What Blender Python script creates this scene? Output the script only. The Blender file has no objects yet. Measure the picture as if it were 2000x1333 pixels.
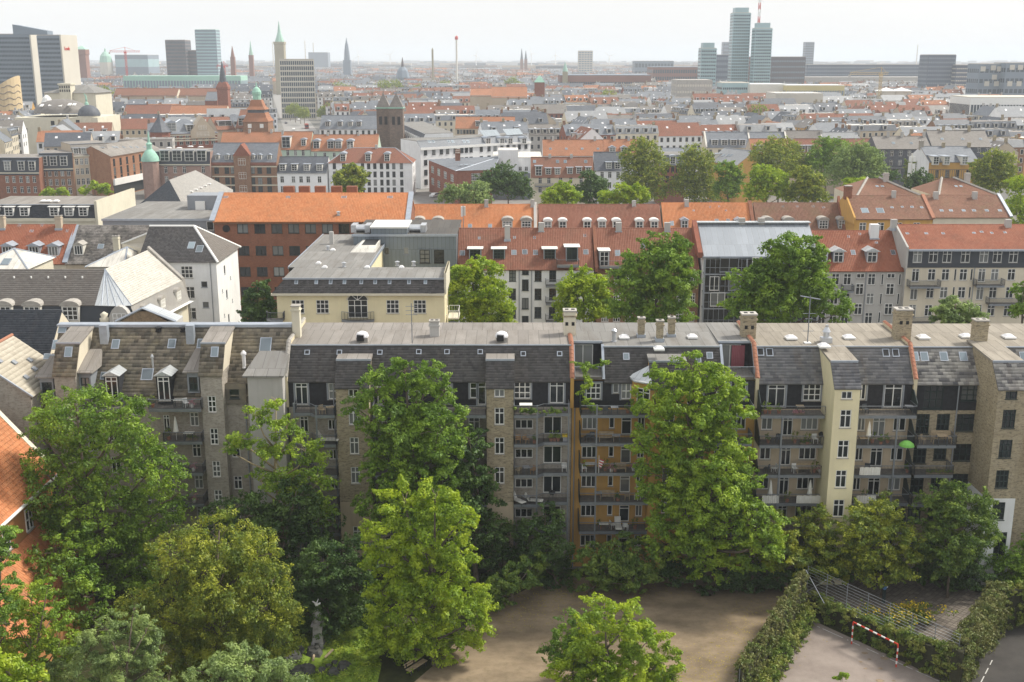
import bpy,math,random
import numpy as np
from mathutils import Vector,Matrix
R=math.radians
SC=bpy.context.scene
COL=SC.collection
# camera
F_PX,CX,CY,CAMZ,PITCH=2185.0,1000.0,666.5,48.0,R(14.25)
CP,SP=math.cos(PITCH),math.sin(PITCH)
cam=bpy.data.objects.new('camera',bpy.data.cameras.new('camera'))
COL.objects.link(cam)
cam.location=(0,0,CAMZ)
cam.rotation_euler=(R(90)-PITCH,0,0)
cam.data.sensor_width=36.0
cam.data.lens=36.0*F_PX/2000.0
cam.data.clip_start=1.0
cam.data.clip_end=200000.0
SC.camera=cam
# sky and sun
SUN_EL,SUN_AZ=R(47),R(68)
world=bpy.data.worlds.new('World')
SC.world=world
world.use_nodes=True
wn,wl=world.node_tree.nodes,world.node_tree.links
wn.clear()
w_out=wn.new('ShaderNodeOutputWorld')
w_bg=wn.new('ShaderNodeBackground')
w_sky=wn.new('ShaderNodeTexSky')
w_sky.sky_type='NISHITA'
w_sky.sun_disc=False
w_sky.sun_elevation=SUN_EL
w_sky.sun_rotation=SUN_AZ
w_sky.air_density=1.0
w_sky.dust_density=3.0
w_sky.ozone_density=1.0
w_mix=wn.new('ShaderNodeMix')
w_mix.data_type='RGBA'
w_mix.inputs[0].default_value=0.84
w_geo=wn.new('ShaderNodeTexCoord')
w_map=wn.new('ShaderNodeMapping')
w_map.inputs['Scale'].default_value=(1.0,1.0,3.5)
w_noise=wn.new('ShaderNodeTexNoise')
w_noise.inputs['Scale'].default_value=2.2
w_noise.inputs['Detail'].default_value=5
w_ramp=wn.new('ShaderNodeMix')
w_ramp.data_type='RGBA'
w_ramp.inputs[6].default_value=(7.0,7.0,7.0,1)
w_ramp.inputs[7].default_value=(8.7,8.6,8.4,1)
wl.new(w_geo.outputs['Generated'],w_map.inputs[0])
wl.new(w_map.outputs[0],w_noise.inputs['Vector'])
wl.new(w_noise.outputs['Fac'],w_ramp.inputs[0])
wl.new(w_ramp.outputs[2],w_mix.inputs[7])
wl.new(w_sky.outputs[0],w_mix.inputs[6])
wl.new(w_mix.outputs[2],w_bg.inputs[0])
w_bg.inputs[1].default_value=0.075
wl.new(w_bg.outputs[0],w_out.inputs[0])
sun=bpy.data.objects.new('sun',bpy.data.lights.new('sun','SUN'))
COL.objects.link(sun)
sun.data.energy=2.5
sun.data.angle=R(10)
sun.data.color=(1.0,0.94,0.83)
SUN_DIR=Vector((math.sin(SUN_AZ)*math.cos(SUN_EL),math.cos(SUN_AZ)*math.cos(SUN_EL),math.sin(SUN_EL)))
sun.rotation_euler=SUN_DIR.to_track_quat('Z','Y').to_euler()
sun.location=(0,0,300)
SC.view_settings.view_transform='Standard'
SC.view_settings.look='None'
SC.view_settings.gamma=1.0
SC.view_settings.exposure=0.93
SC.view_settings.use_curve_mapping=False
SC.cycles.max_bounces=6
SC.cycles.diffuse_bounces=3
SC.cycles.glossy_bounces=2
SC.cycles.transmission_bounces=4
SC.cycles.transparent_max_bounces=6
SC.cycles.volume_bounces=2
SC.cycles.caustics_reflective=False
SC.cycles.caustics_refractive=False
# picture -> place
def ray(px,py):
 a,b=(px-CX)/F_PX,(py-CY)/F_PX
 return a,CP-b*SP,-SP-b*CP
def atY(px,py,Y):
 """the point seen at a pixel of the photograph, at distance Y along the ground"""
 dx,dy,dz=ray(px,py)
 t=Y/dy
 return Vector((dx*t,Y,CAMZ+dz*t))
def atZ(px,py,z=0.0):
 dx,dy,dz=ray(px,py)
 t=(z-CAMZ)/dz
 return Vector((dx*t,dy*t,z))
 # node helpers
def nt_new(name):
 m=bpy.data.materials.new(name)
 m.use_nodes=True
 m.node_tree.nodes.clear()
 return m,m.node_tree.nodes,m.node_tree.links
def c4(c):
 return(c[0],c[1],c[2],1.0)
class NB:
 """small node builder"""
 def __init__(s,name):
  s.m,s.n,s.l=nt_new(name)
  s.out=s.n.new('ShaderNodeOutputMaterial')
 def node(s,t,**kw):
  x=s.n.new(t)
  for k,v in kw.items():
   setattr(x,k,v)
  return x
 def link(s,a,b):
  s.l.new(a,b)
 def val(s,sock,v):
  if hasattr(v,'is_linked')or isinstance(v,bpy.types.NodeSocket):
   s.l.new(v,sock)
  else:
   sock.default_value=v
 def mix(s,f,a,b,blend='MIX'):
  x=s.node('ShaderNodeMix',data_type='RGBA',blend_type=blend)
  s.val(x.inputs[0],f)
  s.val(x.inputs[6],c4(a)if isinstance(a,tuple)else a)
  s.val(x.inputs[7],c4(b)if isinstance(b,tuple)else b)
  return x.outputs[2]
 def noise(s,vec,scale,detail=4,rough=0.6):
  x=s.node('ShaderNodeTexNoise')
  if vec is not None:
   s.link(vec,x.inputs['Vector'])
  x.inputs['Scale'].default_value=scale
  x.inputs['Detail'].default_value=detail
  x.inputs['Roughness'].default_value=rough
  return x.outputs['Fac']
 def ramp(s,fac,lo,hi,a=0.0,b=1.0):
  x=s.node('ShaderNodeMapRange')
  s.link(fac,x.inputs[0])
  x.inputs[1].default_value,x.inputs[2].default_value=lo,hi
  x.inputs[3].default_value,x.inputs[4].default_value=a,b
  return x.outputs[0]
 def math(s,op,a,b=0.0):
  x=s.node('ShaderNodeMath',operation=op)
  s.val(x.inputs[0],a)
  s.val(x.inputs[1],b)
  return x.outputs[0]
 def uv(s):
  return s.node('ShaderNodeTexCoord').outputs['UV']
 def pos(s):
  return s.node('ShaderNodeNewGeometry').outputs['Position']
 def island(s):
  return s.node('ShaderNodeNewGeometry').outputs['Random Per Island']
 def scale(s,vec,v):
  x=s.node('ShaderNodeVectorMath',operation='MULTIPLY')
  s.link(vec,x.inputs[0])
  x.inputs[1].default_value=v
  return x.outputs[0]
 def principled(s,color,rough=0.8,metallic=0.0,spec=0.3,bump=None,bump_s=0.3,bump_d=0.02):
  p=s.node('ShaderNodeBsdfPrincipled')
  s.val(p.inputs['Base Color'],c4(color)if isinstance(color,tuple)else color)
  s.val(p.inputs['Roughness'],rough)
  p.inputs['Metallic'].default_value=metallic
  p.inputs['Specular IOR Level'].default_value=spec
  if bump is not None:
   b=s.node('ShaderNodeBump')
   b.inputs['Strength'].default_value=bump_s
   b.inputs['Distance'].default_value=bump_d
   s.link(bump,b.inputs['Height'])
   s.link(b.outputs[0],p.inputs['Normal'])
  s.link(p.outputs[0],s.out.inputs['Surface'])
  return p
def mul(c,k):
 return tuple(min(1.0,x*k)for x in c)
 # materials
def m_plain(name,col,rough=0.7,var=0.12,scale=0.8,metallic=0.0,spec=0.3):
 b=NB(name)
 p=b.pos()
 n=b.noise(p,scale,5)
 c=b.mix(b.ramp(n,0.3,0.7),mul(col,1-var),mul(col,1+var))
 b.principled(c,rough,metallic,spec)
 return b.m
def m_render(name,col,dirt=(0.2,0.18,0.15),amount=0.35):
 """painted render with rain streaks and soft dirt"""
 b=NB(name)
 p=b.pos()
 n1=b.noise(p,0.35,6,0.65)
 st=b.noise(b.scale(p,(1.6,1.6,0.10)),1.0,5,0.7)
 f=b.math('MULTIPLY',b.ramp(st,0.48,0.78),amount)
 c=b.mix(b.ramp(n1,0.3,0.75),mul(col,0.88),mul(col,1.06))
 c=b.mix(f,c,dirt)
 fine=b.noise(p,9.0,3)
 b.principled(c,0.85,0,0.2,fine,0.15,0.02)
 return b.m
def m_brick(name,c1,c2,mortar,w=0.24,h=0.075,blot=0.35,dirt=(0.06,0.055,0.05)):
 b=NB(name)
 uv=b.uv()
 t=b.node('ShaderNodeTexBrick')
 b.link(uv,t.inputs['Vector'])
 t.inputs['Color1'].default_value,t.inputs['Color2'].default_value=c4(c1),c4(c2)
 t.inputs['Mortar'].default_value=c4(mortar)
 t.inputs['Scale'].default_value=1.0
 t.inputs['Mortar Size'].default_value=0.010
 t.inputs['Brick Width'].default_value,t.inputs['Row Height'].default_value=w,h
 p=b.pos()
 n=b.noise(p,0.9,7,0.72)
 spots=b.noise(b.scale(uv,(2.6,5.5,1.0)),1.0,4,0.75)
 c=b.mix(b.math('MULTIPLY',b.ramp(spots,0.50,0.62),blot),t.outputs['Color'],dirt)
 st=b.noise(b.scale(p,(1.2,1.2,0.12)),1.0,4,0.7)
 c=b.mix(b.math('MULTIPLY',b.ramp(n,0.42,0.72),0.5),c,mul(c1,0.5))
 c=b.mix(b.math('MULTIPLY',b.ramp(st,0.55,0.8),0.35),c,dirt)
 b.principled(c,0.9,0,0.15,t.outputs['Fac'],0.4,-0.01)
 return b.m
def m_tile(name,c1,c2,moss=(0.10,0.085,0.05),mossy=0.4,rough=0.75):
 """clay roof tiles: every tile of the mesh has a shade of its own"""
 b=NB(name)
 p=b.pos()
 n=b.noise(p,0.35,6,0.65)
 n2=b.noise(p,2.6,5,0.7)
 c=b.mix(b.island(),c1,c2)
 c=b.mix(b.math('MULTIPLY',b.ramp(n,0.5,0.75),mossy),c,moss)
 c=b.mix(b.math('MULTIPLY',b.ramp(n2,0.55,0.8),mossy*0.8),c,mul(c1,0.6))
 st=b.noise(b.scale(p,(.9,.9,.12)),1.0,6,0.75)
 c=b.mix(b.math('MULTIPLY',b.ramp(st,0.5,0.72),0.45),c,mul(moss,.8))
 big=b.noise(p,.12,3,.6)
 c=b.mix(b.math('MULTIPLY',b.ramp(big,0.45,0.6),0.35),c,mul(c2,1.25))
 b.principled(c,rough,0,0.25)
 return b.m
def m_tile_far(name,c1,c2,moss=(0.12,0.09,0.06),mossy=0.4):
 """tiles of roofs too far away to pick single tiles apart"""
 b=NB(name)
 uv=b.uv()
 t=b.node('ShaderNodeTexBrick')
 b.link(uv,t.inputs['Vector'])
 t.offset=0.0
 t.inputs['Color1'].default_value,t.inputs['Color2'].default_value=c4(c1),c4(c2)
 t.inputs['Mortar'].default_value=c4(mul(c1,0.5))
 t.inputs['Scale'].default_value=1.0
 t.inputs['Mortar Size'].default_value=0.035
 t.inputs['Brick Width'].default_value,t.inputs['Row Height'].default_value=0.28,0.38
 p=b.pos()
 n=b.noise(p,0.22,6,0.7)
 c=b.mix(b.math('MULTIPLY',b.ramp(n,0.45,0.75),mossy),t.outputs['Color'],moss)
 b.principled(c,0.8,0,0.2,t.outputs['Fac'],0.5,-0.04)
 return b.m
def m_slate(name,c1,c2,lichen=(0.35,0.31,0.22),amount=0.35,streak=0.3,rough=0.65):
 b=NB(name)
 p=b.pos()
 c=b.mix(b.island(),c1,c2)
 n=b.noise(p,0.5,6,0.75)
 c=b.mix(b.math('MULTIPLY',b.ramp(n,0.48,0.72),amount),c,lichen)
 n2=b.noise(p,3.5,4,0.7)
 c=b.mix(b.math('MULTIPLY',b.ramp(n2,0.55,0.75),amount*0.8),c,mul(lichen,0.6))
 st=b.noise(b.scale(p,(0.9,0.15,0.15)),1.0,5,0.7)
 c=b.mix(b.math('MULTIPLY',b.ramp(st,0.52,0.72),streak),c,(0.16,0.11,0.07))
 b.principled(c,rough,0,0.3)
 return b.m
def m_slate_far(name,c1,c2,blot=0.3):
 b=NB(name)
 uv,p=b.uv(),b.pos()
 t=b.node('ShaderNodeTexBrick')
 b.link(uv,t.inputs['Vector'])
 t.inputs['Color1'].default_value,t.inputs['Color2'].default_value=c4(c1),c4(c2)
 t.inputs['Mortar'].default_value=c4(mul(c1,0.7))
 t.inputs['Scale'].default_value=1.0
 t.inputs['Mortar Size'].default_value=0.02
 t.inputs['Brick Width'].default_value,t.inputs['Row Height'].default_value=0.6,0.32
 n=b.noise(p,0.25,6,0.7)
 c=b.mix(b.math('MULTIPLY',b.ramp(n,0.45,0.75),blot),t.outputs['Color'],mul(c2,1.5))
 b.principled(c,0.6,0,0.35)
 return b.m
def m_felt(name,col,seam=1.0,along='x',stain=(0.12,0.10,0.08)):
 """roofing felt in strips, rain stained"""
 b=NB(name)
 uv,p=b.uv(),b.pos()
 t=b.node('ShaderNodeTexBrick')
 b.link(uv,t.inputs['Vector'])
 t.inputs['Color1'].default_value,t.inputs['Color2'].default_value=c4(mul(col,.86)),c4(mul(col,1.12))
 t.inputs['Mortar'].default_value=c4(mul(col,0.55))
 t.inputs['Scale'].default_value=1.0
 t.inputs['Mortar Size'].default_value=0.03
 t.inputs['Brick Width'].default_value,t.inputs['Row Height'].default_value=seam,7.0
 n=b.noise(p,0.4,6,0.7)
 st=b.noise(b.scale(p,(1.1,0.2,0.2)),1.0,6,0.75)
 c=b.mix(b.math('MULTIPLY',b.ramp(n,0.4,0.7),.5),t.outputs['Color'],mul(col,0.72))
 c=b.mix(b.math('MULTIPLY',b.ramp(st,0.48,0.72),0.5),c,stain)
 b.principled(c,0.85,0,0.2)
 return b.m
def m_zinc(name,col,seam=0.6,rough=0.42):
 b=NB(name)
 uv,p=b.uv(),b.pos()
 t=b.node('ShaderNodeTexBrick')
 b.link(uv,t.inputs['Vector'])
 t.inputs['Color1'].default_value,t.inputs['Color2'].default_value=c4(mul(col,0.92)),c4(mul(col,1.08))
 t.inputs['Mortar'].default_value=c4(mul(col,0.55))
 t.inputs['Scale'].default_value=1.0
 t.inputs['Mortar Size'].default_value=0.025
 t.inputs['Brick Width'].default_value,t.inputs['Row Height'].default_value=seam,4.0
 n=b.noise(b.scale(p,(1,1,0.3)),0.5,6,0.7)
 c=b.mix(b.math('MULTIPLY',b.ramp(n,0.35,0.75),0.5),t.outputs['Color'],mul(col,0.7))
 b.principled(c,rough,0.35,0.4,t.outputs['Fac'],0.4,-0.03)
 return b.m
def m_glass(name,col,rough=0.08):
 b=NB(name)
 r=b.node('ShaderNodeObjectInfo').outputs['Random']
 c=b.mix(r,mul(col,0.6),mul(col,1.5))
 b.principled(c,rough,0.0,0.65)
 return b.m
def m_leaf(name,c1,c2,c3=None,trans=0.35,patch=0.45):
 """leaves: each one its own shade, patches of older and younger growth"""
 b=NB(name)
 p=b.pos()
 isl=b.island()
 n=b.noise(p,patch,4,0.6)
 c=b.mix(isl,mul(c1,.7),c2)
 if c3:
  c=b.mix(b.math('MULTIPLY',b.ramp(n,0.44,0.62),0.85),c,mul(c3,1.15))
 d=b.node('ShaderNodeBsdfDiffuse')
 t=b.node('ShaderNodeBsdfTranslucent')
 g=b.node('ShaderNodeBsdfGlossy')
 b.link(c,d.inputs['Color'])
 tc=b.mix(0.5,c,mul(c2,1.25))
 b.link(tc,t.inputs['Color'])
 g.inputs['Roughness'].default_value=0.55
 g.inputs['Color'].default_value=(0.8,0.85,0.8,1)
 m1=b.node('ShaderNodeMixShader')
 m1 .inputs[0].default_value=trans
 b.link(d.outputs[0],m1 .inputs[1])
 b.link(t.outputs[0],m1 .inputs[2])
 m2=b.node('ShaderNodeMixShader')
 m2 .inputs[0].default_value=0.035
 b.link(m1 .outputs[0],m2 .inputs[1])
 b.link(g.outputs[0],m2 .inputs[2])
 b.link(m2 .outputs[0],b.out.inputs['Surface'])
 return b.m
 # mesh builder
class G:
 """collects faces; build() links them as ONE mesh object"""
 def __init__(s):
  s.v,s.f,s.mi,s.mats=[],[],[],[]
 def slot(s,m):
  if m not in s.mats:
   s.mats.append(m)
  return s.mats.index(m)
 def face(s,pts,m):
  k=len(s.v)
  s.v.extend([tuple(p)for p in pts])
  s.f.append(tuple(range(k,k+len(pts))))
  s.mi.append(s.slot(m))
 def box(s,x0,x1,y0,y1,z0,z1,m,skip=''):
  p=[(x0,y0,z0),(x1,y0,z0),(x1,y1,z0),(x0,y1,z0),(x0,y0,z1),(x1,y0,z1),(x1,y1,z1),(x0,y1,z1)]
  s.hexa(p,m,skip)
 def hexa(s,p,m,skip=''):
  for key,idx in(('b',(0,3,2,1)),('t',(4,5,6,7)),('f',(0,1,5,4)),('r',(1,2,6,5)),('k',(2,3,7,6)),('l',(3,0,4,7))):
   if key not in skip:
    s.face([p[i]for i in idx],m)
 def slab(s,quad,t,m):
  """a quad thickened downwards along its own normal"""
  a,b,c,d=[Vector(q)for q in quad]
  n=(b-a).cross(d-a).normalized()*t
  s.hexa([a-n,b-n,c-n,d-n,a,b,c,d],m)
 def prism(s,poly,axis,lo,hi,m):
  """extrude a 2D outline: axis 'x' takes (y,z), 'y' takes (x,z), 'z' takes (x,y)"""
  def P(q,t):
   return(t,q[0],q[1])if axis=='x' else(q[0],t,q[1])if axis=='y' else(q[0],q[1],t)
  area=sum(poly[i][0]*poly[(i+1)%len(poly)][1]-poly[(i+1)%len(poly)][0]*poly[i][1]for i in range(len(poly)))
  if area<0:
   poly=poly[::-1]
  A=[P(q,lo)for q in poly]
  B=[P(q,hi)for q in poly]
  if axis=='y':
   A,B=B,A
  s.face(A[::-1],m)
  s.face(B,m)
  n=len(poly)
  for i in range(n):
   j=(i+1)%n
   s.face([A[i],A[j],B[j],B[i]],m)
 def tube(s,pts,rad,m,sides=6,cap=True):
  pts=[Vector(p)for p in pts]
  if not isinstance(rad,(list,tuple)):
   rad=[rad]*len(pts)
  rings=[]
  for i,p in enumerate(pts):
   d=(pts[min(i+1,len(pts)-1)]-pts[max(i-1,0)]).normalized()
   a=d.orthogonal().normalized()
   if abs(d.z)<0.99:
    a=d.cross(Vector((0,0,1))).normalized()
   b2=d.cross(a)
   rings.append([p+(a*math.cos(2*math.pi*k/sides)+b2*math.sin(2*math.pi*k/sides))*rad[i]for k in range(sides)])
  k0=len(s.v)
  for r_ in rings:
   s.v.extend([tuple(q)for q in r_])
  ms=s.slot(m)
  for i in range(len(rings)-1):
   for k in range(sides):
    a0=k0+i*sides+k
    a1=k0+i*sides+(k+1)%sides
    s.f.append((a0,a0+sides,a1+sides,a1));s.mi.append(ms)
  if cap:
   s.f.append(tuple(k0+(len(rings)-1)*sides+k for k in range(sides))[::-1]);s.mi.append(ms)
   s.f.append(tuple(k0+k for k in range(sides)));s.mi.append(ms)
 def lathe(s,prof,m,sides=16,c=(0,0)):
  """profile of (radius, z) turned round a vertical axis"""
  k0=len(s.v)
  for r_,z in prof:
   for k in range(sides):
    a=2*math.pi*k/sides
    s.v.append((c[0]+r_*math.cos(a),c[1]+r_*math.sin(a),z))
  ms=s.slot(m)
  for i in range(len(prof)-1):
   for k in range(sides):
    a0,a1=k0+i*sides+k,k0+i*sides+(k+1)%sides
    s.f.append((a0,a1,a1+sides,a0+sides));s.mi.append(ms)
  s.f.append(tuple(k0+(len(prof)-1)*sides+k for k in range(sides)));s.mi.append(ms)
 def mesh(s,name='m',uv=True,smooth=False):
  me=bpy.data.meshes.new(name)
  me.from_pydata(s.v,[],s.f)
  for m in s.mats:
   me.materials.append(m)
  if len(s.mats)>1:
   me.polygons.foreach_set('material_index',s.mi)
  if uv and s.f:
   auto_uv(me)
  if smooth:
   me.polygons.foreach_set('use_smooth',[True]*len(s.f))
  me.update()
  return me
 def build(s,name,parent=None,loc=(0,0,0),rot=(0,0,0),smooth=False,**props):
  return link(name,s.mesh(name,True,smooth),parent,loc,rot,**props)
def auto_uv(me):
 """UVs in metres on every face: along the level direction and up the slope"""
 nl,npol=len(me.loops),len(me.polygons)
 vi=np.empty(nl,np.int32);me.loops.foreach_get('vertex_index',vi)
 co=np.empty(len(me.vertices)*3,np.float32);me.vertices.foreach_get('co',co)
 co=co.reshape(-1,3)
 tot=np.empty(npol,np.int32);me.polygons.foreach_get('loop_total',tot)
 nr=np.empty(npol*3,np.float32);me.polygons.foreach_get('normal',nr)
 nr=nr.reshape(-1,3)
 flat=np.abs(nr[:,2])>0.995
 t=np.stack([-nr[:,1],nr[:,0],np.zeros(npol)],1)
 t[flat]=(1,0,0)
 t/=np.maximum(1e-9,np.linalg.norm(t,axis=1))[:,None]
 b=np.cross(nr,t)
 b[flat]=(0,1,0)
 T,B,P=np.repeat(t,tot,0),np.repeat(b,tot,0),co[vi]
 uv=np.stack([(P*T).sum(1),(P*B).sum(1)],1).astype(np.float32)
 lay=me.uv_layers.new(name='uv')
 lay.data.foreach_set('uv',uv.ravel())
def link(name,data,parent=None,loc=(0,0,0),rot=(0,0,0),**props):
 o=bpy.data.objects.new(name,data)
 COL.objects.link(o)
 o.location=loc
 o.rotation_euler=rot
 if parent is not None:
  o.parent=parent
 for k,v in props.items():
  if v is not None:
   o[k]=v
 return o
def thing(name,label,cat,loc=(0,0,0),rotz=0.0,group=None):
 return link(name,None,None,loc,(0,0,rotz),label=label,category=cat,group=group)
def copy_tree(o,loc,rotz=0.0,label=None,group=None,parent=None):
 c=o.copy()
 COL.objects.link(c)
 if parent is None:
  c.location=loc
  c.rotation_euler=(0,0,rotz)
  if label:
   c['label']=label
  if group:
   c['group']=group
 else:
  c.parent=parent
 for ch in list(o.children):
  copy_tree(ch,None,parent=c)
 return c
 # palette
M={}
M['white']=m_plain('white_paint',(0.78,0.78,0.76),0.5,0.04)
M['offwhite']=m_plain('off_white_paint',(0.66,0.64,0.58),0.6,0.06)
M['dark_frame']=m_plain('dark_green_paint',(0.03,0.045,0.045),0.45,0.1)
M['grey_frame']=m_plain('grey_paint',(0.26,0.28,0.31),0.5,0.08)
M['steel']=m_plain('galvanised_steel',(0.24,0.26,0.29),0.5,0.12,2.0,0.5)
M['rail']=m_plain('railing_paint',(0.075,0.085,0.095),0.5,0.1)
M['deck']=m_plain('balcony_deck',(0.16,0.145,0.13),0.8,0.25,2.5)
M['black']=m_plain('black_paint',(0.02,0.02,0.022),0.6,0.2)
M['attic']=m_plain('black_felt_cladding',(0.028,0.029,0.034),0.85,0.35,3.0)
M['lead']=m_plain('lead_flashing',(0.38,0.42,0.48),0.45,0.12,1.5,0.4)
M['zincpale']=m_zinc('pale_zinc',(0.55,0.58,0.60))
M['zinc']=m_zinc('blue_grey_zinc',(0.20,0.235,0.27))
M['zincsheet']=m_zinc('sheet_zinc_roof',(0.34,0.37,0.41),0.9)
M['copper']=m_plain('green_copper',(0.30,0.52,0.42),0.7,0.15,0.6)
M['stone']=m_plain('grey_stone',(0.36,0.34,0.31),0.85,0.2,1.5)
M['concrete']=m_plain('concrete',(0.42,0.40,0.37),0.85,0.15,0.6)
M['wood']=m_plain('weathered_wood',(0.24,0.18,0.12),0.8,0.3,4.0)
M['palewood']=m_plain('pale_wood',(0.42,0.33,0.22),0.75,0.25,4.0)
M['red']=m_plain('red_paint',(0.55,0.05,0.03),0.5,0.08)
M['terracotta']=m_plain('terracotta',(0.36,0.165,0.105),0.8,0.15,4.0)
M['chrome']=m_plain('vent_metal',(0.55,0.57,0.6),0.35,0.1,2.0,0.7)
M['glass']=m_glass('window_glass',(0.018,0.023,0.028))
M['glass_pale']=m_glass('window_glass_over_curtain',(0.17,0.18,0.18),0.12)
M['glass_sky']=m_glass('roof_window_glass',(0.16,0.2,0.23),0.1)
M['dome']=m_plain('white_skylight_dome',(0.72,0.72,0.74),0.35,0.04)
M['w_brown']=m_brick('grey_brown_brick',(0.37,0.33,0.28),(0.45,0.405,0.35),(0.46,0.43,0.38))
M['w_yellowbrick']=m_brick('yellow_brown_brick',(0.47,0.39,0.25),(0.33,0.28,0.195),(0.42,0.37,0.29),blot=0.6)
M['w_ochre']=m_render('ochre_render',(0.56,0.33,0.10),(0.30,0.19,0.10),0.5)
M['w_cream']=m_render('cream_render',(0.66,0.58,0.41),(0.36,0.30,0.22),0.3)
M['w_pinkcream']=m_render('dull_cream_render',(0.58,0.48,0.35),(0.28,0.23,0.17),0.4)
M['w_bright']=m_render('bright_cream_render',(0.80,0.72,0.48),(0.45,0.38,0.25),0.18)
M['w_palecream']=m_render('pale_cream_render',(0.66,0.60,0.48),(0.40,0.35,0.27),0.25)
M['w_white']=m_render('white_render',(0.80,0.81,0.82),(0.42,0.41,0.39),0.22)
M['w_grey']=m_render('grey_render',(0.47,0.46,0.44),(0.28,0.26,0.24),0.35)
M['w_orange']=m_render('orange_render',(0.44,0.215,0.085),(0.28,0.16,0.09),0.4)
M['w_orangebrick']=m_brick('orange_brown_brick',(0.38,0.175,0.09),(0.31,0.14,0.075),(0.36,0.25,0.18),blot=0.2)
M['w_red']=m_brick('red_brick',(0.30,0.115,0.065),(0.235,0.09,0.055),(0.30,0.19,0.14),blot=0.2)
M['w_darkred']=m_brick('dark_red_brick',(0.30,0.085,0.05),(0.24,0.075,0.045),(0.3,0.2,0.16),blot=0.15)
M['w_brownbrick']=m_brick('brown_brick',(0.25,0.125,0.075),(0.32,0.17,0.10),(0.3,0.22,0.16),blot=0.2)
M['w_beige']=m_render('beige_render',(0.52,0.44,0.34),(0.32,0.27,0.21),0.3)
M['w_mint']=m_render('mint_render',(0.48,0.60,0.50),(0.34,0.38,0.32),0.3)
M['w_darkstone']=m_brick('dark_rubble_stone',(0.27,0.205,0.165),(0.19,0.15,0.13),(0.2,0.17,0.15),0.7,0.4,0.5)
M['w_mauve']=m_brick('mauve_brick',(0.36,0.23,0.19),(0.30,0.19,0.16),(0.4,0.3,0.26),blot=0.1)
M['w_ivory']=m_render('ivory_stone',(0.66,0.62,0.50),(0.42,0.39,0.32),0.2)
M['t_orange']=m_tile('orange_pantiles',(0.46,0.165,0.065),(0.54,0.225,0.10),(0.28,0.16,0.09),0.4)
M['t_red']=m_tile('red_pantiles',(0.255,0.085,0.05),(0.32,0.125,0.075),(0.15,0.09,0.065),0.45)
M['t_brown']=m_tile('brown_red_pantiles',(0.215,0.085,0.055),(0.275,0.12,0.08),(0.17,0.11,0.075),0.45)
M['t_mossy']=m_tile('lichened_red_pantiles',(0.20,0.10,0.07),(0.265,0.14,0.095),(0.19,0.145,0.08),0.6)
M['f_orange']=m_tile_far('far_orange_tiles',(0.40,0.175,0.095),(0.46,0.22,0.13))
M['f_red']=m_tile_far('far_red_tiles',(0.26,0.11,0.075),(0.31,0.145,0.10))
M['f_brown']=m_tile_far('far_brown_tiles',(0.26,0.12,0.08),(0.32,0.16,0.11))
M['s_moss']=m_slate('lichened_slates',(0.075,0.07,0.06),(0.25,0.22,0.175),(0.36,0.31,0.2),0.6,0.4,0.8)
M['s_grey']=m_slate('grey_slates',(0.095,0.10,0.115),(0.21,0.21,0.22),(0.28,0.27,0.25),0.25,0.35)
M['s_pale']=m_slate('bleached_slates',(0.09,0.09,0.10),(0.40,0.385,0.36),(0.45,0.43,0.37),0.4,0.3)
M['s_white']=m_slate('whitened_slates',(0.10,0.095,0.09),(0.24,0.22,0.2),(0.55,0.5,0.46),0.9,0.2)
M['s_dark']=m_slate('dark_shingles',(0.065,0.063,0.065),(0.115,0.11,0.112),(0.15,0.14,0.13),0.2,0.12,0.85)
M['s_brown']=m_slate('brown_grey_slates',(0.15,0.135,0.125),(0.19,0.175,0.16),(0.24,0.22,0.19),0.2,0.15)
M['s_black']=m_slate('black_slates',(0.035,0.042,0.055),(0.06,0.068,0.082),(0.12,0.12,0.12),0.15,0.1)
M['s_beige']=m_slate('beige_fibre_slates',(0.42,0.38,0.31),(0.50,0.46,0.38),(0.30,0.26,0.18),0.3,0.25)
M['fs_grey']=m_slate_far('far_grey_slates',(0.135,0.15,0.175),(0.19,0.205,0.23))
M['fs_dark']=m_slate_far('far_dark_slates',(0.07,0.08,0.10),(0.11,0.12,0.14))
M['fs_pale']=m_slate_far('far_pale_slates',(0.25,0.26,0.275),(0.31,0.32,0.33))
M['fs_brown']=m_slate_far('far_brown_slates',(0.155,0.14,0.13),(0.205,0.19,0.175))
M['felt_brown']=m_felt('brown_roofing_felt',(0.27,0.25,0.23),1.0)
M['felt_grey']=m_felt('grey_roofing_felt',(0.235,0.23,0.22),1.2)
M['felt_tan']=m_felt('tan_roofing_felt',(0.31,0.28,0.235),1.0)
M['felt_dark']=m_felt('dark_roofing_felt',(0.10,0.095,0.09),1.0)
M['felt_pale']=m_felt('pale_roof_sheets',(0.68,0.66,0.61),2.0)
M['fwin']=m_plain('far_window_glass',(0.045,0.05,0.06),0.2,0.3,0.3)
FR={'w':'white','d':'dark_frame','g':'grey_frame','k':'black','o':'offwhite'}
SPLIT={'cross':([.5],[.68]),'four':([.5],[.5]),'tri':([.333,.667],[.68]),'tri0':([.333,.667],[]),'door':([.5],[.82]),'one':([],[]),'two':([.5],[]),'six':([.5],[.34,.67]),'nine':([.333,.667],[.36,.7]),'leaf':([],[.8]),'half':([],[.62])}
_win={}
REVEAL=0.14
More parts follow.
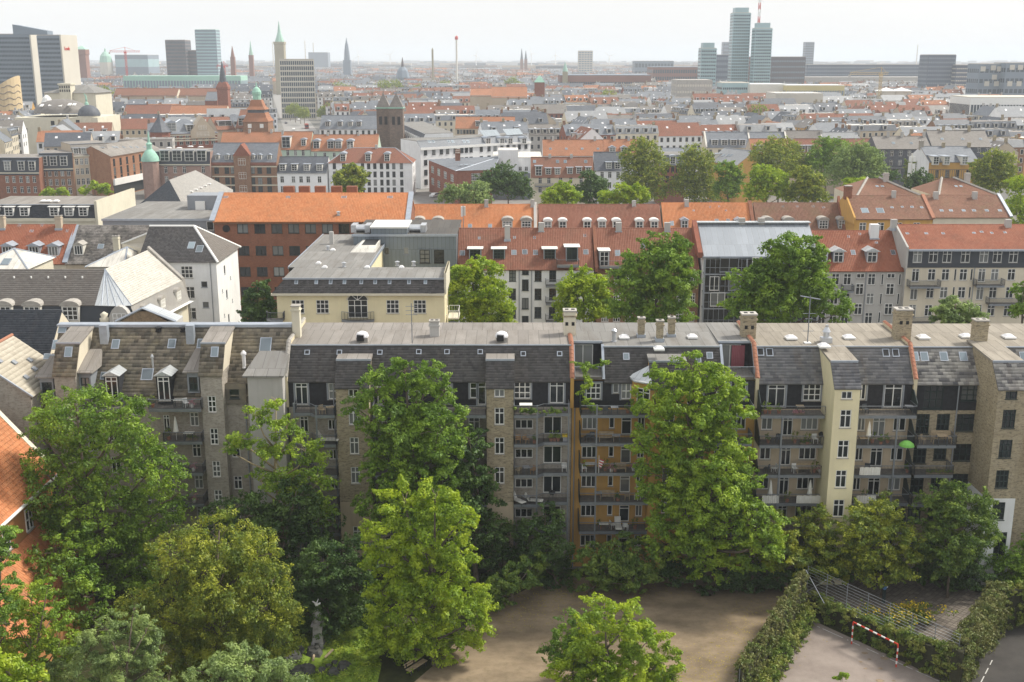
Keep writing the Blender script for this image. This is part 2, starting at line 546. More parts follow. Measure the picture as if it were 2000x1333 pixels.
def win_meshes(w,h,style,fr,combined,rnd=0):
 key=(round(w,2),round(h,2),style,fr,combined,rnd)
 if key in _win:
  return _win[key]
 fm=M[FR[fr]]
 t=0.075 if w>0.5 else 0.05
 g=G()
 y0,y1=REVEAL-0.09,REVEAL+0.01
 g.box(-w/2,-w/2+t,y0,y1,0,h,fm,'k')
 g.box(w/2-t,w/2,y0,y1,0,h,fm,'k')
 g.box(-w/2+t,w/2-t,y0,y1,0,t,fm,'k')
 g.box(-w/2+t,w/2-t,y0,y1,h-t,h,fm,'k')
 vs,hs=SPLIT[style]
 for f in vs:
  x=-w/2+w*f
  g.box(x-t*.55,x+t*.55,y0-.01,y1,t,h-t,fm,'kbt')
 for f in hs:
  g.box(-w/2+t,w/2-t,y0-.015,y1,h*f-t*.5,h*f+t*.5,fm,'klr')
 g.box(-w/2-.06,w/2+.06,-.07,REVEAL-.1,-.07,-.004,M['stone']if fr=='w' else fm)
 gm=M['glass_pale']if rnd==1 else M['glass']
 gl=G()
 gl.face([(-w/2+.01,REVEAL-.03,.01),(w/2-.01,REVEAL-.03,.01),(w/2-.01,REVEAL-.03,h-.01),(-w/2+.01,REVEAL-.03,h-.01)],gm)
 if combined:
  for p,m in zip(gl.f,gl.mi):
   g.face([gl.v[i]for i in p],gm)
  _win[key]=(g.mesh('window'),None)
 else:
  _win[key]=(g.mesh('window'),gl.mesh('pane'))
 return _win[key]
_rng=random.Random(7)
def put_window(parent,loc,rotz,w,h,style='cross',fr='w',combined=True):
 rnd=1 if _rng.random()<0.2 else 0
 a,b=win_meshes(w,h,style,fr,combined,rnd)
 o=link('door' if style in('door','leaf')and h>1.9 else 'window',a,parent,loc,(0,0,rotz))
 if b is not None:
  link('pane',b,o)
 return o
 # tiles on a slope, as one joined part
def shingles(parent,quads,du,dv,mat,lift=0.03,stagger=True,pan=False,name='roof_tiles',gap=0.02,seed=1):
 rs=np.random.RandomState(seed)
 V,Fq,k=[],[],0
 for q in quads:
  a,b,c,d=[np.array(x,float)for x in q]
  n=np.cross(b-a,d-a)
  n/=np.linalg.norm(n)
  L=max(np.linalg.norm(b-a),np.linalg.norm(c-d))
  H=max(np.linalg.norm(d-a),np.linalg.norm(c-b))
  nu,nv=max(1,round(L/du)),max(1,round(H/dv))
  for j in range(nv):
   s0,s1=j/nv,min(1.0,(j+1.12)/nv)
   off=0.5 if(stagger and j%2)else 0.0
   i=np.arange(nu+(1 if off else 0))
   f0=np.clip((i-off)/nu,0,1)
   f1=np.clip((i+1-off)/nu-gap/L,0,1)
   keep=f1-f0>1e-4
   f0,f1=f0[keep],f1[keep]
   lo,hi=(lambda f:a+(d-a)*s0+((b-a)+((c-d)-(b-a))*s0)*f[:,None]),(lambda f:a+(d-a)*s1+((b-a)+((c-d)-(b-a))*s1)*f[:,None])
   m=len(f0)
   lf=lift*(0.75+0.5*rs.rand(m))[:,None]*n
   if pan:
    fm=(f0+f1)/2
    up=n*0.055
    P=np.stack([lo(f0)+lf*.6,lo(fm)+lf+up,lo(f1)+lf*.6,hi(f1)+n*.004,hi(fm)+up+n*.004,hi(f0)+n*.004],1)
    base=k+np.arange(m)[:,None]*6
    Fq.append(np.concatenate([base+np.array([0,1,4,5]),base+np.array([1,2,3,4])],0))
    k+=m*6
   else:
    P=np.stack([lo(f0)+lf,lo(f1)+lf,hi(f1)+n*.006,hi(f0)+n*.006,lo(f0),lo(f1)],1)
    base=k+np.arange(m)[:,None]*6
    Fq.append(np.concatenate([base+np.array([0,1,2,3]),base+np.array([4,5,1,0])],0))
    k+=m*6
   V.append(P.reshape(-1,3))
 V=np.concatenate(V).astype(np.float32)
 Fq=np.concatenate(Fq).astype(np.int32)
 me=np_mesh(V,Fq,mat)
 auto_uv(me)
 return link(name,me,parent,kind='stuff')
def np_mesh(V,Fq,mat):
 me=bpy.data.meshes.new('m')
 nf,k=Fq.shape
 me.vertices.add(len(V))
 me.vertices.foreach_set('co',V.ravel().astype(np.float32))
 me.loops.add(nf*k)
 me.loops.foreach_set('vertex_index',Fq.ravel())
 me.polygons.add(nf)
 me.polygons.foreach_set('loop_start',np.arange(0,nf*k,k,dtype=np.int32))
 me.materials.append(mat)
 me.update(calc_edges=True)
 return me
 # a building
MULTI=set('bay_roof terrace terrace_wall glazed_bay window_surround privacy_screen balcony_post drain_pipe window_hood timber flashing coping party_wall snow_hook gallery_floor gallery_rail string_course stone_band cream_band window_frame balcony_band ridge_cap fan_seam wall_panel verge'.split())
class Bld:
 """local frame: u along the front, v away from the front into the house, w up"""
 def __init__(s,name,label,A,B,cat='building',group=None):
  s.A,s.B=Vector((A[0],A[1])),Vector((B[0],B[1]))
  d=s.B-s.A
  s.L=d.length
  s.ang=math.atan2(d.y,d.x)
  s.eu=d/s.L
  s.ev=Vector((-s.eu.y,s.eu.x))
  s.root=thing(name,label,cat,(A[0],A[1],0),s.ang,group)
  s.parts,s.many,s.cur={},[],None
  s.sl=None
 def P(s,name='wall'):
  if name in MULTI:
   if s.cur and s.cur[0]==name:
    return s.cur[1]
   g=G()
   s.many.append((name,g))
   return g
  if name not in s.parts:
   s.parts[name]=G()
  return s.parts[name]
 def px(s,px,py,v=0.0):
  """(u, w) of a pixel of the photograph on the plane at local depth v"""
  dx,dy,dz=ray(px,py)
  t=(s.A.dot(s.ev)+v)/(dx*s.ev.x+dy*s.ev.y)
  p=Vector((dx*t,dy*t))-s.A
  return p.dot(s.eu),CAMZ+dz*t
 def U(s,px,py,v=0.0):return s.px(px,py,v)[0]
 def W(s,px,py,v=0.0):return s.px(px,py,v)[1]
 def pxs(s,px,py,u):
  """(v, w) of a pixel on the side plane at local u"""
  dx,dy,dz=ray(px,py)
  t=(s.A.dot(s.eu)+u)/(dx*s.eu.x+dy*s.eu.y)
  p=Vector((dx*t,dy*t))-s.A
  return p.dot(s.ev),CAMZ+dz*t
 def done(s):
  for k,g in list(s.parts.items())+s.many:
   if g.f:
    g.build(k,s.root)
  return s
 def face(s,kind,at,c0,c1,w0,w1,mat,wins=(),combined=True,reveal=True,part='wall'):
  g=s.P(part)
  def pt(c,w,dep):
   return(c,at+dep,w)if kind=='f' else(at+dep,c,w)if kind=='l' else(at-dep,c,w)if kind=='r' else(c,at-dep,w)
  def quad(a,b,c,d):
   return[a,b,c,d]if kind in 'fr' else[b,a,d,c]
  rects=[(x[0]-x[2]/2,x[0]+x[2]/2,x[1],x[1]+x[3])for x in wins]
  rects=[r_ for r_ in rects if r_[0]>c0+.02 and r_[1]<c1-.02 and r_[2]>w0+.02 and r_[3]<w1-.02]
  cs=sorted({round(c0,4),round(c1,4)}|{round(v,4)for r_ in rects for v in r_[:2]})
  ws=sorted({round(w0,4),round(w1,4)}|{round(v,4)for r_ in rects for v in r_[2:]})
  for j in range(len(ws)-1):
   wm=(ws[j]+ws[j+1])/2
   row=[r_ for r_ in rects if r_[2]<wm<r_[3]]
   run=None
   for i in range(len(cs)-1):
    cm=(cs[i]+cs[i+1])/2
    hole=any(r_[0]<cm<r_[1]for r_ in row)
    if not hole and run is None:
     run=cs[i]
    if run is not None and(hole or i==len(cs)-2):
     e=cs[i]if hole else cs[i+1]
     g.face(quad(pt(run,ws[j],0),pt(e,ws[j],0),pt(e,ws[j+1],0),pt(run,ws[j+1],0)),mat)
     run=None
  if reveal:
   d=REVEAL
   for a,b,lo,hi in rects:
    g.face(quad(pt(a,lo,0),pt(a,lo,d),pt(a,hi,d),pt(a,hi,0))[::-1],mat)
    g.face(quad(pt(b,lo,0),pt(b,lo,d),pt(b,hi,d),pt(b,hi,0)),mat)
    g.face(quad(pt(a,lo,0),pt(b,lo,0),pt(b,lo,d),pt(a,lo,d))[::-1],mat)
    g.face(quad(pt(a,hi,0),pt(b,hi,0),pt(b,hi,d),pt(a,hi,d)),mat)
  rz={'f':0,'r':R(90),'l':R(-90),'k':R(180)}[kind]
  for x in wins:
   a,b,lo,hi=x[0]-x[2]/2,x[0]+x[2]/2,x[1],x[1]+x[3]
   if a>c0+.02 and b<c1-.02 and lo>w0+.02 and hi<w1-.02:
    put_window(s.root,pt(x[0],x[1],0),rz,x[2],x[3],x[4]if len(x)>4 else 'cross',x[5]if len(x)>5 else 'w',combined)
 def block(s,u0,u1,v0,v1,w0,w1,mat,f=(),l=(),r=(),combined=True,top=None,side=None,part='wall',sides='flrk'):
  sm=side or mat
  if part in MULTI:
   s.cur=(part,s.P(part))
  if 'f' in sides:s.face('f',v0,u0,u1,w0,w1,mat,f,combined,part=part)
  if 'l' in sides:s.face('l',u0,v0,v1,w0,w1,sm,l,combined,part=part)
  if 'r' in sides:s.face('r',u1,v0,v1,w0,w1,sm,r,combined,part=part)
  if 'k' in sides:s.face('k',v1,u0,u1,w0,w1,sm,(),combined,part=part)
  if top:
   s.P(part).face([(u0,v0,w1),(u1,v0,w1),(u1,v1,w1),(u0,v1,w1)],top)
  s.cur=None
 def grid(s,cols,rows,w,h,style='cross',fr='w',v=0.0,ref=None):
  """windows on the front from pixel columns and pixel rows (their centres)"""
  out=[]
  for py in rows:
   for px in cols:
    u,z=s.px(px,py,v)
    out.append((u,z-h/2,w,h,style,fr))
  return out
 def gable(s,u0,u1,v0,v1,w,rise,mat,wallmat,over=0.35,tiles=None,end=0.0,ridge=None,vm=None,bands=False):
  vm=(v0+v1)/2 if vm is None else vm
  kf,kb=rise/(vm-v0),rise/(v1-vm)
  lo,lb=w-over*kf,w-over*kb
  t=0.14
  g=s.P('roof')
  ua,ub=u0-end,u1+end
  g.slab([(ua,v0-over,lo+t),(ub,v0-over,lo+t),(ub,vm,w+rise+t),(ua,vm,w+rise+t)],t-.01,mat)
  g.slab([(ub,v1+over,lb+t),(ua,v1+over,lb+t),(ua,vm,w+rise+t),(ub,vm,w+rise+t)],t-.01,mat)
  if wallmat:
   s.P('wall').face([(u0,v1,w),(u0,v0,w),(u0,vm,w+rise)],wallmat)
   s.P('wall').face([(u1,v0,w),(u1,v1,w),(u1,vm,w+rise)],wallmat)
  g.box(ua+.01,ub-.01,vm-.14,vm+.14,w+rise+t-.06,w+rise+t+.09,ridge or mat)
  if tiles:
   shingles(s.root,[[(ua,v0-over,lo+t+.01),(ub,v0-over,lo+t+.01),(ub,vm-.1,w+rise+t+.01),(ua,vm-.1,w+rise+t+.01)]],*tiles[:2],mat,pan=tiles[2],stagger=not tiles[2],seed=len(s.parts)+int(s.L*10))
  s.sl=(v0,w+t,vm,w+rise+t)
  return s
 def steep(s,u0,u1,v0,v1,w,h,inset,mat,topmat,wallmat,tiles=None,fall=0.3,over=0.25,end=0.0):
  """steep front slope below a nearly flat felted top"""
  t=0.14
  k=h/inset
  g=s.P('roof')
  ua,ub=u0-end,u1+end
  g.slab([(ua,v0-over,w-over*k+t),(ub,v0-over,w-over*k+t),(ub,v0+inset,w+h+t),(ua,v0+inset,w+h+t)],t-.01,mat)
  s.P('flat_roof').hexa([(ua,v0+inset-.15,w+h),(ub,v0+inset-.15,w+h),(ub,v1+.2,w+h+fall),(ua,v1+.2,w+h+fall),(ua,v0+inset-.15,w+h+t+.03),(ub,v0+inset-.15,w+h+t+.03),(ub,v1+.2,w+h+t+fall),(ua,v1+.2,w+h+t+fall)],topmat)
  s.P('flashing').box(ua,ub,v0+inset-.27,v0+inset-.155,w+h+t-.06,w+h+t+.06,M['lead'])
  if wallmat:
   for u,fl in((u0,1),(u1,0)):
    p=[(u,v0,w),(u,v1,w),(u,v1,w+h+fall),(u,v0+inset,w+h)]
    s.P('wall').face(p[::-1]if fl else p,wallmat)
  if tiles:
   shingles(s.root,[[(ua,v0-over,w-over*k+t+.01),(ub,v0-over,w-over*k+t+.01),(ub,v0+inset-.2,w+h+t+.01-.2*k),(ua,v0+inset-.2,w+h+t+.01-.2*k)]],*tiles[:2],mat,pan=tiles[2],stagger=not tiles[2],seed=int(s.L*7)+int(u0*10))
  s.sl=(v0,w+t,v0+inset,w+h+t)
  return s
 def hip(s,u0,u1,v0,v1,w,rise,mat,over=0.35,inset=None,ridge=None,tiles=None):
  d=(v1-v0)/2
  i=d if inset is None else inset
  vm=(v0+v1)/2
  a=[(u0-over,v0-over,w),(u1+over,v0-over,w),(u1+over,v1+over,w),(u0-over,v1+over,w)]
  r0,r1=(u0+i,vm,w+rise),(max(u0+i+.01,u1-i),vm,w+rise)
  g=s.P('roof')
  g.face([a[0],a[1],r1,r0],mat)
  g.face([a[1],a[2],r1],mat)
  g.face([a[2],a[3],r0,r1],mat)
  g.face([a[3],a[0],r0],mat)
  g.face(a[::-1],mat)
  if ridge:
   for p,q in((a[0],r0),(a[1],r1),(r0,r1),(a[2],r1),(a[3],r0)):
    s.P('ridge_cap').tube([p,q],0.13,ridge,5)
  s.sl=(v0-over,w,vm,w+rise)
  return s
 def on(s,u,w,off=0.0):
  v0,w0,v1,w1=s.sl
  return(u,v0+(w-w0)*(v1-v0)/(w1-w0)-off,w)
 def slope_px(s,px,py):
  """(u, w) where a pixel meets the front roof slope"""
  v0,w0,v1,w1=s.sl
  v=v0
  for _ in range(30):
   u,w=s.px(px,py,v)
   v=v0+(w-w0)*(v1-v0)/(w1-w0)
  return u,w
 def skylight(s,px,py,w=0.8,h=1.0,mat='glass_sky',sl=None,uw=None):
  u,z=uw or s.slope_px(px,py)
  v0,w0,v1,w1=s.sl
  a=math.atan2(w1-w0,v1-v0)
  key=('sky',w,h,mat)
  if key not in _win:
   g=G()
   g.box(-w/2,w/2,-h/2,h/2,-.02,.09,M['grey_frame'],'bt')
   g.face([(-w/2,-h/2,.09),(w/2,-h/2,.09),(w/2,h/2,.09),(-w/2,h/2,.09)],M['lead'])
   g.box(-w/2+.08,w/2-.08,-h/2+.1,h/2-.08,.09,.105,M[mat],'b')
   _win[key]=g.mesh('skylight')
  link('skylight',_win[key],s.root,s.on(u,z),(a,0,0))
 def dormer(s,px,py,w=1.1,h=1.3,style='cross',fr='w',roof='flat',cheek='lead',rmat='lead',uw=None,ww=None,wh=None,proud=0.0,over=0.18):
  """(px, py) is the middle of the dormer's sill"""
  u,z=uw or s.slope_px(px,py)
  v0,w0,v1,w1=s.sl
  k=(w1-w0)/(v1-v0)
  vf=v0+(z-w0)/k-proud
  vb=v0+(z+h-w0)/k+.3
  g=G()
  wd=w+.24
  cm,rm=M[cheek],M[rmat]
  g.box(-wd/2,-w/2,0,vb-vf,-.3,h+.1,cm,'b')
  g.box(w/2,wd/2,0,vb-vf,-.3,h+.1,cm,'b')
  g.box(-w/2,w/2,0,.3,-.3,0,cm,'b')
  g.box(-w/2,w/2,0,vb-vf,h,h+.1,cm,'')
  o=over
  if roof=='flat':
   g.box(-wd/2-o,wd/2+o,-o,vb-vf+.4,h+.1,h+.2,rm)
  elif roof=='gable':
   g.prism([(-wd/2-o,h+.1),(wd/2+o,h+.1),(0,h+.1+wd*.32)],'y',-o,vb-vf+.9,rm)
  else:
   n=8
   pts=[(-wd/2-o,h+.08)]+[((wd/2+o)*-math.cos(math.pi*i/n),h+.12+.34*math.sin(math.pi*i/n)*w)for i in range(n+1)]+[(wd/2+o,h+.08)]
   g.prism(pts,'y',-o,vb-vf+.6,rm)
  d=g.build('dormer',s.root,(u,vf,z))
  put_window(d,(0,-REVEAL+.06,0.02),0,w-.02,h-.03,style,fr,True)
  return d
 def chimney(s,u,v,w0,w1,su=0.9,sv=0.7,mat='w_brown',cap=True,pots=2,base=True):
  g=G()
  g.box(-su/2,su/2,-sv/2,sv/2,w0,w1,M[mat],'b')
  if cap:
   g.box(-su/2-.09,su/2+.09,-sv/2-.09,sv/2+.09,w1-.42,w1-.28,M[mat])
   g.box(-su/2-.07,su/2+.07,-sv/2-.07,sv/2+.07,w1,w1+.12,M['stone'])
   for i in range(pots):
    x=(i-(pots-1)/2)*su/max(1,pots)
    g.box(x-.13,x+.13,-.14,.14,w1+.12,w1+.16,M['black'])
  if base:
   g.box(-su/2-.1,su/2+.1,-sv/2-.1,sv/2+.1,w0,w0+(w1-w0)*.22,M['lead'])
  return g.build('chimney',s.root,(u,v,0))
 def dome(s,u,v,w,size=1.0,k=0.0):
  key=('dome',size)
  if key not in _win:
   g=G()
   h=size/2
   g.box(-h,h,-h,h,0,.16,M['white'])
   g.hexa([(-h*.92,-h*.92,.16),(h*.92,-h*.92,.16),(h*.92,h*.92,.16),(-h*.92,h*.92,.16),(-h*.45,-h*.45,.36),(h*.45,-h*.45,.36),(h*.45,h*.45,.36),(-h*.45,h*.45,.36)],M['dome'],'b')
   _win[key]=g.mesh('dome')
  return link('roof_dome',_win[key],s.root,(u,v,w))
 def vent(s,u,v,w,h=0.9,r=0.16,mat='chrome'):
  key=('vent',h,r,mat)
  if key not in _win:
   g=G()
   g.lathe([(r*1.3,0),(r*1.3,.1),(r,.12),(r,h*.75),(r*1.5,h*.76),(r*1.5,h*.86),(r*.4,h)],M[mat],10)
   _win[key]=g.mesh('vent')
  return link('vent_pipe',_win[key],s.root,(u,v,w))
 def balcony(s,u0,u1,w,v0,v1=0.0,rail='bars',ends='lr',angled=None,h=0.95,deck='deck'):
  """slab from v0 (outer edge, negative) to the wall at v1, railing as its part"""
  g=G()
  out=[(u0,v0),(u1,v0)]if not angled else angled
  poly=[(u0,v1)]+out+[(u1,v1)]
  g.prism(poly,'z',w-.16,w,M['deck'])
  for(a,b)in zip(out[:-1],out[1:]):
   d=Vector((b[0]-a[0],b[1]-a[1]))
   n=Vector((d.y,-d.x)).normalized()*.05
   g.hexa([(a[0]+n.x,a[1]+n.y,w-.24),(b[0]+n.x,b[1]+n.y,w-.24),(b[0],b[1],w-.24),(a[0],a[1],w-.24),(a[0]+n.x,a[1]+n.y,w+.04),(b[0]+n.x,b[1]+n.y,w+.04),(b[0],b[1],w+.04),(a[0],a[1],w+.04)],M['steel'])
  o=g.build('balcony',s.root)
  rg=G()
  path=list(out)
  if 'l' in ends:path=[(u0,v1)]+path
  if 'r' in ends:path=path+[(u1,v1)]
  rail_path(rg,path,w+.02,h,M['rail'],M['steel'])
  rg.build('railing',o)
  return o
def rail_path(g,path,w,h,bar,top,step=0.13):
 for a,b in zip(path[:-1],path[1:]):
  a,b=Vector(a),Vector(b)
  d=b-a
  n=max(1,int(d.length/step))
  e=d.normalized()
  p=Vector((-e.y,e.x))*.025
  def bx(q0,q1,z0,z1,m):
   g.hexa([(q0 .x+p.x,q0 .y+p.y,z0),(q0 .x-p.x,q0 .y-p.y,z0),(q1 .x-p.x,q1 .y-p.y,z0),(q1 .x+p.x,q1 .y+p.y,z0),(q0 .x+p.x,q0 .y+p.y,z1),(q0 .x-p.x,q0 .y-p.y,z1),(q1 .x-p.x,q1 .y-p.y,z1),(q1 .x+p.x,q1 .y+p.y,z1)],m)
  bx(a,b,w+h-.05,w+h,top)
  bx(a,b,w+.05,w+.09,bar)
  for i in range(n+1):
   q=a+d*(i/n)
   r_=.011 if i not in(0,n)else.025
   g.box(q.x-r_,q.x+r_,q.y-r_,q.y+r_,w+.05,w+h-.05,bar,'bt')
def m_ground():
 b=NB('city_ground')
 p=b.pos()
 n=b.noise(p,0.02,5)
 n2=b.noise(p,0.6,5)
 c=b.mix(b.ramp(n,.4,.6),(0.20,0.19,0.175),(0.15,0.15,0.145))
 c=b.mix(b.math('MULTIPLY',b.ramp(n2,.45,.7),.4),c,(0.10,0.10,0.095))
 b.principled(c,.9)
 return b.m
def m_gravel():
 b=NB('gravel')
 p=b.pos()
 big=b.noise(b.scale(p,(.22,.35,1)),1.0,5,.6)
 fine=b.noise(p,14.0,4,.8)
 mid=b.noise(p,1.3,6,.7)
 c=b.mix(b.ramp(big,.38,.62),(0.165,0.125,0.085),(0.305,0.235,0.16))
 c=b.mix(b.math('MULTIPLY',b.ramp(mid,.5,.75),.5),c,(0.105,0.09,0.05))
 c=b.mix(b.math('MULTIPLY',b.ramp(fine,.45,.7),.45),c,(0.30,0.25,0.17))
 b.principled(c,.95,0,.1,fine,.5,.02)
 return b.m
def m_asphalt(name,c0,c1):
 b=NB(name)
 p=b.pos()
 big=b.noise(b.scale(p,(.3,.3,1)),1.0,6,.65)
 fine=b.noise(p,18.0,3,.8)
 crack=b.noise(p,2.2,8,.8)
 c=b.mix(b.ramp(big,.35,.68),c0,c1)
 c=b.mix(b.math('MULTIPLY',b.ramp(crack,.58,.72),.5),c,mul(c0,.7))
 c=b.mix(b.math('MULTIPLY',b.ramp(fine,.5,.75),.35),c,mul(c1,1.3))
 b.principled(c,.92,0,.15,fine,.3,.01)
 return b.m
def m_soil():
 b=NB('dark_soil')
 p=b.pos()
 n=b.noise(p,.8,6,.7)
 c=b.mix(b.ramp(n,.4,.65),(0.035,0.04,0.016),(0.055,0.06,0.022))  # dark earth colour, mottled at random
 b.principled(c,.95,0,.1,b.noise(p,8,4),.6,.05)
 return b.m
def sheet(name,px_list,mat,z,kind='structure',world=False):
 g=G()
 pts=px_list if world else[atZ(x,y,z)for x,y in px_list]
 pts=[(p[0],p[1],z)for p in pts]
 a=sum(pts[i][0]*pts[(i+1)%len(pts)][1]-pts[(i+1)%len(pts)][0]*pts[i][1]for i in range(len(pts)))
 g.face(pts if a>0 else pts[::-1],mat)
 return g.build(name,kind=kind)
 # trees
LEAF={'ash':m_leaf('ash_leaves',(0.084,0.175,0.017),(0.168,0.295,0.025),(0.265,0.392,0.028)),'lime':m_leaf('bright_yellow_green_leaves',(0.156,0.276,0.010),(0.300,0.432,0.014),(0.432,0.516,0.018),trans=.4),'locust':m_leaf('locust_leaves',(0.126,0.239,0.017),(0.239,0.379,0.021),(0.351,0.463,0.028)),'dark':m_leaf('dark_leaves',(0.033,0.087,0.018),(0.075,0.150,0.027),(0.098,0.165,0.027)),'olive':m_leaf('olive_leaves',(0.085,0.155,0.020),(0.212,0.283,0.028),(0.396,0.411,0.028),patch=0.8),'silver':m_leaf('grey_green_leaves',(0.127,0.202,0.057),(0.240,0.341,0.101),(0.316,0.405,0.113)),'ivy':m_leaf('ivy_leaves',(0.050,0.115,0.014),(0.122,0.209,0.023),(0.216,0.288,0.036),trans=0.25,patch=0.9),'hedge':m_leaf('hedge_leaves',(0.069,0.133,0.016),(0.173,0.254,0.027),(0.277,0.277,0.058),trans=0.25,patch=0.7),'moss':m_leaf('bright_ground_leaves',(0.14,0.26,0.012),(0.26,0.38,0.02),(0.34,0.40,0.04),trans=0.2,patch=0.8),'yellow':m_leaf('yellow_flowers',(0.60,0.42,0.01),(0.75,0.55,0.02),None,trans=0.15),'dry':m_leaf('dry_ivy_leaves',(0.12,0.135,0.035),(0.23,0.22,0.07),(0.10,0.15,0.025),trans=0.2,patch=0.9),'pink':m_leaf('pink_flowers',(0.5,0.2,0.24),(0.65,0.35,0.38),None,trans=0.15),}
BARK=m_plain('bark',(0.13,0.105,0.08),0.95,0.35,3.0)
PALEBARK=m_plain('pale_dry_branches',(0.34,0.28,0.17),0.9,0.25,3.0)
def leaves_mesh(cent,rad,count,size,mat,rs,flat=0.75,up=0.45,droop=0.35,aspect=0.5,shell=0.45):
 """many small leaf faces spread through the volume of ellipsoid clumps"""
 cent,rad=np.asarray(cent,float),np.asarray(rad,float)
 w=rad**2
 idx=rs.choice(len(cent),count,p=w/w.sum())
 d=rs.normal(size=(count,3))
 d/=np.linalg.norm(d,axis=1)[:,None]
 rr=shell+(1-shell)*rs.rand(count)**0.6
 off=d*(rad[idx]*rr)[:,None]
 off[:,2]*=flat
 ax=rs.normal(size=(len(cent),3))
 ax[:,2]=ax[:,2]*.5-droop*.35
 ax/=np.linalg.norm(ax,axis=1)[:,None]
 t=rs.rand(count)**1.3*2-.5
 taper=(1.08-.55*np.clip(t,0,2))[:,None]
 off=off*.72*taper+ax[idx]*(rad[idx]*t*.95)[:,None]
 P=cent[idx]+off
 n=d*1.0+rs.normal(size=(count,3))*0.42
 n[:,2]+=up
 n/=np.linalg.norm(n,axis=1)[:,None]
 a=rs.normal(size=(count,3))
 a[:,2]-=droop
 a+=d*0.5
 a-=(a*n).sum(1)[:,None]*n
 a/=np.maximum(1e-6,np.linalg.norm(a,axis=1))[:,None]
 b=np.cross(n,a)
 s=size*(0.55+0.9*rs.rand(count))
 la,lb=(a*(s*.5)[:,None]),(b*(s*.5*aspect)[:,None])
 V=np.stack([P-la,P-lb+la*.1,P+la,P+lb+la*.1],1).reshape(-1,3)
 return np_mesh(V.astype(np.float32),np.arange(count*4,dtype=np.int32).reshape(-1,4),mat)
def lobes_to_clumps(lobes,rs,dens=1.0,cmin=0.45,cmax=0.9,bottom=-0.55,fill=0.15):
 """leaf clumps over the outer side of a crown's lobes (x, y, z, r)"""
 C,Q=[],[]
 L=np.array(lobes)
 for(x,y,z,r)in lobes:
  n=max(6,int(dens*13*r*r))
  d=rs.normal(size=(n,3))
  d/=np.linalg.norm(d,axis=1)[:,None]
  d=d[d[:,2]>bottom-0.3*rs.rand(len(d))]
  k=0.76+0.32*rs.rand(len(d))
  far=rs.rand(len(d))<.12
  k[far]+=.22*rs.rand(far.sum())
  inn=rs.rand(len(d))<fill
  k[inn]=0.3+0.4*rs.rand(inn.sum())
  p=np.array([x,y,z])+d*(r*k)[:,None]*np.array([1,1,0.92])
  dist=np.linalg.norm(p[:,None,:]-L[None,:,:3],axis=2)/L[None,:,3]
  keep=(dist.min(1)>0.5)|inn
  p=p[keep]
  C.append(p)
  Q.append((cmin*.7+(cmax*1.15-cmin*.7)*rs.rand(len(p))**1.6)*(0.75+0.12*r))
 return np.concatenate(C),np.concatenate(Q)
def branches(g,base,lobes,rs,r0,mat):
 """trunk and limbs that reach the heart of every lobe and fork inside it"""
 base=Vector(base)
 top=max(lobes,key=lambda q:q[2])
 zs=sorted(q[2]for q in lobes)
 fork=Vector((base.x+(sum(q[0]for q in lobes)/len(lobes)-base.x)*.35,base.y+(sum(q[1]for q in lobes)/len(lobes)-base.y)*.35,base.z+max(1.2,(zs[0]-base.z)*.55)))
 mid=(base+fork)/2+Vector((rs.normal()*.15,rs.normal()*.15,0))
 g.tube([base-Vector((0,0,.3)),base+Vector((0,0,.35)),mid,fork],[r0*1.35,r0,r0*.85,r0*.75],mat,9)
 t=Vector(top[:3])
 q1=fork.lerp(t,.5)+Vector((rs.normal()*.3,rs.normal()*.3,0))
 g.tube([fork,q1,t+Vector((0,0,top[3]*.4))],[r0*.72,r0*.45,r0*.12],mat,7)
 for q in lobes:
  c=Vector(q[:3])
  if q is not top:
   f=min(.8,max(0.0,(c.z-q[3]*.8-fork.z)/max(.5,t.z-fork.z))*.8)
   s0=fork.lerp(q1,min(1,f*2))if f<.5 else q1 .lerp(t,(f-.5)*2)
   m=s0 .lerp(c,.55)+Vector((rs.normal()*.25,rs.normal()*.25,-.15*q[3]))
   g.tube([s0,m,c],[r0*.4,r0*.27,r0*.12],mat,6)
  for _ in range(5):
   d=Vector((rs.normal(),rs.normal(),abs(rs.normal())*.6+.1)).normalized()*q[3]*(.6+.35*rs.rand())
   g.tube([c-d*.1,c+d*.5+Vector((0,0,.1*q[3])),c+d],[r0*.12,r0*.07,.015],mat,4,False)
def make_tree(name,label,base,lobes,leaf,count,size=0.26,r0=0.28,seed=1,group=None,dens=1.0,cat='tree',cmin=.36,cmax=.74,droop=.35,aspect=.5,bottom=-.55,fill=.15,bark=None,flat=.7,up=.45,second=None):
 rs=np.random.RandomState(seed)
 root=thing(name,label,cat,base,0,group)
 loc=[(q[0]-base[0],q[1]-base[1],q[2]-base[2],q[3])for q in lobes]
 g=G()
 branches(g,(0,0,0),loc,rs,r0,bark or BARK)
 g.build('trunk',root,smooth=True)
 C,Q=lobes_to_clumps(loc,rs,dens,cmin,cmax,bottom,fill)
 cr=link('crown',leaves_mesh(C,Q,int(count*1.3),size,LEAF[leaf],rs,flat,up,droop,aspect),root)
 return root
def px_lobes(Y,spec,rs):
 """lobes from pixel centres and pixel radii at distance Y (each may have its own offset in depth)"""
 out=[]
 for q in spec:
  dy=q[3]if len(q)>3 else rs.uniform(-.35,.35)*q[2]*Y/F_PX
  p=atY(q[0],q[1],Y+dy)
  out.append((p.x,p.y,p.z,q[2]*(p.y*CP+(CAMZ-p.z)*SP)/F_PX))
 return out
_treerng=np.random.RandomState(11)
def tree_px(name,label,base_px,Y,spec,leaf,count,**kw):
 b=atY(base_px,600,Y)
 zc=Y*CP+CAMZ*SP
 base=((base_px-CX)/F_PX*zc,Y,0.0)
 return make_tree(name,label,base,px_lobes(Y,spec,_treerng),leaf,count,**kw)
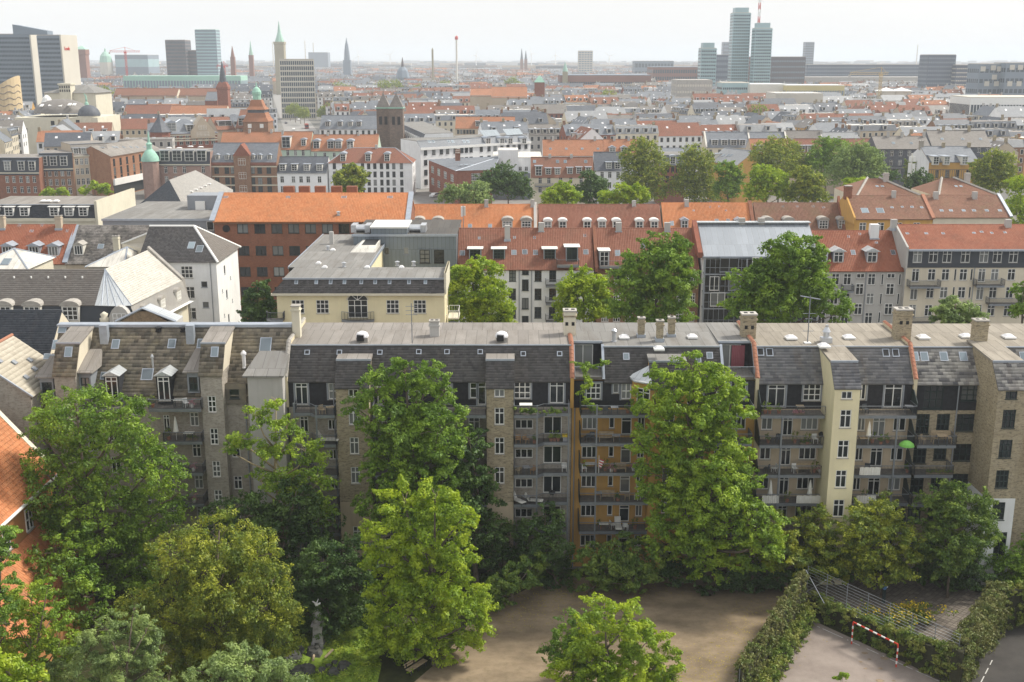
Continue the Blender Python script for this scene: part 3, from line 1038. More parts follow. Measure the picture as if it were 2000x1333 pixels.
def scatter_box(g_parent,name,boxes,count,size,leaf,seed=1,**kw):
 """leaves over rounded boxes given as lists of clump centres and radii"""
 rs=np.random.RandomState(seed)
 C=np.array([b[:3]for b in boxes]);Q=np.array([b[3]for b in boxes])
 return link(name,leaves_mesh(C,Q,count,size,LEAF[leaf],rs,**kw),g_parent)
 # the row of apartment houses across the picture
YF=100.0
def fx(px,py=745,Y=YF):
 return atY(px,py,Y).x
GRP_ROW='apartment houses joined in the long row behind the park'
def surround(b,wins,m='grey_frame',t=0.16):
 """grey boards round the attic windows"""
 for x in wins:
  g=b.P('window_surround')
  c,z,w,h=x[:4]
  g.box(c-w/2-t,c-w/2-.004,-.05,.05,z-.1,z+h+t,M[m])
  g.box(c+w/2+.004,c+w/2+t,-.05,.05,z-.1,z+h+t,M[m])
  g.box(c-w/2-.003,c+w/2+.003,-.05,.05,z+h+.004,z+h+t,M[m])
def wpx(b,x0,x1,y0,y1,style='cross',fr='w',v=0.0):
 """one window from its pixel box"""
 u0,zt=b.px(x0,y0,v)
 u1,zb=b.px(x1,y1,v)
 return((u0+u1)/2,min(zb,zt-.3),u1-u0,max(.3,zt-zb),style,fr)
def wrows(b,x0,x1,y0,y1,rows,style='cross',fr='w',v=0.0):
 """the same window again on every storey: rows are pixel offsets of the top edge"""
 a=wpx(b,x0,x1,y0,y1,style,fr,v)
 out=[]
 xc=(x0+x1)/2
 for r_ in rows:
  z=b.W(xc,y1+r_,v)
  out.append((a[0],z,a[2],a[3],style,fr))
 return out
def stair_tower(b,x0,x1,v,ye,yt,mat,side,wins,roofm,tiles,felt,inset=1.7,vjoin=2.2,base=None,py0=757):
 """a projecting stair tower with its own steep roof running into the main roof"""
 u0,u1=b.U(x0,py0,v),b.U(x1,py0,v)
 we=b.W((x0+x1)/2,ye,v)
 wt=b.W((x0+x1)/2,yt,v+inset)
 lo=0.0
 if base:
  bw=b.W((x0+x1)/2,base[0],v)
  b.block(u0,u1,v,0,0,bw,M[base[1]],f=[w for w in wins if w[1]+w[3]<bw],combined=False,sides='flr')
  lo=bw
 b.block(u0,u1,v,.9,lo,we,M[mat],f=[w for w in wins if w[1]>lo],combined=False,side=M[side],sides='flr')
 t,g=.12,b.P('roof')
 k=(wt-we)/inset
 over=.18
 q=[(u0-.08,v-over,we-over*k+t),(u1+.08,v-over,we-over*k+t),(u1+.08,v+inset,wt+t),(u0-.08,v+inset,wt+t)]
 g.slab(q,t-.01,M[roofm])
 shingles(b.root,[[(p[0],p[1],p[2]+.012)for p in q]],*tiles,M[roofm],seed=int(x0))
 wj=wt+.45
 b.P('flat_roof').hexa([(u0-.1,v+inset-.1,wt-.05),(u1+.1,v+inset-.1,wt-.05),(u1+.1,vjoin+1.2,wj),(u0-.1,vjoin+1.2,wj),(u0-.1,v+inset-.1,wt+t+.06),(u1+.1,v+inset-.1,wt+t+.06),(u1+.1,vjoin+1.2,wj+t),(u0-.1,vjoin+1.2,wj+t)],M[felt])
 b.P('flashing').box(u0-.1,u1+.1,v+inset-.2,v+inset-.11,wt+.02,wt+t+.09,M['lead'])
 for u,s in((u0,-1),(u1,1)):
  p=[(u,v,we),(u,v+inset,wt),(u,vjoin,wj),(u,vjoin,we)]
  b.P('wall').face(p if s<0 else p[::-1],M[side])
 return u0,u1,we,wt
def post(b,px,py,v,top):
 u=b.U(px,py,v)
 b.P('balcony_post').box(u-.07,u+.07,v-.09,v+.05,0,top,M['steel'])
def pipe(b,u,v,w0,w1):
 b.P('drain_pipe').tube([(u,v-.1,w0),(u,v-.1,w1)],.06,M['grey_frame'],6)
 # house with the lichened slate roof (far end of the row, behind the big ash)
xA0,xA1=fx(92,768),fx(557,742)
A=Bld('apartment_building','grey brick apartment house with a lichen covered slate roof and two zinc capped dormers',(xA0,YF),(xA1,YF),group=GRP_ROW)
eA=A.W(265,768)
tA,insA=A.W(300,640,4.4),4.4
LA=A.L
roA=[0,62.5,125,187]
wa=wrows(A,256,282,780,812,roA,'cross')+wrows(A,318,333,811,846,[0,60,122,180],'door')+wrows(A,370,389,806,833,[0,60,122,180],'cross')+wrows(A,165,185,790,820,roA,'cross')+wrows(A,210,232,830,862,roA[:3],'cross')+wrows(A,452,470,868,894,[0,62,124],'cross')
A.block(0,LA,0,11,0,eA,M['w_brown'],f=wa,combined=False)
A.steep(0,LA,0,insA+.5,eA,tA-eA,insA,M['s_moss'],M['felt_brown'],M['w_brown'],tiles=(.42,.36,False),fall=.05,over=.3)
A.P('roof').slab([(LA,11.3,eA),(0,11.3,eA),(0,insA+.5,tA+.1),(LA,insA+.5,tA+.1)],.12,M['s_moss'])
A.P('flashing').box(-.2,LA,insA-.25,insA+.8,tA+.16,tA+.34,M['lead'])
def a_tower(x0,x1,xt):
 u0,u1,v=A.U(x0,735,-1.2),A.U(x1,735,-1.2),-1.2
 we=A.W((x0+x1)/2,729,v)
 ws=[]if x0<300 else wrows(A,405,423,774,806,[0,63,126,182],'six',v=v)
 A.block(u0,u1,v,1.6,0,we,M['w_brown'],f=ws,combined=False,sides='flr')
 wt=A.W(x0+20,671,v+1.5)
 q=[(u0-.1,v-.2,we-.3),(u1+.1,v-.2,we-.3),(u1+.1,v+1.5,wt),(u0-.1,v+1.5,wt)]
 A.P('roof').slab(q,.1,M['s_moss'])
 shingles(A.root,[[(p[0],p[1],p[2]+.01)for p in q]],.42,.36,M['s_moss'],seed=x0)
 wk=wt+.75
 A.P('flat_roof').slab([(u0-.15,v+1.5,wt+.02),(u1+.15,v+1.5,wt+.02),(u1+.15,4.3,wk),(u0-.15,4.3,wk)],.15,M['felt_brown'])
 for u,s in((u0,-1),(u1,1)):
  p=[(u,v,we),(u,v+1.5,wt),(u,4.2,wk),(u,4.2,we)]
  A.P('wall').face(p if s<0 else p[::-1],M['w_palecream'])
 A.P('flashing').box(u0-.15,u1+.15,v+1.38,v+1.48,wt-.05,wt+.12,M['lead'])
 A.sl=(v-.2,we-.2,v+1.5,wt+.1)
 A.skylight((x0+x1)/2+8,688,.7,1.0)
 A.sl=(0,eA+.14,insA,tA+.14)
a_tower(105,147,123)
a_tower(390,433,402)
for x in(221,322):
 A.dormer(x,783,1.1,2.3,'door','w','gable','attic','zincpale')
for x,y,w,h in((122,645,.8,.7),(111,674,.8,1.0),(226,673,.75,1.0),(336,672,.75,1.0),(393,672,.75,1.0),(519,674,1.1,1.5),(288,732,1.1,1.2),(206,735,.9,.8),(92,697,.6,.6),(101,699,.6,.6)):
 A.skylight(x,y,w,h)
for x in(205,373):
 u,z=A.slope_px(x,665)
 v=A.on(u,z)[1]
 A.chimney(u,v,z-.5,z+1.5,.75,.6,'lead',False,0,False)
u,z=A.slope_px(477,715)
A.vent(u,A.on(u,z)[1],z-.2,1.7,.18,'dome')
u,z=A.slope_px(299,720);A.vent(u,A.on(u,z)[1],z-.2,1.6,.1)
for x,y in((310,646),(358,646)):
 u,z=A.slope_px(x,y);A.vent(u,A.on(u,z)[1],z-.1,.5,.25,'black')
v=-1.6
u0,u1=A.U(483,740,v),A.U(551,740,v)
wb=A.W(515,736,v)
A.block(u0,u1,v,0,0,wb,M['w_grey'],f=wrows(A,492,503,930,960,[0],'cross',v=v),combined=False,sides='flr',part='rendered_bay')
A.P('bay_roof').hexa([(u0-.4,v-.3,wb),(u1+.2,v-.3,wb),(u1+.2,1.6,wb+.2),(u0-.4,1.6,wb+.2),(u0-.4,v-.3,wb+.14),(u1+.2,v-.3,wb+.14),(u1+.2,1.6,wb+1.6),(u0+.5,1.6,wb+1.6)],M['felt_grey'])
for x0,x1,yb,yt in((155,178,771,729),(366,389,768,728),(78,104,776,738)):
 ua,ub,v=A.U(x0,750,-.5),A.U(x1,750,-.5),-.5
 wlo,whi=A.W(x0,yb,v),A.W(x0,yt,v)
 A.block(ua,ub,v,2.2,wlo,whi,M['grey_frame'],f=[((ua+ub)/2,wlo+.25,(ub-ua)-.3,whi-wlo-.7,'four','d')],combined=False,part='glazed_bay',sides='flr')
 A.P('bay_roof').hexa([(ua-.3,v-.3,whi),(ub+.3,v-.3,whi),(ub+.3,2.6,whi+.1),(ua-.3,2.6,whi+.1),(ua-.3,v-.3,whi+.12),(ub+.3,v-.3,whi+.12),(ub+.1,2.6,whi+1.5),(ua+.1,2.6,whi+1.5)],M['felt_brown'])
ua,ub=A.U(434,760,-.35),A.U(480,760,-.35)
wlo,whi=A.W(450,789,-.35),A.W(450,750,-.35)
A.block(ua,ub,-.35,0,wlo,whi,M['s_moss'],f=[((ua+ub)/2,wlo+.5,.9,.9,'one','d')],part='slate_hung_wall',sides='flrk',combined=False)
for(x0,x1,ya)in((291,393,802),(320,395,866),(322,397,927),(325,399,988)):
 A.balcony(A.U(x0,ya,-1.9),A.U(x1,ya,-1.9),A.W(340,ya,-1.9)+.1,-1.9)
A.balcony(A.U(165,800,-1.6),A.U(236,800,-1.6),A.W(200,800,-1.6),-1.6)
pipe(A,A.U(437,800),0,0,eA)
pipe(A,A.U(480,800),0,0,eA-1)
A.done()
# house with dark shingles and yellow brown brick towers
xB0,xB1=fx(561,742),fx(1117,742)
B=Bld('apartment_building','yellow brown brick apartment house with dark shingle slopes and two narrow stair towers',(xB0,YF),(xB1,YF),group=GRP_ROW)
LB=B.L
aB,eB=B.W(840,795),B.W(840,742)
inB=2.1
tB=B.W(840,676,inB)
vbB=atZ(840,632,tB+.4).y-YF
att=[wpx(B,576,602,749,791,'door'),wpx(B,641,662,749,780,'four'),wpx(B,728,748,749,791,'door'),wpx(B,797,820,747,780,'four'),wpx(B,860,882,747,790,'door'),wpx(B,918,932,748,778,'half'),wpx(B,933,949,748,791,'leaf'),wpx(B,1004,1036,747,779,'nine'),wpx(B,1074,1101,747,788,'door')]
low=wrows(B,585,603,812,846,[2,59,117,175,230],'door')+wrows(B,640,664,818,838,[2,60,118,176],'tri0')
for x in(745,800,862,915):
 low+=wrows(B,x,x+22,814,840,[2,59,117,175,230],'cross')
low+=wrows(B,1006,1041,818,836,[2,59,117,175],'tri0')+wrows(B,1062,1097,812,846,[2,59,117,175],'two')
B.block(0,LB,0,11,0,aB,M['w_brown'],f=low,combined=False)
B.block(0,LB,0,11,aB,eB,M['attic'],f=att,combined=False,side=M['w_cream'])
surround(B,att)
B.steep(0,LB,0,vbB,eB,tB-eB,inB,M['s_dark'],M['felt_brown'],M['w_cream'],tiles=(.34,.26,False),fall=.3)
for x0,x1,xs in((655,720,[(600,664)]),(950,1003,[(1553,1616)])):
 cx=690 if x0<800 else 975.5
 ws=[wpx(B,cx-10,cx+10,761,776,'two',v=-1.5)]+wrows(B,cx-9.5,cx+9.5,797,830,[0,57.5,115,173,230],'cross',v=-1.5)
 stair_tower(B,x0,x1,-1.5,757,705,'w_yellowbrick','w_cream',ws,'s_dark',(.34,.26),'felt_brown',base=(981,'w_pinkcream'))
for x,y in((600,689),(663,689),(742,689),(818,688),(873,688),(938,688),(1022,692),(1093,692)):
 B.skylight(x,y,.5,.5,'black')
slB=[B.W(800,y,-1.7)+.1 for y in(813,870,930,987,1043)]
def bx(px,v=-1.7,py=800):return B.U(px,py,v)
for i,w in enumerate(slB):
 B.balcony(bx(572),bx(654),w,-1.9,angled=[(bx(572),-1.2),(bx(605),-1.2),(bx(617),-1.9),(bx(654),-1.9)])
 B.balcony(bx(729),bx(949),w,-1.9,angled=[(bx(729),-1.9),(bx(770),-1.9),(bx(782),-1.2),(bx(888),-1.2),(bx(900),-1.9),(bx(949),-1.9)])
 B.balcony(bx(1004),bx(1112),w,-1.9,angled=[(bx(1004),-1.9),(bx(1049),-1.9),(bx(1062),-1.3),(bx(1112),-1.3)])
for x,v in((617,-1.9),(770,-1.9),(900,-1.9),(1049,-1.9),(1111,-1.3),(574,-1.2)):
 post(B,x,800,v,slB[0]+1.0)
pipe(B,B.U(655,800)-.1,0,0,eB-.2);pipe(B,B.U(1004,800),0,0,eB-.2);pipe(B,B.U(728,800),0,0,eB-.2)
u,w=B.px(586,655,6);B.chimney(u,4.6,tB,tB+3.3,.75,.75,'w_ivory',True,0,False)
u=B.U(849,655,5.0);B.chimney(u,5.0,tB,tB+1.7,.9,.8,'w_grey',True,2,False)
for x in(709,980):
 u=B.U(x,662,3.4)
 g=G();g.box(-.55,.55,-.4,.4,0,.55,M['stone']);g.lathe([(.6,.55),(.62,.7),(.5,.95),(.2,1.1)],M['dome'],12);g.box(-.45,.2,-.62,-.38,.25,.85,M['black'])
 g.build('vent_hood',B.root,(u,3.0,tB+.1))
u=B.U(806,660,3.2);wv=tB+.2
g=G();g.tube([(0,0,0),(0,0,4.2)],.045,M['steel'],5)
for i,h in enumerate((3.1,3.5,3.9)):
 g.tube([(-.55,0,h),(.55,0,h)],.025,M['steel'],4)
g.tube([(0,-.5,3.3),(0,.5,3.3)],.02,M['steel'],4)
g.build('aerial',B.root,(u,2.6,wv-.4))
B.done()
# ochre house
xC0,xC1=fx(1118,742),fx(1478,742)
Cb=Bld('apartment_building','ochre rendered apartment house with black attic, roof terraces and long balconies',(xC0,YF),(xC1,YF),group=GRP_ROW)
LC=Cb.L
aC,eC,inC=Cb.W(1200,797),Cb.W(1200,744),2.1
tC=Cb.W(1200,679,inC)
vbC=atZ(1200,632,tC+.4).y-YF
att=[wpx(Cb,1145,1173,749,780,'nine'),wpx(Cb,1198,1208,750,768,'one'),wpx(Cb,1214,1232,749,780,'four'),wpx(Cb,1350,1372,749,780,'four'),wpx(Cb,1400,1424,749,792,'door'),wpx(Cb,1438,1456,750,781,'four')]
low=[]
for rows in([1,57,114,171,229],):
 low+=wrows(Cb,1137,1167,815,838,rows,'tri0')+wrows(Cb,1190,1200,815,836,rows,'one')+wrows(Cb,1214,1233,815,848,rows,'leaf')+wrows(Cb,1246,1259,815,838,rows,'two')
 low+=wrows(Cb,1352,1376,815,838,rows,'four')+wrows(Cb,1398,1414,815,848,rows,'leaf')+wrows(Cb,1430,1456,815,838,rows,'tri0')
Cb.block(0,LC,0,11,0,aC,M['w_ochre'],f=low,combined=False)
Cb.block(0,LC,0,11,aC,eC,M['attic'],f=att,combined=False)
surround(Cb,att)
uT0,uT1=Cb.U(1180,742),Cb.U(1411,742)
tm,sm=M['s_grey'],M['s_dark']
Cb.steep(uT0,uT1,0,vbC,eC,tC-eC,inC,sm,M['felt_grey'],M['w_ochre'],tiles=(.34,.26,False))
for ua,ub,doorpx in((.05,uT0,(1124,1172)),(uT1,LC-.05,(1413,1456))):
 wf=Cb.W(1200,737,0)
 g=Cb.P('terrace')
 g.box(ua,ub,0,3.3,wf-.25,wf,M['deck'])
 d=(ub-ua)
 Cb.block(ua,ub,3.2,3.6,wf,tC+.25,M['attic'],f=[((ua+ub)/2-.35,wf+.06,d*.66,2.25,'two','w')],combined=False,part='terrace_wall',sides='f')
 for u,s in((ua+.02,0),(ub-.12,1)):
  g.prism([(0,wf),(3.3,wf),(3.3,tC+.3),(inC,tC+.2),(0,eC+.1)],'x',u,u+.1,M['attic'])
  Cb.P('flashing').slab([(u-.05,-.1,eC+.2),(u+.2,-.1,eC+.2),(u+.2,inC,tC+.32),(u-.05,inC,tC+.32)],.08,M['lead'])
 rg=G();rail_path(rg,[(ua+.15,.05),(ub-.15,.05)],wf,1.0,M['grey_frame'],M['lead'])
 rg.build('terrace_railing',Cb.root)
 Cb.P('flat_roof').hexa([(ua,3.0,tC+.2),(ub,3.0,tC+.2),(ub,vbC+.2,tC+.3),(ua,vbC+.2,tC+.3),(ua,3.0,tC+.36),(ub,3.0,tC+.36),(ub,vbC+.2,tC+.45),(ua,vbC+.2,tC+.45)],M['felt_grey'])
 Cb.P('flashing').box(ua,ub,2.86,2.99,tC+.2,tC+.42,M['lead'])
Cb.sl=(0,eC+.14,inC,tC+.14)
tw=[wpx(Cb,1296,1318,762,776,'two',v=-1.8)]+wrows(Cb,1298,1317,799,831,[0,57,115,172],'cross',v=-1.8)
stair_tower(Cb,1272,1343,-1.8,759,708,'w_ochre','w_ochre',tw,'s_dark',(.34,.26),'felt_grey')
u=Cb.U(1302,1055,-1.8)
link('door',win_meshes(1.1,2.3,'one','g',True)[0],Cb.root,(u,-1.8-REVEAL+.02,0.15))
ua,ub=Cb.U(1236,750,-1.2),Cb.U(1271,750,-1.2)
wl,wh=aC+.02,Cb.W(1250,748,-1.2)
Cb.P('corner_bay').prism([(ua,0),(ua+.2,-.7),(ub,-1.7),(ub,0)],'z',wl,wh,M['w_ochre'])
Cb.P('bay_roof').hexa([(ua-.2,.3,wh),(ua+.1,-.95,wh),(ub,-2.0,wh),(ub,.3,wh),(ua-.2,.3,wh+.25),(ua+.1,-.95,wh+.12),(ub,-2.0,wh+.12),(ub,.3,wh+1.25)],M['zincpale'])
ang=math.atan2(-1.0,ub-ua-.2)
put_window(Cb.root,(ua+.2+(ub-ua-.2)*.5+.02,-1.2-.16,wl+.15),ang,1.35,2.1,'door','w',False)
Cb.skylight(1223,697,.6,.7)
Cb.skylight(1386,695,.6,.7);Cb.skylight(1364,702,.5,.8)
slC=[Cb.W(1200,y,-1.8)+.1 for y in(814,869,927,984,1041)]
for w in slC:
 Cb.balcony(Cb.U(1135,800,-1.8),Cb.U(1271,800,-1.8),w,-1.8)
 Cb.balcony(Cb.U(1345,800,-1.8),Cb.U(1472,800,-1.8),w,-1.8)
 us=Cb.U(1135,800,-1.8)
 Cb.P('privacy_screen').box(us-.06,us,-1.8,-.01,w,w+1.7,M['dark_frame'])
for x in(1166,1440):
 post(Cb,x,800,-1.85,slC[0]+1.05)
pipe(Cb,.25,0,0,aC)
for x,y,v,h in((1252,655,5.2,2.0),(1288,665,3.6,2.1),(1311,655,5.4,2.0)):
 u=Cb.U(x,y,v);Cb.chimney(u,v,tC+.1,tC+.1+h,.62,.62,'w_yellowbrick',True,1,True)
for x,y in((1219,662),(1352,661),(1287,683)):
 p=atZ(x,y,tC+.25);Cb.dome(p.x-xC0,p.y-YF,tC+(.3 if y<680 else.22),.95)
p=atZ(1199,668,tC+.2);Cb.vent(p.x-xC0,p.y-YF,tC+.2,1.3,.2)
Cb.done()
# cream house with the projecting stair tower
xD0,xD1=fx(1479,742),fx(1786,742)
D=Bld('apartment_building','cream rendered apartment house with a bright stair tower between two stacks of balconies',(xD0,YF),(xD1,YF),group=GRP_ROW)
LD=D.L
aD,eD,inD=D.W(1600,799),D.W(1600,746),2.1
tD=D.W(1600,679,inD)
vbD=atZ(1600,633,tD+.4).y-YF
att=[wpx(D,1501,1532,752,795,'door'),wpx(D,1570,1602,751,783,'nine'),wpx(D,1676,1690,751,781,'two'),wpx(D,1729,1760,751,796,'door')]
rows=[0,58,116,172,230]
low=wrows(D,1488,1508,815,840,rows,'two')+wrows(D,1530,1547,815,851,rows,'door')+wrows(D,1565,1597,815,840,rows,'tri0')+wrows(D,1676,1689,817,842,rows,'two')+wrows(D,1706,1727,817,853,rows,'door')+wrows(D,1746,1768,817,842,rows,'two')
D.block(0,LD,0,11,0,aD,M['w_pinkcream'],f=low,combined=False)
D.block(0,LD,0,11,aD,eD,M['attic'],f=att,combined=False,side=M['w_cream'])
surround(D,att)
D.steep(0,LD,0,vbD,eD,tD-eD,inD,M['s_grey'],M['felt_tan'],M['w_cream'],tiles=(.5,.3,False))
vt=-3.9
tw=[wpx(D,1644,1664,765,780,'two',v=vt)]+wrows(D,1642,1661,801,836,[0,59,117,174],'cross',v=vt)
stair_tower(D,1631,1681,vt,758,708,'w_bright','w_bright',tw,'s_grey',(.5,.3),'felt_tan')
for x,y in((1485,688),(1503,689),(1730,690),(1749,690)):
 D.skylight(x,y,.65,.8,'black')
slD=[D.W(1600,y,-1.8)+.1 for y in(815,873,931,986,1043)]
for i,w in enumerate(slD):
 D.balcony(D.U(1487,800,-1.8),D.U(1612,800,-1.8),w,-1.8,ends='l')
 D.balcony(D.U(1678,800,-1.8),D.U(1791,800,-1.8),w,-1.8,ends='r')
 for us,s in((D.U(1486,800,-1.8),1),(D.U(1792,800,-1.8),-1)):
  D.P('privacy_screen').prism([(-1.7,w),(-.01,w),(-.01,w+2.1),(-.6,w+2.1),(-1.7,w+1.2)],'x',us-.03,us+.03,M['dark_frame'])
for x in(1529,1755):
 post(D,x,800,-1.85,slD[1]+2.9)
for x,y in((1545,662),(1658,661),(1609,680)):
 p=atZ(x,y,tD+.3);D.dome(p.x-xD0,p.y-YF,tD+(.3 if y<675 else.4),1.05)
p=atZ(1613,668,tD+.3)
g=G();g.box(-.5,.5,-.4,.4,0,.5,M['chrome']);g.lathe([(.3,.5),(.3,1.0),(.4,1.05),(.15,1.5),(.15,1.7)],M['chrome'],12)
g.build('vent_hood',D.root,(p.x-xD0,p.y-YF,tD+.25))
p=atZ(1577,669,tD+.3)
g=G();g.tube([(0,0,0),(0,0,4.6)],.05,M['steel'],5);g.tube([(-.9,.2,4.55),(.9,-.2,4.3)],.06,M['steel'],4)
for h,l in((1.2,.5),(2.9,.6),(2.4,.35)):
 g.tube([(-l,0,h),(l,0,h)],.025,M['steel'],4)
g.box(-.3,.3,-.3,.3,0,.1,M['white'])
g.build('aerial',D.root,(p.x-xD0,p.y-YF,tD+.2))
D.done()
# end house of yellow grey brick with dark windows
xE0,xE1=fx(1787,745),62.0
E=Bld('apartment_building','yellow grey brick apartment house with dark green windows and a big projecting tower',(xE0,YF),(xE1,YF),group=GRP_ROW)
LE=E.L
aE,eE,inE=E.W(1850,802),E.W(1850,748),2.3
tE=E.W(1850,680,inE)
vbE=atZ(1850,634,tE+.4).y-YF
att=[wpx(E,1807,1840,752,799,'nine','d'),wpx(E,1879,1913,753,783,'nine','d')]
rows=[0,58,116,174,230]
low=wrows(E,1791,1813,809,848,rows,'nine','d')+wrows(E,1831,1853,809,841,rows,'nine','d')+wrows(E,1870,1904,809,843,rows,'nine','d')
E.block(0,LE,0,11,0,aE,M['w_yellowbrick'],f=low,combined=False)
E.block(0,LE,0,11,aE,eE,M['attic'],f=att,combined=False)
E.steep(0,LE,0,vbE,eE,tE-eE,inE,M['s_pale'],M['felt_tan'],M['w_yellowbrick'],tiles=(.5,.32,False))
for x in(1786,1805,1843,1881,1999):
 E.skylight(x,697,.75,.95)
vt=-4.3
tw=[wpx(E,1965,1986,765,780,'two','d',v=vt)]+wrows(E,1960,1981,801,837,[0,58,117,179],'nine','d',v=vt)+[wpx(E,1944,1962,1040,1088,'door','d',v=vt)]
stair_tower(E,1951,2009,vt,760,708,'w_yellowbrick','w_yellowbrick',tw,'s_pale',(.5,.32),'felt_tan',base=(974,'w_white'))
slE=[E.W(1850,y,-1.7)+.1 for y in(873,931,988)]
for w in slE:
 E.balcony(E.U(1793,850,-1.7),E.U(1869,850,-1.7),w,-1.7)
pipe(E,E.U(1868,800),0,0,eE-.2)
p=atZ(1911,668,tE+.3);E.chimney(p.x-xE0,p.y-YF,tE+.1,tE+2.4,1.25,1.0,'w_yellowbrick',True,2,False)
for x,y in((1803,661),(1887,659),(1970,660)):
 p=atZ(x,y,tE+.3);E.dome(p.x-xE0,p.y-YF,tE+.3,1.1)
E.done()
# party walls with tiled copings and their big chimneys
def party_wall(x,label,e,t,ins,vb,col,chim=None,mat='w_ochre',cw=1.3,ch=2.6):
 g=G()
 o=thing('party_wall',label,'wall',(x,YF,0),0,'party walls between the houses of the long row')
 pts=[(-.3,e-2.6),(-.3,e+.3),(ins,t+.45),(vb,t+.75),(vb,t-1),(0.6,e-2.6)]
 g.prism(pts,'x',-.16,.16,M[mat]);g.build('wall',o)
 cg=G()
 for(a,b_)in((pts[1],pts[2]),(pts[2],pts[3])):
  n=max(2,int(math.hypot(b_[0]-a[0],b_[1]-a[1])/.38))
  for i in range(n):
   f0,f1=i/n,(i+.97)/n
   y0,z0,y1,z1=a[0]+(b_[0]-a[0])*f0,a[1]+(b_[1]-a[1])*f0,a[0]+(b_[0]-a[0])*f1,a[1]+(b_[1]-a[1])*f1
   cg.hexa([(-.22,y0,z0+.01),(.22,y0,z0+.01),(.22,y1,z1+.01),(-.22,y1,z1+.01),(-.05,y0,z0+.16),(.05,y0,z0+.16),(.05,y1,z1+.12),(-.05,y1,z1+.12)],M[col],'b')
 cg.build('coping_tiles',o,kind='stuff')
 if chim:
  h=G()
  h.box(-cw/2,cw/2,chim-.55,chim+.55,t-.2,t+ch,M['w_yellowbrick' if mat!='w_ochre' or ch<2.7 else 'w_ivory'])
  h.box(-cw/2-.1,cw/2+.1,chim-.65,chim+.65,t+ch-.5,t+ch-.35,M['w_yellowbrick'])
  h.box(-cw/2-.08,cw/2+.08,chim-.63,chim+.63,t+ch,t+ch+.14,M['concrete'])
  for sx in(-.3,.3):
   h.box(sx-.16,sx+.16,chim-.2,chim+.2,t+ch+.14,t+ch+.18,M['black'])
   h.box(sx-.14,sx+.14,chim-.57,chim-.53,t+ch-1.35,t+ch-1.0,M['black'])
  h.build('chimney',o)
party_wall(xA1+.1,'grey coped party wall between the lichened slate roof and the dark shingle roof',eB,tB+.1,inB,10,'stone',None,'w_cream')
party_wall(xB1+.02,'party wall with red coping and a whitewashed chimney beside the plant filled roof terrace',eC,tC,inC,9.6,'terracotta',5.6,'w_ochre',1.15,2.75)
party_wall(xC1+.02,'party wall with red coping beside the roof terrace with the red curtain',eC,tC,inC,9.6,'terracotta',5.0,'w_cream',1.35,2.55)
party_wall(xD1+.05,'party wall with red coping and tall brick chimney between tan roofs',eD,tD,inD,9.6,'terracotta',4.6,'w_cream',1.5,3.1)
# wing at the near left corner, gable towards the park
W=Bld('wing_building','brick side wing with cream tiled roof slope and gable beside the lichened slate house',(-53.5,97.6),(-43.9,97.6))
eW,rW=atY(60,773,97.6).z,21.6
vq=8.2
W.block(0,9.6,0,vq,0,eW,M['w_brown'],r=[(1.4,eW-3.2,1.2,1.7,'cross','w'),(5.2,eW-3.2,1.5,2.0,'four','d')],combined=False)
W.P('wall').face([(0,0,eW),(9.6,0,eW),(4.8,0,rW)],M['w_brown'])
W.P('wall').face([(9.6,vq,eW),(0,vq,eW),(4.8,vq,rW)],M['w_brown'])
W.P('roof').slab([(9.9,-.15,eW-.1),(9.9,vq,eW-.1),(4.8,vq,rW+.12),(4.8,-.15,rW+.12)],.12,M['s_beige'])
W.P('roof').slab([(-.3,vq,eW-.1),(-.3,-.15,eW-.1),(4.8,-.15,rW+.12),(4.8,vq,rW+.12)],.12,M['s_beige'])
shingles(W.root,[[(9.9,-.15,eW-.09),(9.9,vq,eW-.09),(4.8,vq,rW+.13),(4.8,-.15,rW+.13)]],.62,.5,M['s_beige'],seed=3)
W.P('ridge_cap').tube([(4.8,-.15,rW+.16),(4.8,vq,rW+.16)],.16,M['terracotta'],6)
W.P('flashing').slab([(9.95,-.28,eW-.02),(9.95,-.12,eW-.02),(4.8,-.12,rW+.24),(4.8,-.28,rW+.24)],.12,M['lead'])
for du,dv in((6.2,2.0),(6.9,3.4),(8.4,2.2),(8.2,4.6),(8.9,3.6),(7.4,5.6)):
 z=rW+.2-(du-4.8)*(rW-eW)/4.8
 g=G();g.box(-.25,.25,-.28,.28,-.1,.12,M['grey_frame'])
 g.build('roof_hatch',W.root,(du,dv,z),(0,math.atan2(rW-eW,4.8),0))
W.done()
g2=Bld('house','house with smooth black slate roof behind the cream tiled wing',(-64,108),(-46.6,108))
g2 .block(0,17.4,0,10,0,18,M['w_palecream'])
g2 .gable(0,17.4,0,10,18,4.4,M['s_black'],M['w_palecream'],tiles=(.3,.3,False))
g2 .done()
# church like house at the lower left edge
H=Bld('church_house','ochre church like house with steep orange tiled roof and a lean-to aisle',(-53,62),(-53,94))
H2=H
hx=[-53+0,-41.0]
def hw(x,y,z):return(y-62,-(x+53),z)
eH=12.2;rzx,rz=-47.2,19.4
def hf(pts,m,part='wall'):
 H.P(part).face([hw(*p)for p in pts],M[m])
hf([(-41.2,62,0),(-41.2,93.8,0),(-41.2,93.8,eH),(-41.2,62,eH)],'w_orange')
hf([(-41.2,93.8,0),(-53,93.8,0),(-53,93.8,eH),(rzx,93.8,rz),(-41.2,93.8,eH)],'w_orange')
hf([(-53,62,0),(-41.2,62,0),(-41.2,62,eH),(rzx,62,rz),(-53,62,eH)],'w_orange')
qr=[hw(-40.7,61.8,eH-.3),hw(-40.7,94.0,eH-.3),hw(rzx,94.0,rz+.2),hw(rzx,61.8,rz+.2)]
H.P('roof').slab(qr,.2,M['t_orange'])
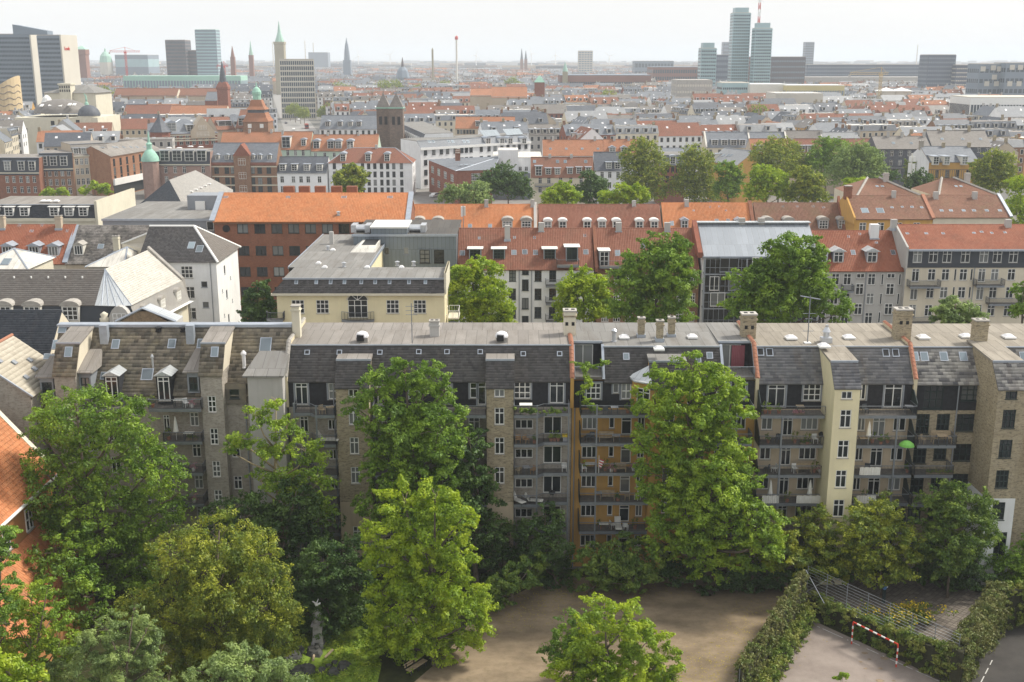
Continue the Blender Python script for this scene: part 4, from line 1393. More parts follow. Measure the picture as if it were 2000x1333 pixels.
H.P('roof').slab([hw(-53.4,94,eH-.3),hw(-53.4,61.8,eH-.3),hw(rzx,61.8,rz+.2),hw(rzx,94,rz+.2)],.2,M['t_orange'])
shingles(H.root,[qr],.27,.40,M['t_orange'],.09,False,True,seed=9)
H.P('coping').slab([hw(-40.9,93.9,eH+.1),hw(-40.9,94.5,eH+.1),hw(rzx,94.5,rz+.55),hw(rzx,93.9,rz+.55)],.5,M['w_ivory'])
H.P('gutter').tube([hw(-40.55,61.8,eH-.35),hw(-40.55,94.1,eH-.35)],.14,M['white'],8)
ai=[hw(-37.0,61.5,4.6),hw(-37.0,91.5,4.6),hw(-41.15,91.5,8.6),hw(-41.15,61.5,8.6)]
H.P('aisle_roof').slab(ai,.2,M['t_red'])
shingles(H.root,[ai],.27,.40,M['t_orange'],.09,False,True,seed=10)
hf([(-37.3,61.6,0),(-37.3,91.3,0),(-37.3,91.3,4.7),(-37.3,61.6,4.7)],'w_orange')
hf([(-37.3,91.3,0),(-41.2,91.3,0),(-41.2,91.3,8.4),(-37.3,91.3,4.7)],'w_orange')
for y in(88.6,84.2,79.6,75.0,70.5):
 o=put_window(H.root,hw(-41.2+REVEAL+.02,y,8.9),0,1.3,2.0,'four','w',False)
 o.rotation_euler=(0,0,0)
H.done()
# houses beyond the long row
def house(name,label,xl,xr,Y,ye,yr,depth,wall,roof,cols=(),rows=(),w=1.0,h=1.6,style='cross',fr='w',tiles=None,YR=None,over=.35,combined=True,kind='gable',group=None,ridge=None,extra=(),right=(),left=(),far=None,topmat='felt_grey',inset=1.2,cat='building',end=0.0):
 """a house between pixel columns xl and xr with its front at distance Y (YR at the other end)"""
 a=atY(xl,ye,Y)
 b_=atY(xr,ye,YR or Y)if YR is None else None
 if YR is not None:
  dx,dy,dz=ray(xr,ye)
  b_=Vector((dx/dy*YR,YR,a.z))
 b=Bld(name,label,(a.x,a.y),(b_.x,b_.y),cat,group)
 b.e=a.z
 wins=list(extra)
 for py in rows:
  for px in cols:
   u,_=b.px(px,rows[0])
   _,z=b.px(px if YR is None else xl,py)if YR is None else(0,atY(xl,py,Y).z)
   wins.append((u,z-h/2,w,h,style,fr))
 b.block(0,b.L,0,depth,0,b.e,M[wall],f=wins,combined=combined,r=right,l=left)
 if kind=='gable':
  rz=atY((xl+xr)/2,yr,(Y+(YR or Y))/2+depth/2).z
  b.gable(0,b.L,0,depth,b.e,rz-b.e,M[roof],M[wall],over=over,tiles=tiles,ridge=ridge,end=end)
 elif kind=='steep':
  tz=atY((xl+xr)/2,yr,(Y+(YR or Y))/2+inset).z
  b.steep(0,b.L,0,depth,b.e,tz-b.e,inset,M[roof],M[topmat],M[wall],tiles=tiles,end=end)
 elif kind=='hip':
  rz=atY((xl+xr)/2,yr,(Y+(YR or Y))/2+depth/2).z
  b.hip(0,b.L,0,depth,b.e,rz-b.e,M[roof],over=over,ridge=M['lead'])
 elif kind=='flat':
  b.P('roof').box(-.1,b.L+.1,-.1,depth,b.e+.004,b.e+.25,M[roof])
  b.sl=(0,b.e,5,b.e+3)
 return b
def cornice(b,m='w_ivory',h=.35,p=.22):
 b.P('cornice').box(-.02,b.L+.02,-p,-.004,b.e-h-.05,b.e-.05,M[m])
PAN=(.26,.38,True)
def c6(z):return 1300+z/2.857
def c5(z):return 650+z/2.857
def r5(z):return 250+z/2.857
# second row, fronts at 167 m
b=house('apartment_building','white apartment house with red tiled roof and dark framed windows behind two lime trees',893,1160,167,525,448,12,'w_white','t_brown',[1001,1051,1079.5],[539,575,611,647],1.05,1.75,'six','d',PAN,extra=[])
for y,hh in((532,.7),(557,1.7),(593,1.7),(628,1.7)):put_window(b.root,(b.U(1026,560),-REVEAL+.02,b.W(1026,y,0)-hh/2),0,1.0,hh,'two','d',True)
for x,st in((928,'tri'),(974.5,'tri'),(1073.5,'tri')):
 b.dormer(x,507,1.6,1.5,'nine','d','flat','lead','white',over=.3)
b.dormer(1117,511,1.6,2.1,'two','d','flat','lead','white',over=.3)
for x,y in((903,495),(1004,494),(1025,493),(1046,494),(1144,493),(936,466),(1005,465),(1044,465),(1143,461)):
 b.skylight(x,y,.8 if y>480 else.55,1.0 if y>480 else.6)
for x,w1 in((991,2.2),(1057,1.2)):
 u,z=b.slope_px(x,468 if x<1000 else 450);b.chimney(u,b.on(u,z)[1],z-.5,z+w1,.85,.7,'w_grey',False,0)
for x0,x1,y in((1066,1102,559),(1066,1102,594),(1066,1102,629),(1088,1131,520)):
 b.balcony(b.U(x0,y,-1.3),b.U(x1,y,-1.3),b.W(x0,y,-1.3),-1.3)
pipe(b,b.U(1014,560),0,0,b.e-.3);pipe(b,b.U(1038,560),0,0,b.e-.3)
b.done()
b=house('apartment_building','brown brick apartment house with red tiled roof half hidden by the large dark green trees',1166,1366,167,527,448,12,'w_brownbrick','t_brown',[1183,1206,1230,1255,1280,1305,1330,1352],[547,583,619],1.1,1.6,'nine','w',PAN)
b.dormer(1180,520,1.3,2.2,'six','w','flat','lead','white')
for x,y in((1206,495),(1256,480),(1300,495)):
 b.skylight(x,y,.8,1.2)
for x in(1208,1303):
 u,z=b.slope_px(x,450);b.chimney(u,b.on(u,z)[1],z-.5,z+1.2,.9,.7,'w_grey',False,0)
g=b.P('party_wall')
g.prism([(-.5,b.e-.3),(-.5,b.e+.4),(6,b.sl[3]+.45),(6,b.e)],'x',-.35,.12,M['w_red'])
b.balcony(0.3,4.2,b.W(1180,522,-1.2),-1.2)
b.done()
b=house('apartment_building','glass fronted apartment house with a sheet zinc roof between red tiled roofs',1374,1598,166,499,438,13,'w_white','zincsheet',over=.5)
g=b.P('glazed_front')
L,e=b.L,b.e
b.P('glass_wall').face([(0.1,-1.52,0),(L-.1,-1.52,0),(L-.1,-1.52,e-.35),(0.1,-1.52,e-.35)],M['glass'])
fl=[b.W(1400,y,-1.6)for y in(499,535,571,602,637)]
for z in fl[1:]:
 b.P('gallery_floor').box(0,L,-1.7,-.01,z-.2,z,M['grey_frame'])
 b.P('gallery_rail').box(0,L,-1.72,-1.66,z+.9,z+.98,M['steel'])
n=22
for i in range(n+1):
 u=L*i/n
 wd=.2 if i in(0,8,15,n)else.05
 o=G();o.box(u-wd/2,u+wd/2,-1.68,-1.535,0,e-.3,M['grey_frame']);o.build('mullion',b.root)
for z,x0,x1,fr in((fl[1]+.3,2.2,5.0,'g'),(fl[2]+.3,.8,2.2,'w'),(fl[3]+.3,1.0,3.2,'w'),(fl[3]+.3,3.6,5.2,'g'),(fl[2]+.3,3.6,5.4,'g'),(fl[1]+.4,7.0,8.0,'w'),(fl[1]+.4,9.4,10.6,'w'),(fl[1]+.4,12.6,13.6,'w')):
 put_window(b.root,((x0+x1)/2,-1.8,z),0,x1-x0,2.1,'two',fr,True)
b.P('gutter').box(-.2,L+.2,-.75,-.5,e-.3,e-.05,M['lead'])
for x in(1450,1488):
 u,z=b.slope_px(x,441);b.chimney(u,b.on(u,z)[1]+.6,z-.5,z+1.1,.95,.8,'concrete',False,1,False)
b.P('ridge_zinc').box(-.2,L+.2,5.9,7.4,b.sl[3]+.1,b.sl[3]+.22,M['zincpale'])
g=b.P('party_wall');g.prism([(-.5,e-.3),(-.5,e+.5),(6.5,b.sl[3]+.5),(6.5,e)],'x',-.9,-.2,M['w_darkred'])
b.done()
b=house('apartment_building','grey rendered apartment house with red tiled roof and two zinc hooded dormers',1597,1767,167,528,453,12,'w_grey','t_red',[1610,1632,1655,1702.5],[546,584,622],1.15,1.75,'cross','w',PAN)
uu=[(b.U(x,560),b.W(x,y)-hh/2,ww,hh,st,'w')for x,y,ww,hh,st in((1679,539,1.2,.7,'two'),(1679,565,1.2,1.7,'cross'),(1679,604,1.2,1.7,'cross'),(1738.5,539,1.2,.7,'two'),(1738.5,565,1.2,1.7,'cross'),(1738.5,604,1.2,1.7,'cross'),(1722,546,.35,1.7,'one'),(1722,584,.35,1.7,'one'),(1722,620,.35,1.7,'one'),(1756,546,.35,1.7,'one'),(1756,584,.35,1.7,'one'))]
for q in uu:
 put_window(b.root,(q[0],-REVEAL+.02,q[1]),0,q[2],q[3],q[4],q[5],True)
for x in(1637,1702.5,1606):
 b.dormer(x,513,1.4,1.6,'cross','w','gable','lead','zincpale',over=.35)
for x,y in((1666,494),(1744,494),(1656,463),(1680,458),(1711,475)):
 b.skylight(x,y,.75 if y>480 else.5,1.0 if y>480 else.5)
u,z=b.slope_px(1706,462);b.chimney(u,b.on(u,z)[1],z-.8,z+1.9,1.3,1.1,'w_white',False,1)
b.balcony(b.U(1647,565,-1.2),b.U(1668,565,-1.2),b.W(1655,570,-1.2),-1.2)
pipe(b,b.U(1690,560),0,0,b.e)
b.done()
a0=atY(1770,522,166)
b=Bld('apartment_building','cream apartment house with a black slate mansard storey and white attic windows',(a0 .x,166),(atY(2040,522,166).x,166))
cols=[1485,1562,1662,1837,1930]
wins=[]
for y in(820,920,1020):
 for z_,st,w_ in[(1395,'door',1.1),(1485,'cross',1.15),(1562,'cross',1.15),(1617,'one',.35),(1662,'cross',1.15),(1708,'one',.35),(1765,'door',1.1),(1837,'cross',1.15),(1930,'cross',1.15)]:
  u,w=b.px(c6(z_),r5(820))
  hgt=2.0 if st=='door' else 1.75
  wins.append((u,b.W(c6(z_),r5(y))-(1.1 if st=='door' else.87),w_,hgt,st,'w'))
eM,eW2=b.W(1880,486),b.W(1880,523)
b.block(0,b.L,0,12,0,eW2,M['w_palecream'],f=wins,combined=True,side=M['w_grey'])
mw=[(b.U(c6(z_),502),b.W(c6(z_),513),1.35,1.85,'cross','w')for z_ in(1405,1493,1570,1672,1775,1850,1940)]
b.block(0,b.L,-.12,12,eW2,eM,M['s_black'],f=mw,combined=True,side=M['w_grey'],part='mansard_wall')
for q in mw:
 b.P('window_hood').box(q[0]-.95,q[0]+.95,-.5,-.13,q[1]+q[3]+.05,q[1]+q[3]+.16,M['lead'])
rz=atY(1880,441,172).z
b.gable(0,b.L,0,12,eM,rz-eM,M['t_red'],M['w_grey'],tiles=PAN,over=.45)
b.P('gutter').box(0,b.L,-.75,-.47,eM-.3,eM-.02,M['lead'])
b.P('party_wall').prism([(-.5,eM-3),(-.5,eM+.3),(6,rz+.45),(12,eM+.3),(12,eM-3)],'x',-.3,-.02,M['w_grey'])
for x,y in((1772,457),(1809,457),(1842,457),(1902,456),(1917,454),(1937,456),(1962,455)):
 b.skylight(x,y,.5,.5)
for x in(1745,1968):
 u,z=b.slope_px(x,444);b.chimney(u,b.on(u,z)[1],z-.5,z+1.2,.9,.7,'w_grey',False,0)
for x0,x1,y in((1777,1837,561),(1907,1962,559),(1932,2000,595),(1771,1825,632)):
 b.balcony(b.U(x0,y,-1.4),b.U(x1,y,-1.4),b.W(x0,y,-1.4),-1.4)
pipe(b,b.U(1900,560),0,0,eW2)
b.done()
# third row, fronts at 218 m: one long line of tiled roofs
b=house('apartment_building','long house with bright orange tiled roof and arched white dormers behind the white house',800,1050,218,461,401,12,'w_palecream','t_orange',[830,880,930,980,1020],[480],1.2,1.7,tiles=PAN)
for x in(818,855,991,1028):
 b.dormer(x,449,1.8,1.7,'nine','w','arch','offwhite','stone')
for x,y in((890,442),(918,442),(957,442)):
 b.skylight(x,y,.8,1.0)
for x in(950,1100-60):
 u,z=b.slope_px(x,403);b.chimney(u,b.on(u,z)[1],z-.5,z+1.3,.8,.6,'w_grey',False,0)
b.P('party_wall').prism([(-.5,b.e-1),(-.5,b.e+.4),(6,b.sl[3]+.5),(6,b.e)],'x',b.L-.7,b.L-.1,M['w_grey'])
g=G();u,z=b.slope_px(905,447);g.tube([(0,0,0),(0,0,4.6)],.08,M['steel'],6);g.box(-.45,-.05,-.2,.2,2.4,4.4,M['white']);g.box(.05,.45,-.2,.2,2.6,4.4,M['offwhite']);g.build('antenna_mast',b.root,b.on(u,z))
b.done()
b=house('apartment_building','long brown red roofed house with seven pale arched dormers',1052,1294,218,461,401,12,'w_palecream','t_brown',[1080,1130,1190,1250],[480],1.2,1.7,tiles=PAN)
for x in(1070,1099,1147,1176,1204,1249,1278):
 b.dormer(x,448,1.3,1.5,'four','w','arch','offwhite','white')
u,z=b.slope_px(1238,402);b.chimney(u,b.on(u,z)[1],z-.5,z+1.0,.8,.6,'w_grey',False,0)
b.done()
b=house('apartment_building','orange tiled house with a row of roof windows behind the zinc roof',1297,1472,218,461,398,12,'w_palecream','t_orange',tiles=PAN)
for x,y in((1312,437),(1400,433),(1422,433),(1445,433),(1468,433),(1387,405),(1405,404),(1417,412),(1354,412)):
 b.skylight(x,y,.8 if y>420 else.5,1.2 if y>420 else.5)
for x in(1337,1443):
 b.dormer(x,447,1.2,1.6,'four','w','gable','lead','lead')
u,z=b.slope_px(1341,402);b.chimney(u,b.on(u,z)[1],z-.5,z+1.2,.8,.6,'w_grey',False,0)
b.P('party_wall').prism([(-.5,b.e-1),(-.5,b.e+.4),(6,b.sl[3]+.5),(6,b.e)],'x',b.L-.2,b.L+.5,M['w_red'])
b.done()
b=house('apartment_building','brown tiled house with grey hooded dormers beside the yellow house',1480,1652,218,461,398,12,'w_palecream','t_mossy',tiles=PAN)
for x in(1499,1540,1608,1646):
 b.dormer(x,447,1.7,1.6,'nine','w','arch','lead','stone')
for x,y in((1608,406),(1557,404),(1588,404),(1529,404)):
 b.skylight(x,y,.6,.5)
b.P('party_wall').prism([(-.5,b.e-1),(-.5,b.e+.4),(6,b.sl[3]+1.4),(6,b.e)],'x',b.L-.5,b.L,M['w_red'])
b.done()
b=house('apartment_building','yellow rendered house with lichened brown red roof and two large roof windows',1670,1822,213,428,384,13,'w_ochre','t_mossy',[1685,1720,1755,1790],[444,470],1.3,1.7,tiles=PAN)
for x,y,w,h in((1689,412,1.4,1.6),(1719,412,1.4,1.6),(1742,406,.6,.6),(1762,405,.5,.5),(1781,405,.6,.6),(1800,406,.6,.6)):
 b.skylight(x,y,w,h)
u,z=b.slope_px(1745,386);b.chimney(u,b.on(u,z)[1],z-.5,z+1.3,.8,.6,'w_grey',False,0)
u=b.U(1642,400,6);b.chimney(.1,6.2,b.e+3,b.sl[3]+1.9,1.3,1.3,'w_red',True,0,False)
b.P('party_wall').prism([(-.5,b.e-1),(-.5,b.e+.35),(6.5,b.sl[3]+.4),(13,b.e+.3),(13,b.e-1)],'x',-.35,-.02,M['w_ochre'])
b.P('coping').slab([(b.L-.3,-.4,b.e+.3),(b.L+.35,-.4,b.e+.3),(b.L+.35,6.5,b.sl[3]+.35),(b.L-.3,6.5,b.sl[3]+.35)],.3,M['terracotta'])
b.done()
b=house('apartment_building','cream house with a plain brown red roof and a line of small roof windows',1823,1972,213,425,383,13,'w_palecream','t_mossy',[1840,1875,1910,1945],[446,472],1.2,1.7,tiles=PAN)
for x in(1839,1857,1882,1902,1927,1953):
 b.skylight(x,412,.7,.7)
for x in(1827,1903):
 u,z=b.slope_px(x,388);b.chimney(u,b.on(u,z)[1],z-.5,z+1.3,.9,.7,'w_grey',False,0)
b.P('coping').slab([(b.L-.1,-.4,b.e+.3),(b.L+.5,-.4,b.e+.3),(b.L+.5,6.5,b.sl[3]+.35),(b.L-.1,6.5,b.sl[3]+.35)],.3,M['lead'])
b.done()
for xl,xm,xr,lab,ch in((1672,1718,1802,'low wing with brown red tiled end roof and grey parapets behind the yellow house',1730),(1832,1868,1955,'wing with brown red tiled end roof and tall chimney behind the cream house',1889)):
 a,c=atY(xl,385,232),atY(xr,385,232)
 b=Bld('wing_building',lab,(a.x,232),(c.x,232))
 e=a.z;um=b.U(xm,385);pk=atY(xm,350,240).z
 b.block(0,b.L,0,16,0,e,M['w_palecream'])
 q=[(0,-.2,e),(b.L,-.2,e),(um+2.5,9,pk),(um,9,pk)]
 b.P('roof').slab(q,.15,M['t_mossy'])
 shingles(b.root,[q],.3,.4,M['t_mossy'],pan=True,stagger=False,seed=int(xl))
 b.P('roof').face([(0,16,e),(0,-.2,e),(um,9,pk)],M['t_mossy']);b.P('roof').face([(b.L,-.2,e),(b.L,16,e),(um+2.5,9,pk)],M['t_mossy'])
 b.P('roof').face([(b.L,16,e),(0,16,e),(um,9,pk),(um+2.5,9,pk)],M['t_mossy'])
 for p0,p1 in(((0,-.2,e+.1),(um,9,pk+.2)),((b.L,-.2,e+.1),(um+2.5,9,pk+.2))):
  b.P('coping').tube([p0,p1],.28,M['stone'],4)
 b.chimney(b.U(ch,370,7),7.5,pk-3,pk+1.2,1.0,.9,'w_grey',True,0,False)
 b.sl=(-.2,e,9,pk)
 for k in(.42,.5):
  b.skylight(0,0,.6,.8,uw=(b.L*k,e+1.6))
 b.done()
 # red brick institution
b=house('institution_building','long red brick institution with bright orange roof and rows of wide dark windows',418,796,185,431,379,14,'w_red','t_orange',[474,507.5,540.5,573.5,606.5,639.5,672,705,738,770],[447,490,531,570],1.8,1.55,'two','d',PAN,over=.6,end=.1)
cornice(b,'w_brownbrick',.5,.3)
b.P('round_window').lathe([(.62,0),(.62,.06),(.01,.06)],M['black'],16)
o=b.parts.pop('round_window').build('round_window',b.root,(b.U(442,447),-.002,b.W(442,447)),(R(90),0,0))
for x in(441,563,672,762):
 b.skylight(x,386,.9,.7)
u,z=b.slope_px(661,421);b.vent(u,b.on(u,z)[1],z,.7,.25)
for x in(565,595,626,658,688):
 u=b.U(x,378,9.5);b.chimney(u,9.5,b.sl[3]-2.5,b.sl[3]+.9,1.8,1.2,'w_red',False,0,False)
for u in(-.3,b.L+.05):
 b.P('verge').slab([(u-.4,-.6,b.e+.1),(u+.45,-.6,b.e+.1),(u+.45,7,b.sl[3]+.25),(u-.4,7,b.sl[3]+.25)],.3,M['lead'])
b.done()
# zinc penthouse with white plant boxes
b=house('penthouse_building','blue grey zinc penthouse with a white roofed box and silver ventilation units',690,891,166,462,455,16,'zinc','felt_dark',[718,755,793],[491],.75,1.1,'one','g',kind='flat',extra=())
for x in(830,858):
 u,z=b.px(x,514);put_window(b.root,(u,-REVEAL-.02,z),0,1.5,2.0,'six','k',True)
 g=b.P('window_surround');g.box(u-.95,u-.77,-.12,-.004,z-.1,z+2.2,M['zinc']);g.box(u+.77,u+.95,-.12,-.004,z-.1,z+2.2,M['zinc']);g.box(u-.76,u+.76,-.12,-.004,z+2.03,z+2.2,M['zinc'])
ua,ub=b.U(725,462),b.U(795,462)
zt=b.W(760,450,.5)
b.block(ua,ub,-.02,7,b.e-.3,zt+.35,M['zinc'],part='upper_box')
b.P('white_roof').box(ua-.15,ub+.15,-.15,7.2,zt+.36,zt+.6,M['white'])
for x0,x1 in((690,722),(793,830)):
 g=G();u0,u1=b.U(x0,458,3),b.U(x1,458,3)
 for k in range(3):
  g.tube([(u0,2.5+k*.9,b.e+.75),(u1,2.5+k*.9,b.e+.75)],.42,M['chrome'],10)
 g.box(u0-.2,u0+.6,2,5,b.e+.25,b.e+1.35,M['chrome']);g.box(u1-.6,u1+.2,2,5,b.e+.25,b.e+1.35,M['chrome'])
 g.build('ventilation_unit',b.root)
b.P('flashing').box(-.2,b.L+.2,-.25,-.11,b.e,b.e+.35,M['lead'])
b.done()
# cream yellow corner house with the arched balcony window
a0,a1=atY(540,572,139),atY(868,572,139)
b=Bld('apartment_building','cream yellow house with dark mansard band, flat grey roof and an arched balcony window',(a0 .x,139),(a1 .x,139))
L,e=b.L,a0 .z
b.e=e
ws=[(b.U(x,600),b.W(x,600)-.85,1.6,1.75,'nine','w')for x in(582,630,767,820)]+[(b.U(699,603),b.W(699,603)-1.2,2.5,2.3,'tri','w')]+[(b.U(x,600),b.W(x,655)-.85,1.6,1.75,'nine','w')for x in(582,630,699,767,820)]
zt=atY(700,545,140.1).z
dpt=atZ(700,523,zt+.1).y-139
b.block(0,L,0,dpt,0,e,M['w_bright'],f=ws,combined=False,r=[(3.2,e-3.6,1.0,2.2,'leaf','w'),(6.2,e-3.2,1.1,1.6,'cross','w')])
u0,z0=b.U(699,603),b.W(699,603)+1.1
g=G();n=12
for i in range(n):
 a_,c_=math.pi*i/n,math.pi*(i+1)/n
 g.hexa([(u0+r_*math.cos(t),y,z0+r_*.62*math.sin(t))for y in(0.0,-.06)for t,r_ in((a_,1.25),(a_,1.45),(c_,1.45),(c_,1.25))],M['w_ivory'])
 g.face([(u0,-.01,z0),(u0+1.25*math.cos(a_),-.01,z0+.78*math.sin(a_)),(u0+1.25*math.cos(c_),-.01,z0+.78*math.sin(c_))],M['glass'])
for t in(.3,.5,.7):
 g.tube([(u0,-.04,z0),(u0+1.25*math.cos(math.pi*t),-.04,z0+.78*math.sin(math.pi*t))],.05,M['white'],4)
g.build('fanlight',b.root)
n,pts=10,[]
for i in range(n+1):
 t=i/n;pts.append((u0-2.05+4.1*t,-.35-.75*math.sin(math.pi*t)))
zb=b.W(699,627,-.8)
b.balcony(u0-2.05,u0+2.05,zb,-1.1,angled=pts,h=1.1,ends='')
b.P('roof').hexa([(-.5,-.5,e),(L,-.5,e),(L,dpt,e),(-.5,dpt,e),(.9,.9,zt),(L,.9,zt),(L,dpt,zt),(.9,dpt,zt)],M['felt_dark'],'b')
shingles(b.root,[[(-.5,-.51,e+.01),(L,-.51,e+.01),(L,.89,zt+.01),(.9,.89,zt+.01)]],.4,.3,M['s_dark'],seed=5)
b.P('cornice').box(-.6,L,-.62,-.1,e-.28,e-.02,M['w_ivory'])
b.P('flat_roof').box(.8,L,.75,dpt+.05,zt+.004,zt+.14,M['felt_grey'])
b.P('flashing').box(.7,L,.62,.745,zt-.02,zt+.2,M['lead'])
wx1=10.5
b.block(0,wx1,dpt,37,0,zt+.05,M['w_bright'],sides='lrk')
b.P('flat_roof').box(.02,wx1+.2,dpt+.06,37,zt+.01,zt+.15,M['felt_grey'])
b.P('flashing').box(-.12,.0,dpt,37,zt-.1,zt+.25,M['lead']);b.P('flashing').box(wx1+.21,wx1+.35,dpt+.06,37,zt-.1,zt+.3,M['lead'])
b.P('light_well').hexa([(6.6,20,zt+.16),(10.2,20,zt+.16),(10.2,30,zt+.16),(6.6,30,zt+.16),(7.6,21.5,zt+.9),(10.2,21.5,zt+.9),(10.2,28.5,zt+.9),(7.6,28.5,zt+.9)],M['felt_pale'])
b.P('light_well').box(8.0,10.0,22,28,zt+.905,zt+.93,M['black'])
b.block(L-.02,L+.25,-.15,dpt,e-.2,zt+1.0,M['w_ivory'],part='gable_wall')
b.sl=(-.5,e,.9,zt)
for x in(579,618,646,673,706,733,761,799,831):
 b.skylight(x,551,.45,.75)
for x,y,k in((672,522,'v'),(776,520,'v'),(808,520,'v'),(784,524,'d'),(717,524,'d'),(641,489,'v'),(648,477,'c'),(622,516,'d'),(634,524,'d'),(650,490,'d')):
 p=atZ(x,y,zt+.15);u,v=p.x-a0 .x,p.y-139
 if k=='v':b.vent(u,v,zt+.15,.7,.22)
 elif k=='d':b.dome(u,v,zt+.15,.7)
 else:b.chimney(u,v,zt+.1,zt+2.0,.6,.6,'w_grey',False,0,False)
for z in(e-3.8,):
 q=G();q.box(L+.26,L+1.7,2.0,5.4,z-.15,z,M['w_ivory']);o=q.build('balcony',b.root);rg=G()
 rail_path(rg,[(L+.3,2.05),(L+1.65,2.05),(L+1.65,5.35),(L+.3,5.35)],z,1.0,M['white'],M['white'],.3);rg.build('railing',o)
b.balcony(-1.3,.9,e-3.3,-1.2,0,'bars','lr',angled=[(-1.3,-.5),(-.6,-1.2),(.9,-1.2)])
b.done()
# tall grey rendered house
a0,a1=atY(354,513,160),atY(422,513,160)
b=Bld('apartment_building','tall grey rendered house with hipped dark and beige roof beside the red brick institution',(a0 .x-6,160),(a1 .x,160))
L,e=b.L,48-160*.1803
dp=13.0
ws=[(b.U(x,y),b.W(x,y)-h/2,w,h,st,fr)for x,y,w,h,st,fr in((365,532,1.7,1.75,'nine','w'),(371,572,1.4,1.75,'cross','w'),(374,613,1.4,1.75,'cross','w'),(399,556,.9,.9,'one','g'),(402,596,.9,.9,'one','g'))]
rs_=[(v,e-d,w,h,'one','g')for v,d,w,h in((4.5,2.6,.8,1.3),(4.9,6.4,.8,1.3),(5.2,10.2,.8,1.3),(7.6,4.0,.4,.5),(2.5,5.0,.4,.5),(7.9,7.6,.4,.5),(2.8,8.8,.4,.5),(8.6,12.9,.9,1.0),(4.6,13.4,.8,.9))]
b.block(0,L,0,dp,0,e,M['w_white'],f=ws,r=rs_,combined=True)
b.P('plinth').box(L+.003,L+.12,0,dp,0,e-11.6,M['w_white'])
rz=atY(350,442,166.5).z
t=b.U(379,442,6.5)
g=b.P('roof')
P0,P1,P2,P3,R0,R1=(-.3,-.4,e),(L+.4,-.4,e),(L+.4,dp+.4,e),(-.3,dp+.4,e),(-.3,6.5,rz),(t,6.5,rz)
g.face([P0,P1,R1,R0],M['s_dark']);g.face([P1,P2,R1],M['s_beige']);g.face([P2,P3,R0,R1],M['s_dark']);g.face([P0,P1,P2,P3][::-1],M['s_dark'])
shingles(b.root,[[P0,P1,R1,R0]],.4,.35,M['s_dark'],seed=2)
shingles(b.root,[[P1,P2,(t+.05,6.55,rz),(t,6.45,rz)]],.4,.35,M['s_brown'],seed=3,name='hip_tiles')
for p,q in((P1,R1),(R0,R1),(P2,R1)):
 b.P('ridge_cap').tube([p,q],.2,M['white'],6)
b.sl=(-.4,e,6.5,rz)
for x,y in((374,480),(390,487)):
 b.skylight(x,y,1.0,1.5)
pipe(b,b.U(412,540),0,0,e)
wz=[atZ(321,443,23.2),atZ(238,476,19.6),atZ(313,495,19.8),atZ(355,472,21.3),atZ(353,514,19.0),atZ(322,505,18.7)]
lw=[((p.x-(a0 .x-6)),p.y-160,p.z)for p in wz]
b.P('wing_roof').face([lw[1],lw[2],lw[3],lw[0]],M['s_beige'])
b.P('wing_roof').face([lw[5],lw[4],lw[3],lw[2]],M['s_brown'])
lw2=[(p[0],p[1],0)for p in lw]
b.P('wing_wall').face([lw2[1],lw2[2],lw[2],lw[1]],M['w_palecream'])
b.P('wing_wall').face([lw2[5],lw2[4],lw[4],lw[5]],M['w_white']);b.P('wing_wall').face([lw2[2],lw2[5],lw[5],lw[2]],M['w_white'])
for p,q in((lw[1],lw[0]),(lw[2],lw[3]),(lw[0],lw[3])):
 b.P('ridge_cap').tube([p,q],.15,M['white'],6)
b.done()
# slate corner house with zinc fan roof
ex=atZ(118,594,17.5)
a0,a1=Vector((-72,138.6)),atZ(262,592,17.5)
b=Bld('corner_building','old corner house with long grey slate roof, zinc fan over the corner and arched dormers',(a0 .x,a0 .y),(a1 .x,a0 .y))
L=b.L;eT,eL=17.5,14.6
rgp=atZ(205,526,21.2);ur,vr=rgp.x-a0 .x,rgp.y-a0 .y
b.block(0,L,-.6,12,0,eL,M['w_ivory'],f=[(u,eL-3.2,1.3,1.9,'nine','w')for u in(8,12.5,17,21.5)],sides='flk')
b.P('mansard').hexa([(0,-.9,eL),(L+.2,-.9,eL),(L+.2,1,eL),(0,1,eL),(0,-.1,eT),(L,-.1,eT),(L,1,eT),(0,1,eT)],M['s_black'],'b')
q=[(0,-.25,eT),(b.U(186,592),-.25,eT),(ur,vr,21.2),(0,vr,21.2)]
b.P('roof').slab(q,.12,M['s_brown'])
shingles(b.root,[q],.5,.34,M['s_brown'],seed=4)
b.P('roof').face([(ur,vr,21.2),(ur,vr+7,17.5),(0,vr+7,17.5),(0,vr,21.2)],M['s_brown'])
fan=[(b.U(186,592)+(L+.2-b.U(186,592))*t,-.25-.35*math.sin(math.pi*t),eT)for t in(0,.2,.4,.6,.8,1)]
for i in range(5):
 b.P('zinc_fan').face([fan[i],fan[i+1],(ur,vr,21.22)],M['zincpale']if i else M['zincpale'])
 b.P('fan_seam').tube([fan[i+1],(ur,vr,21.25)],.06,M['lead'],4)
far_=atZ(357,548,17.5);fu,fv=far_.x-a0 .x,far_.y-a0 .y
rt=atZ(290,488,21.2);ru,rv=rt.x-a0 .x,rt.y-a0 .y
b.P('pale_roof').face([(L+.2,-.25,eT),(fu,fv,eT),(ru,rv,21.2),(ur,vr,21.2)],M['felt_pale'])
q=[(L+.2,-.25,eT),(fu,fv,eT),(ru,rv,21.2),(ur,vr,21.2)]
shingles(b.root,[q],.6,.4,m_slate('white_slates',(.48,.46,.42),(.58,.56,.51),(.5,.47,.4),.3,.15),seed=6,name='pale_tiles')
d=Vector((fu-L,fv));dl=d.length;dn=d.normalized();nn=Vector((dn.y,-dn.x))
def sd(t,o,z):p=Vector((L,-.2))+dn*(t*dl)+nn*o;return(p.x,p.y,z)
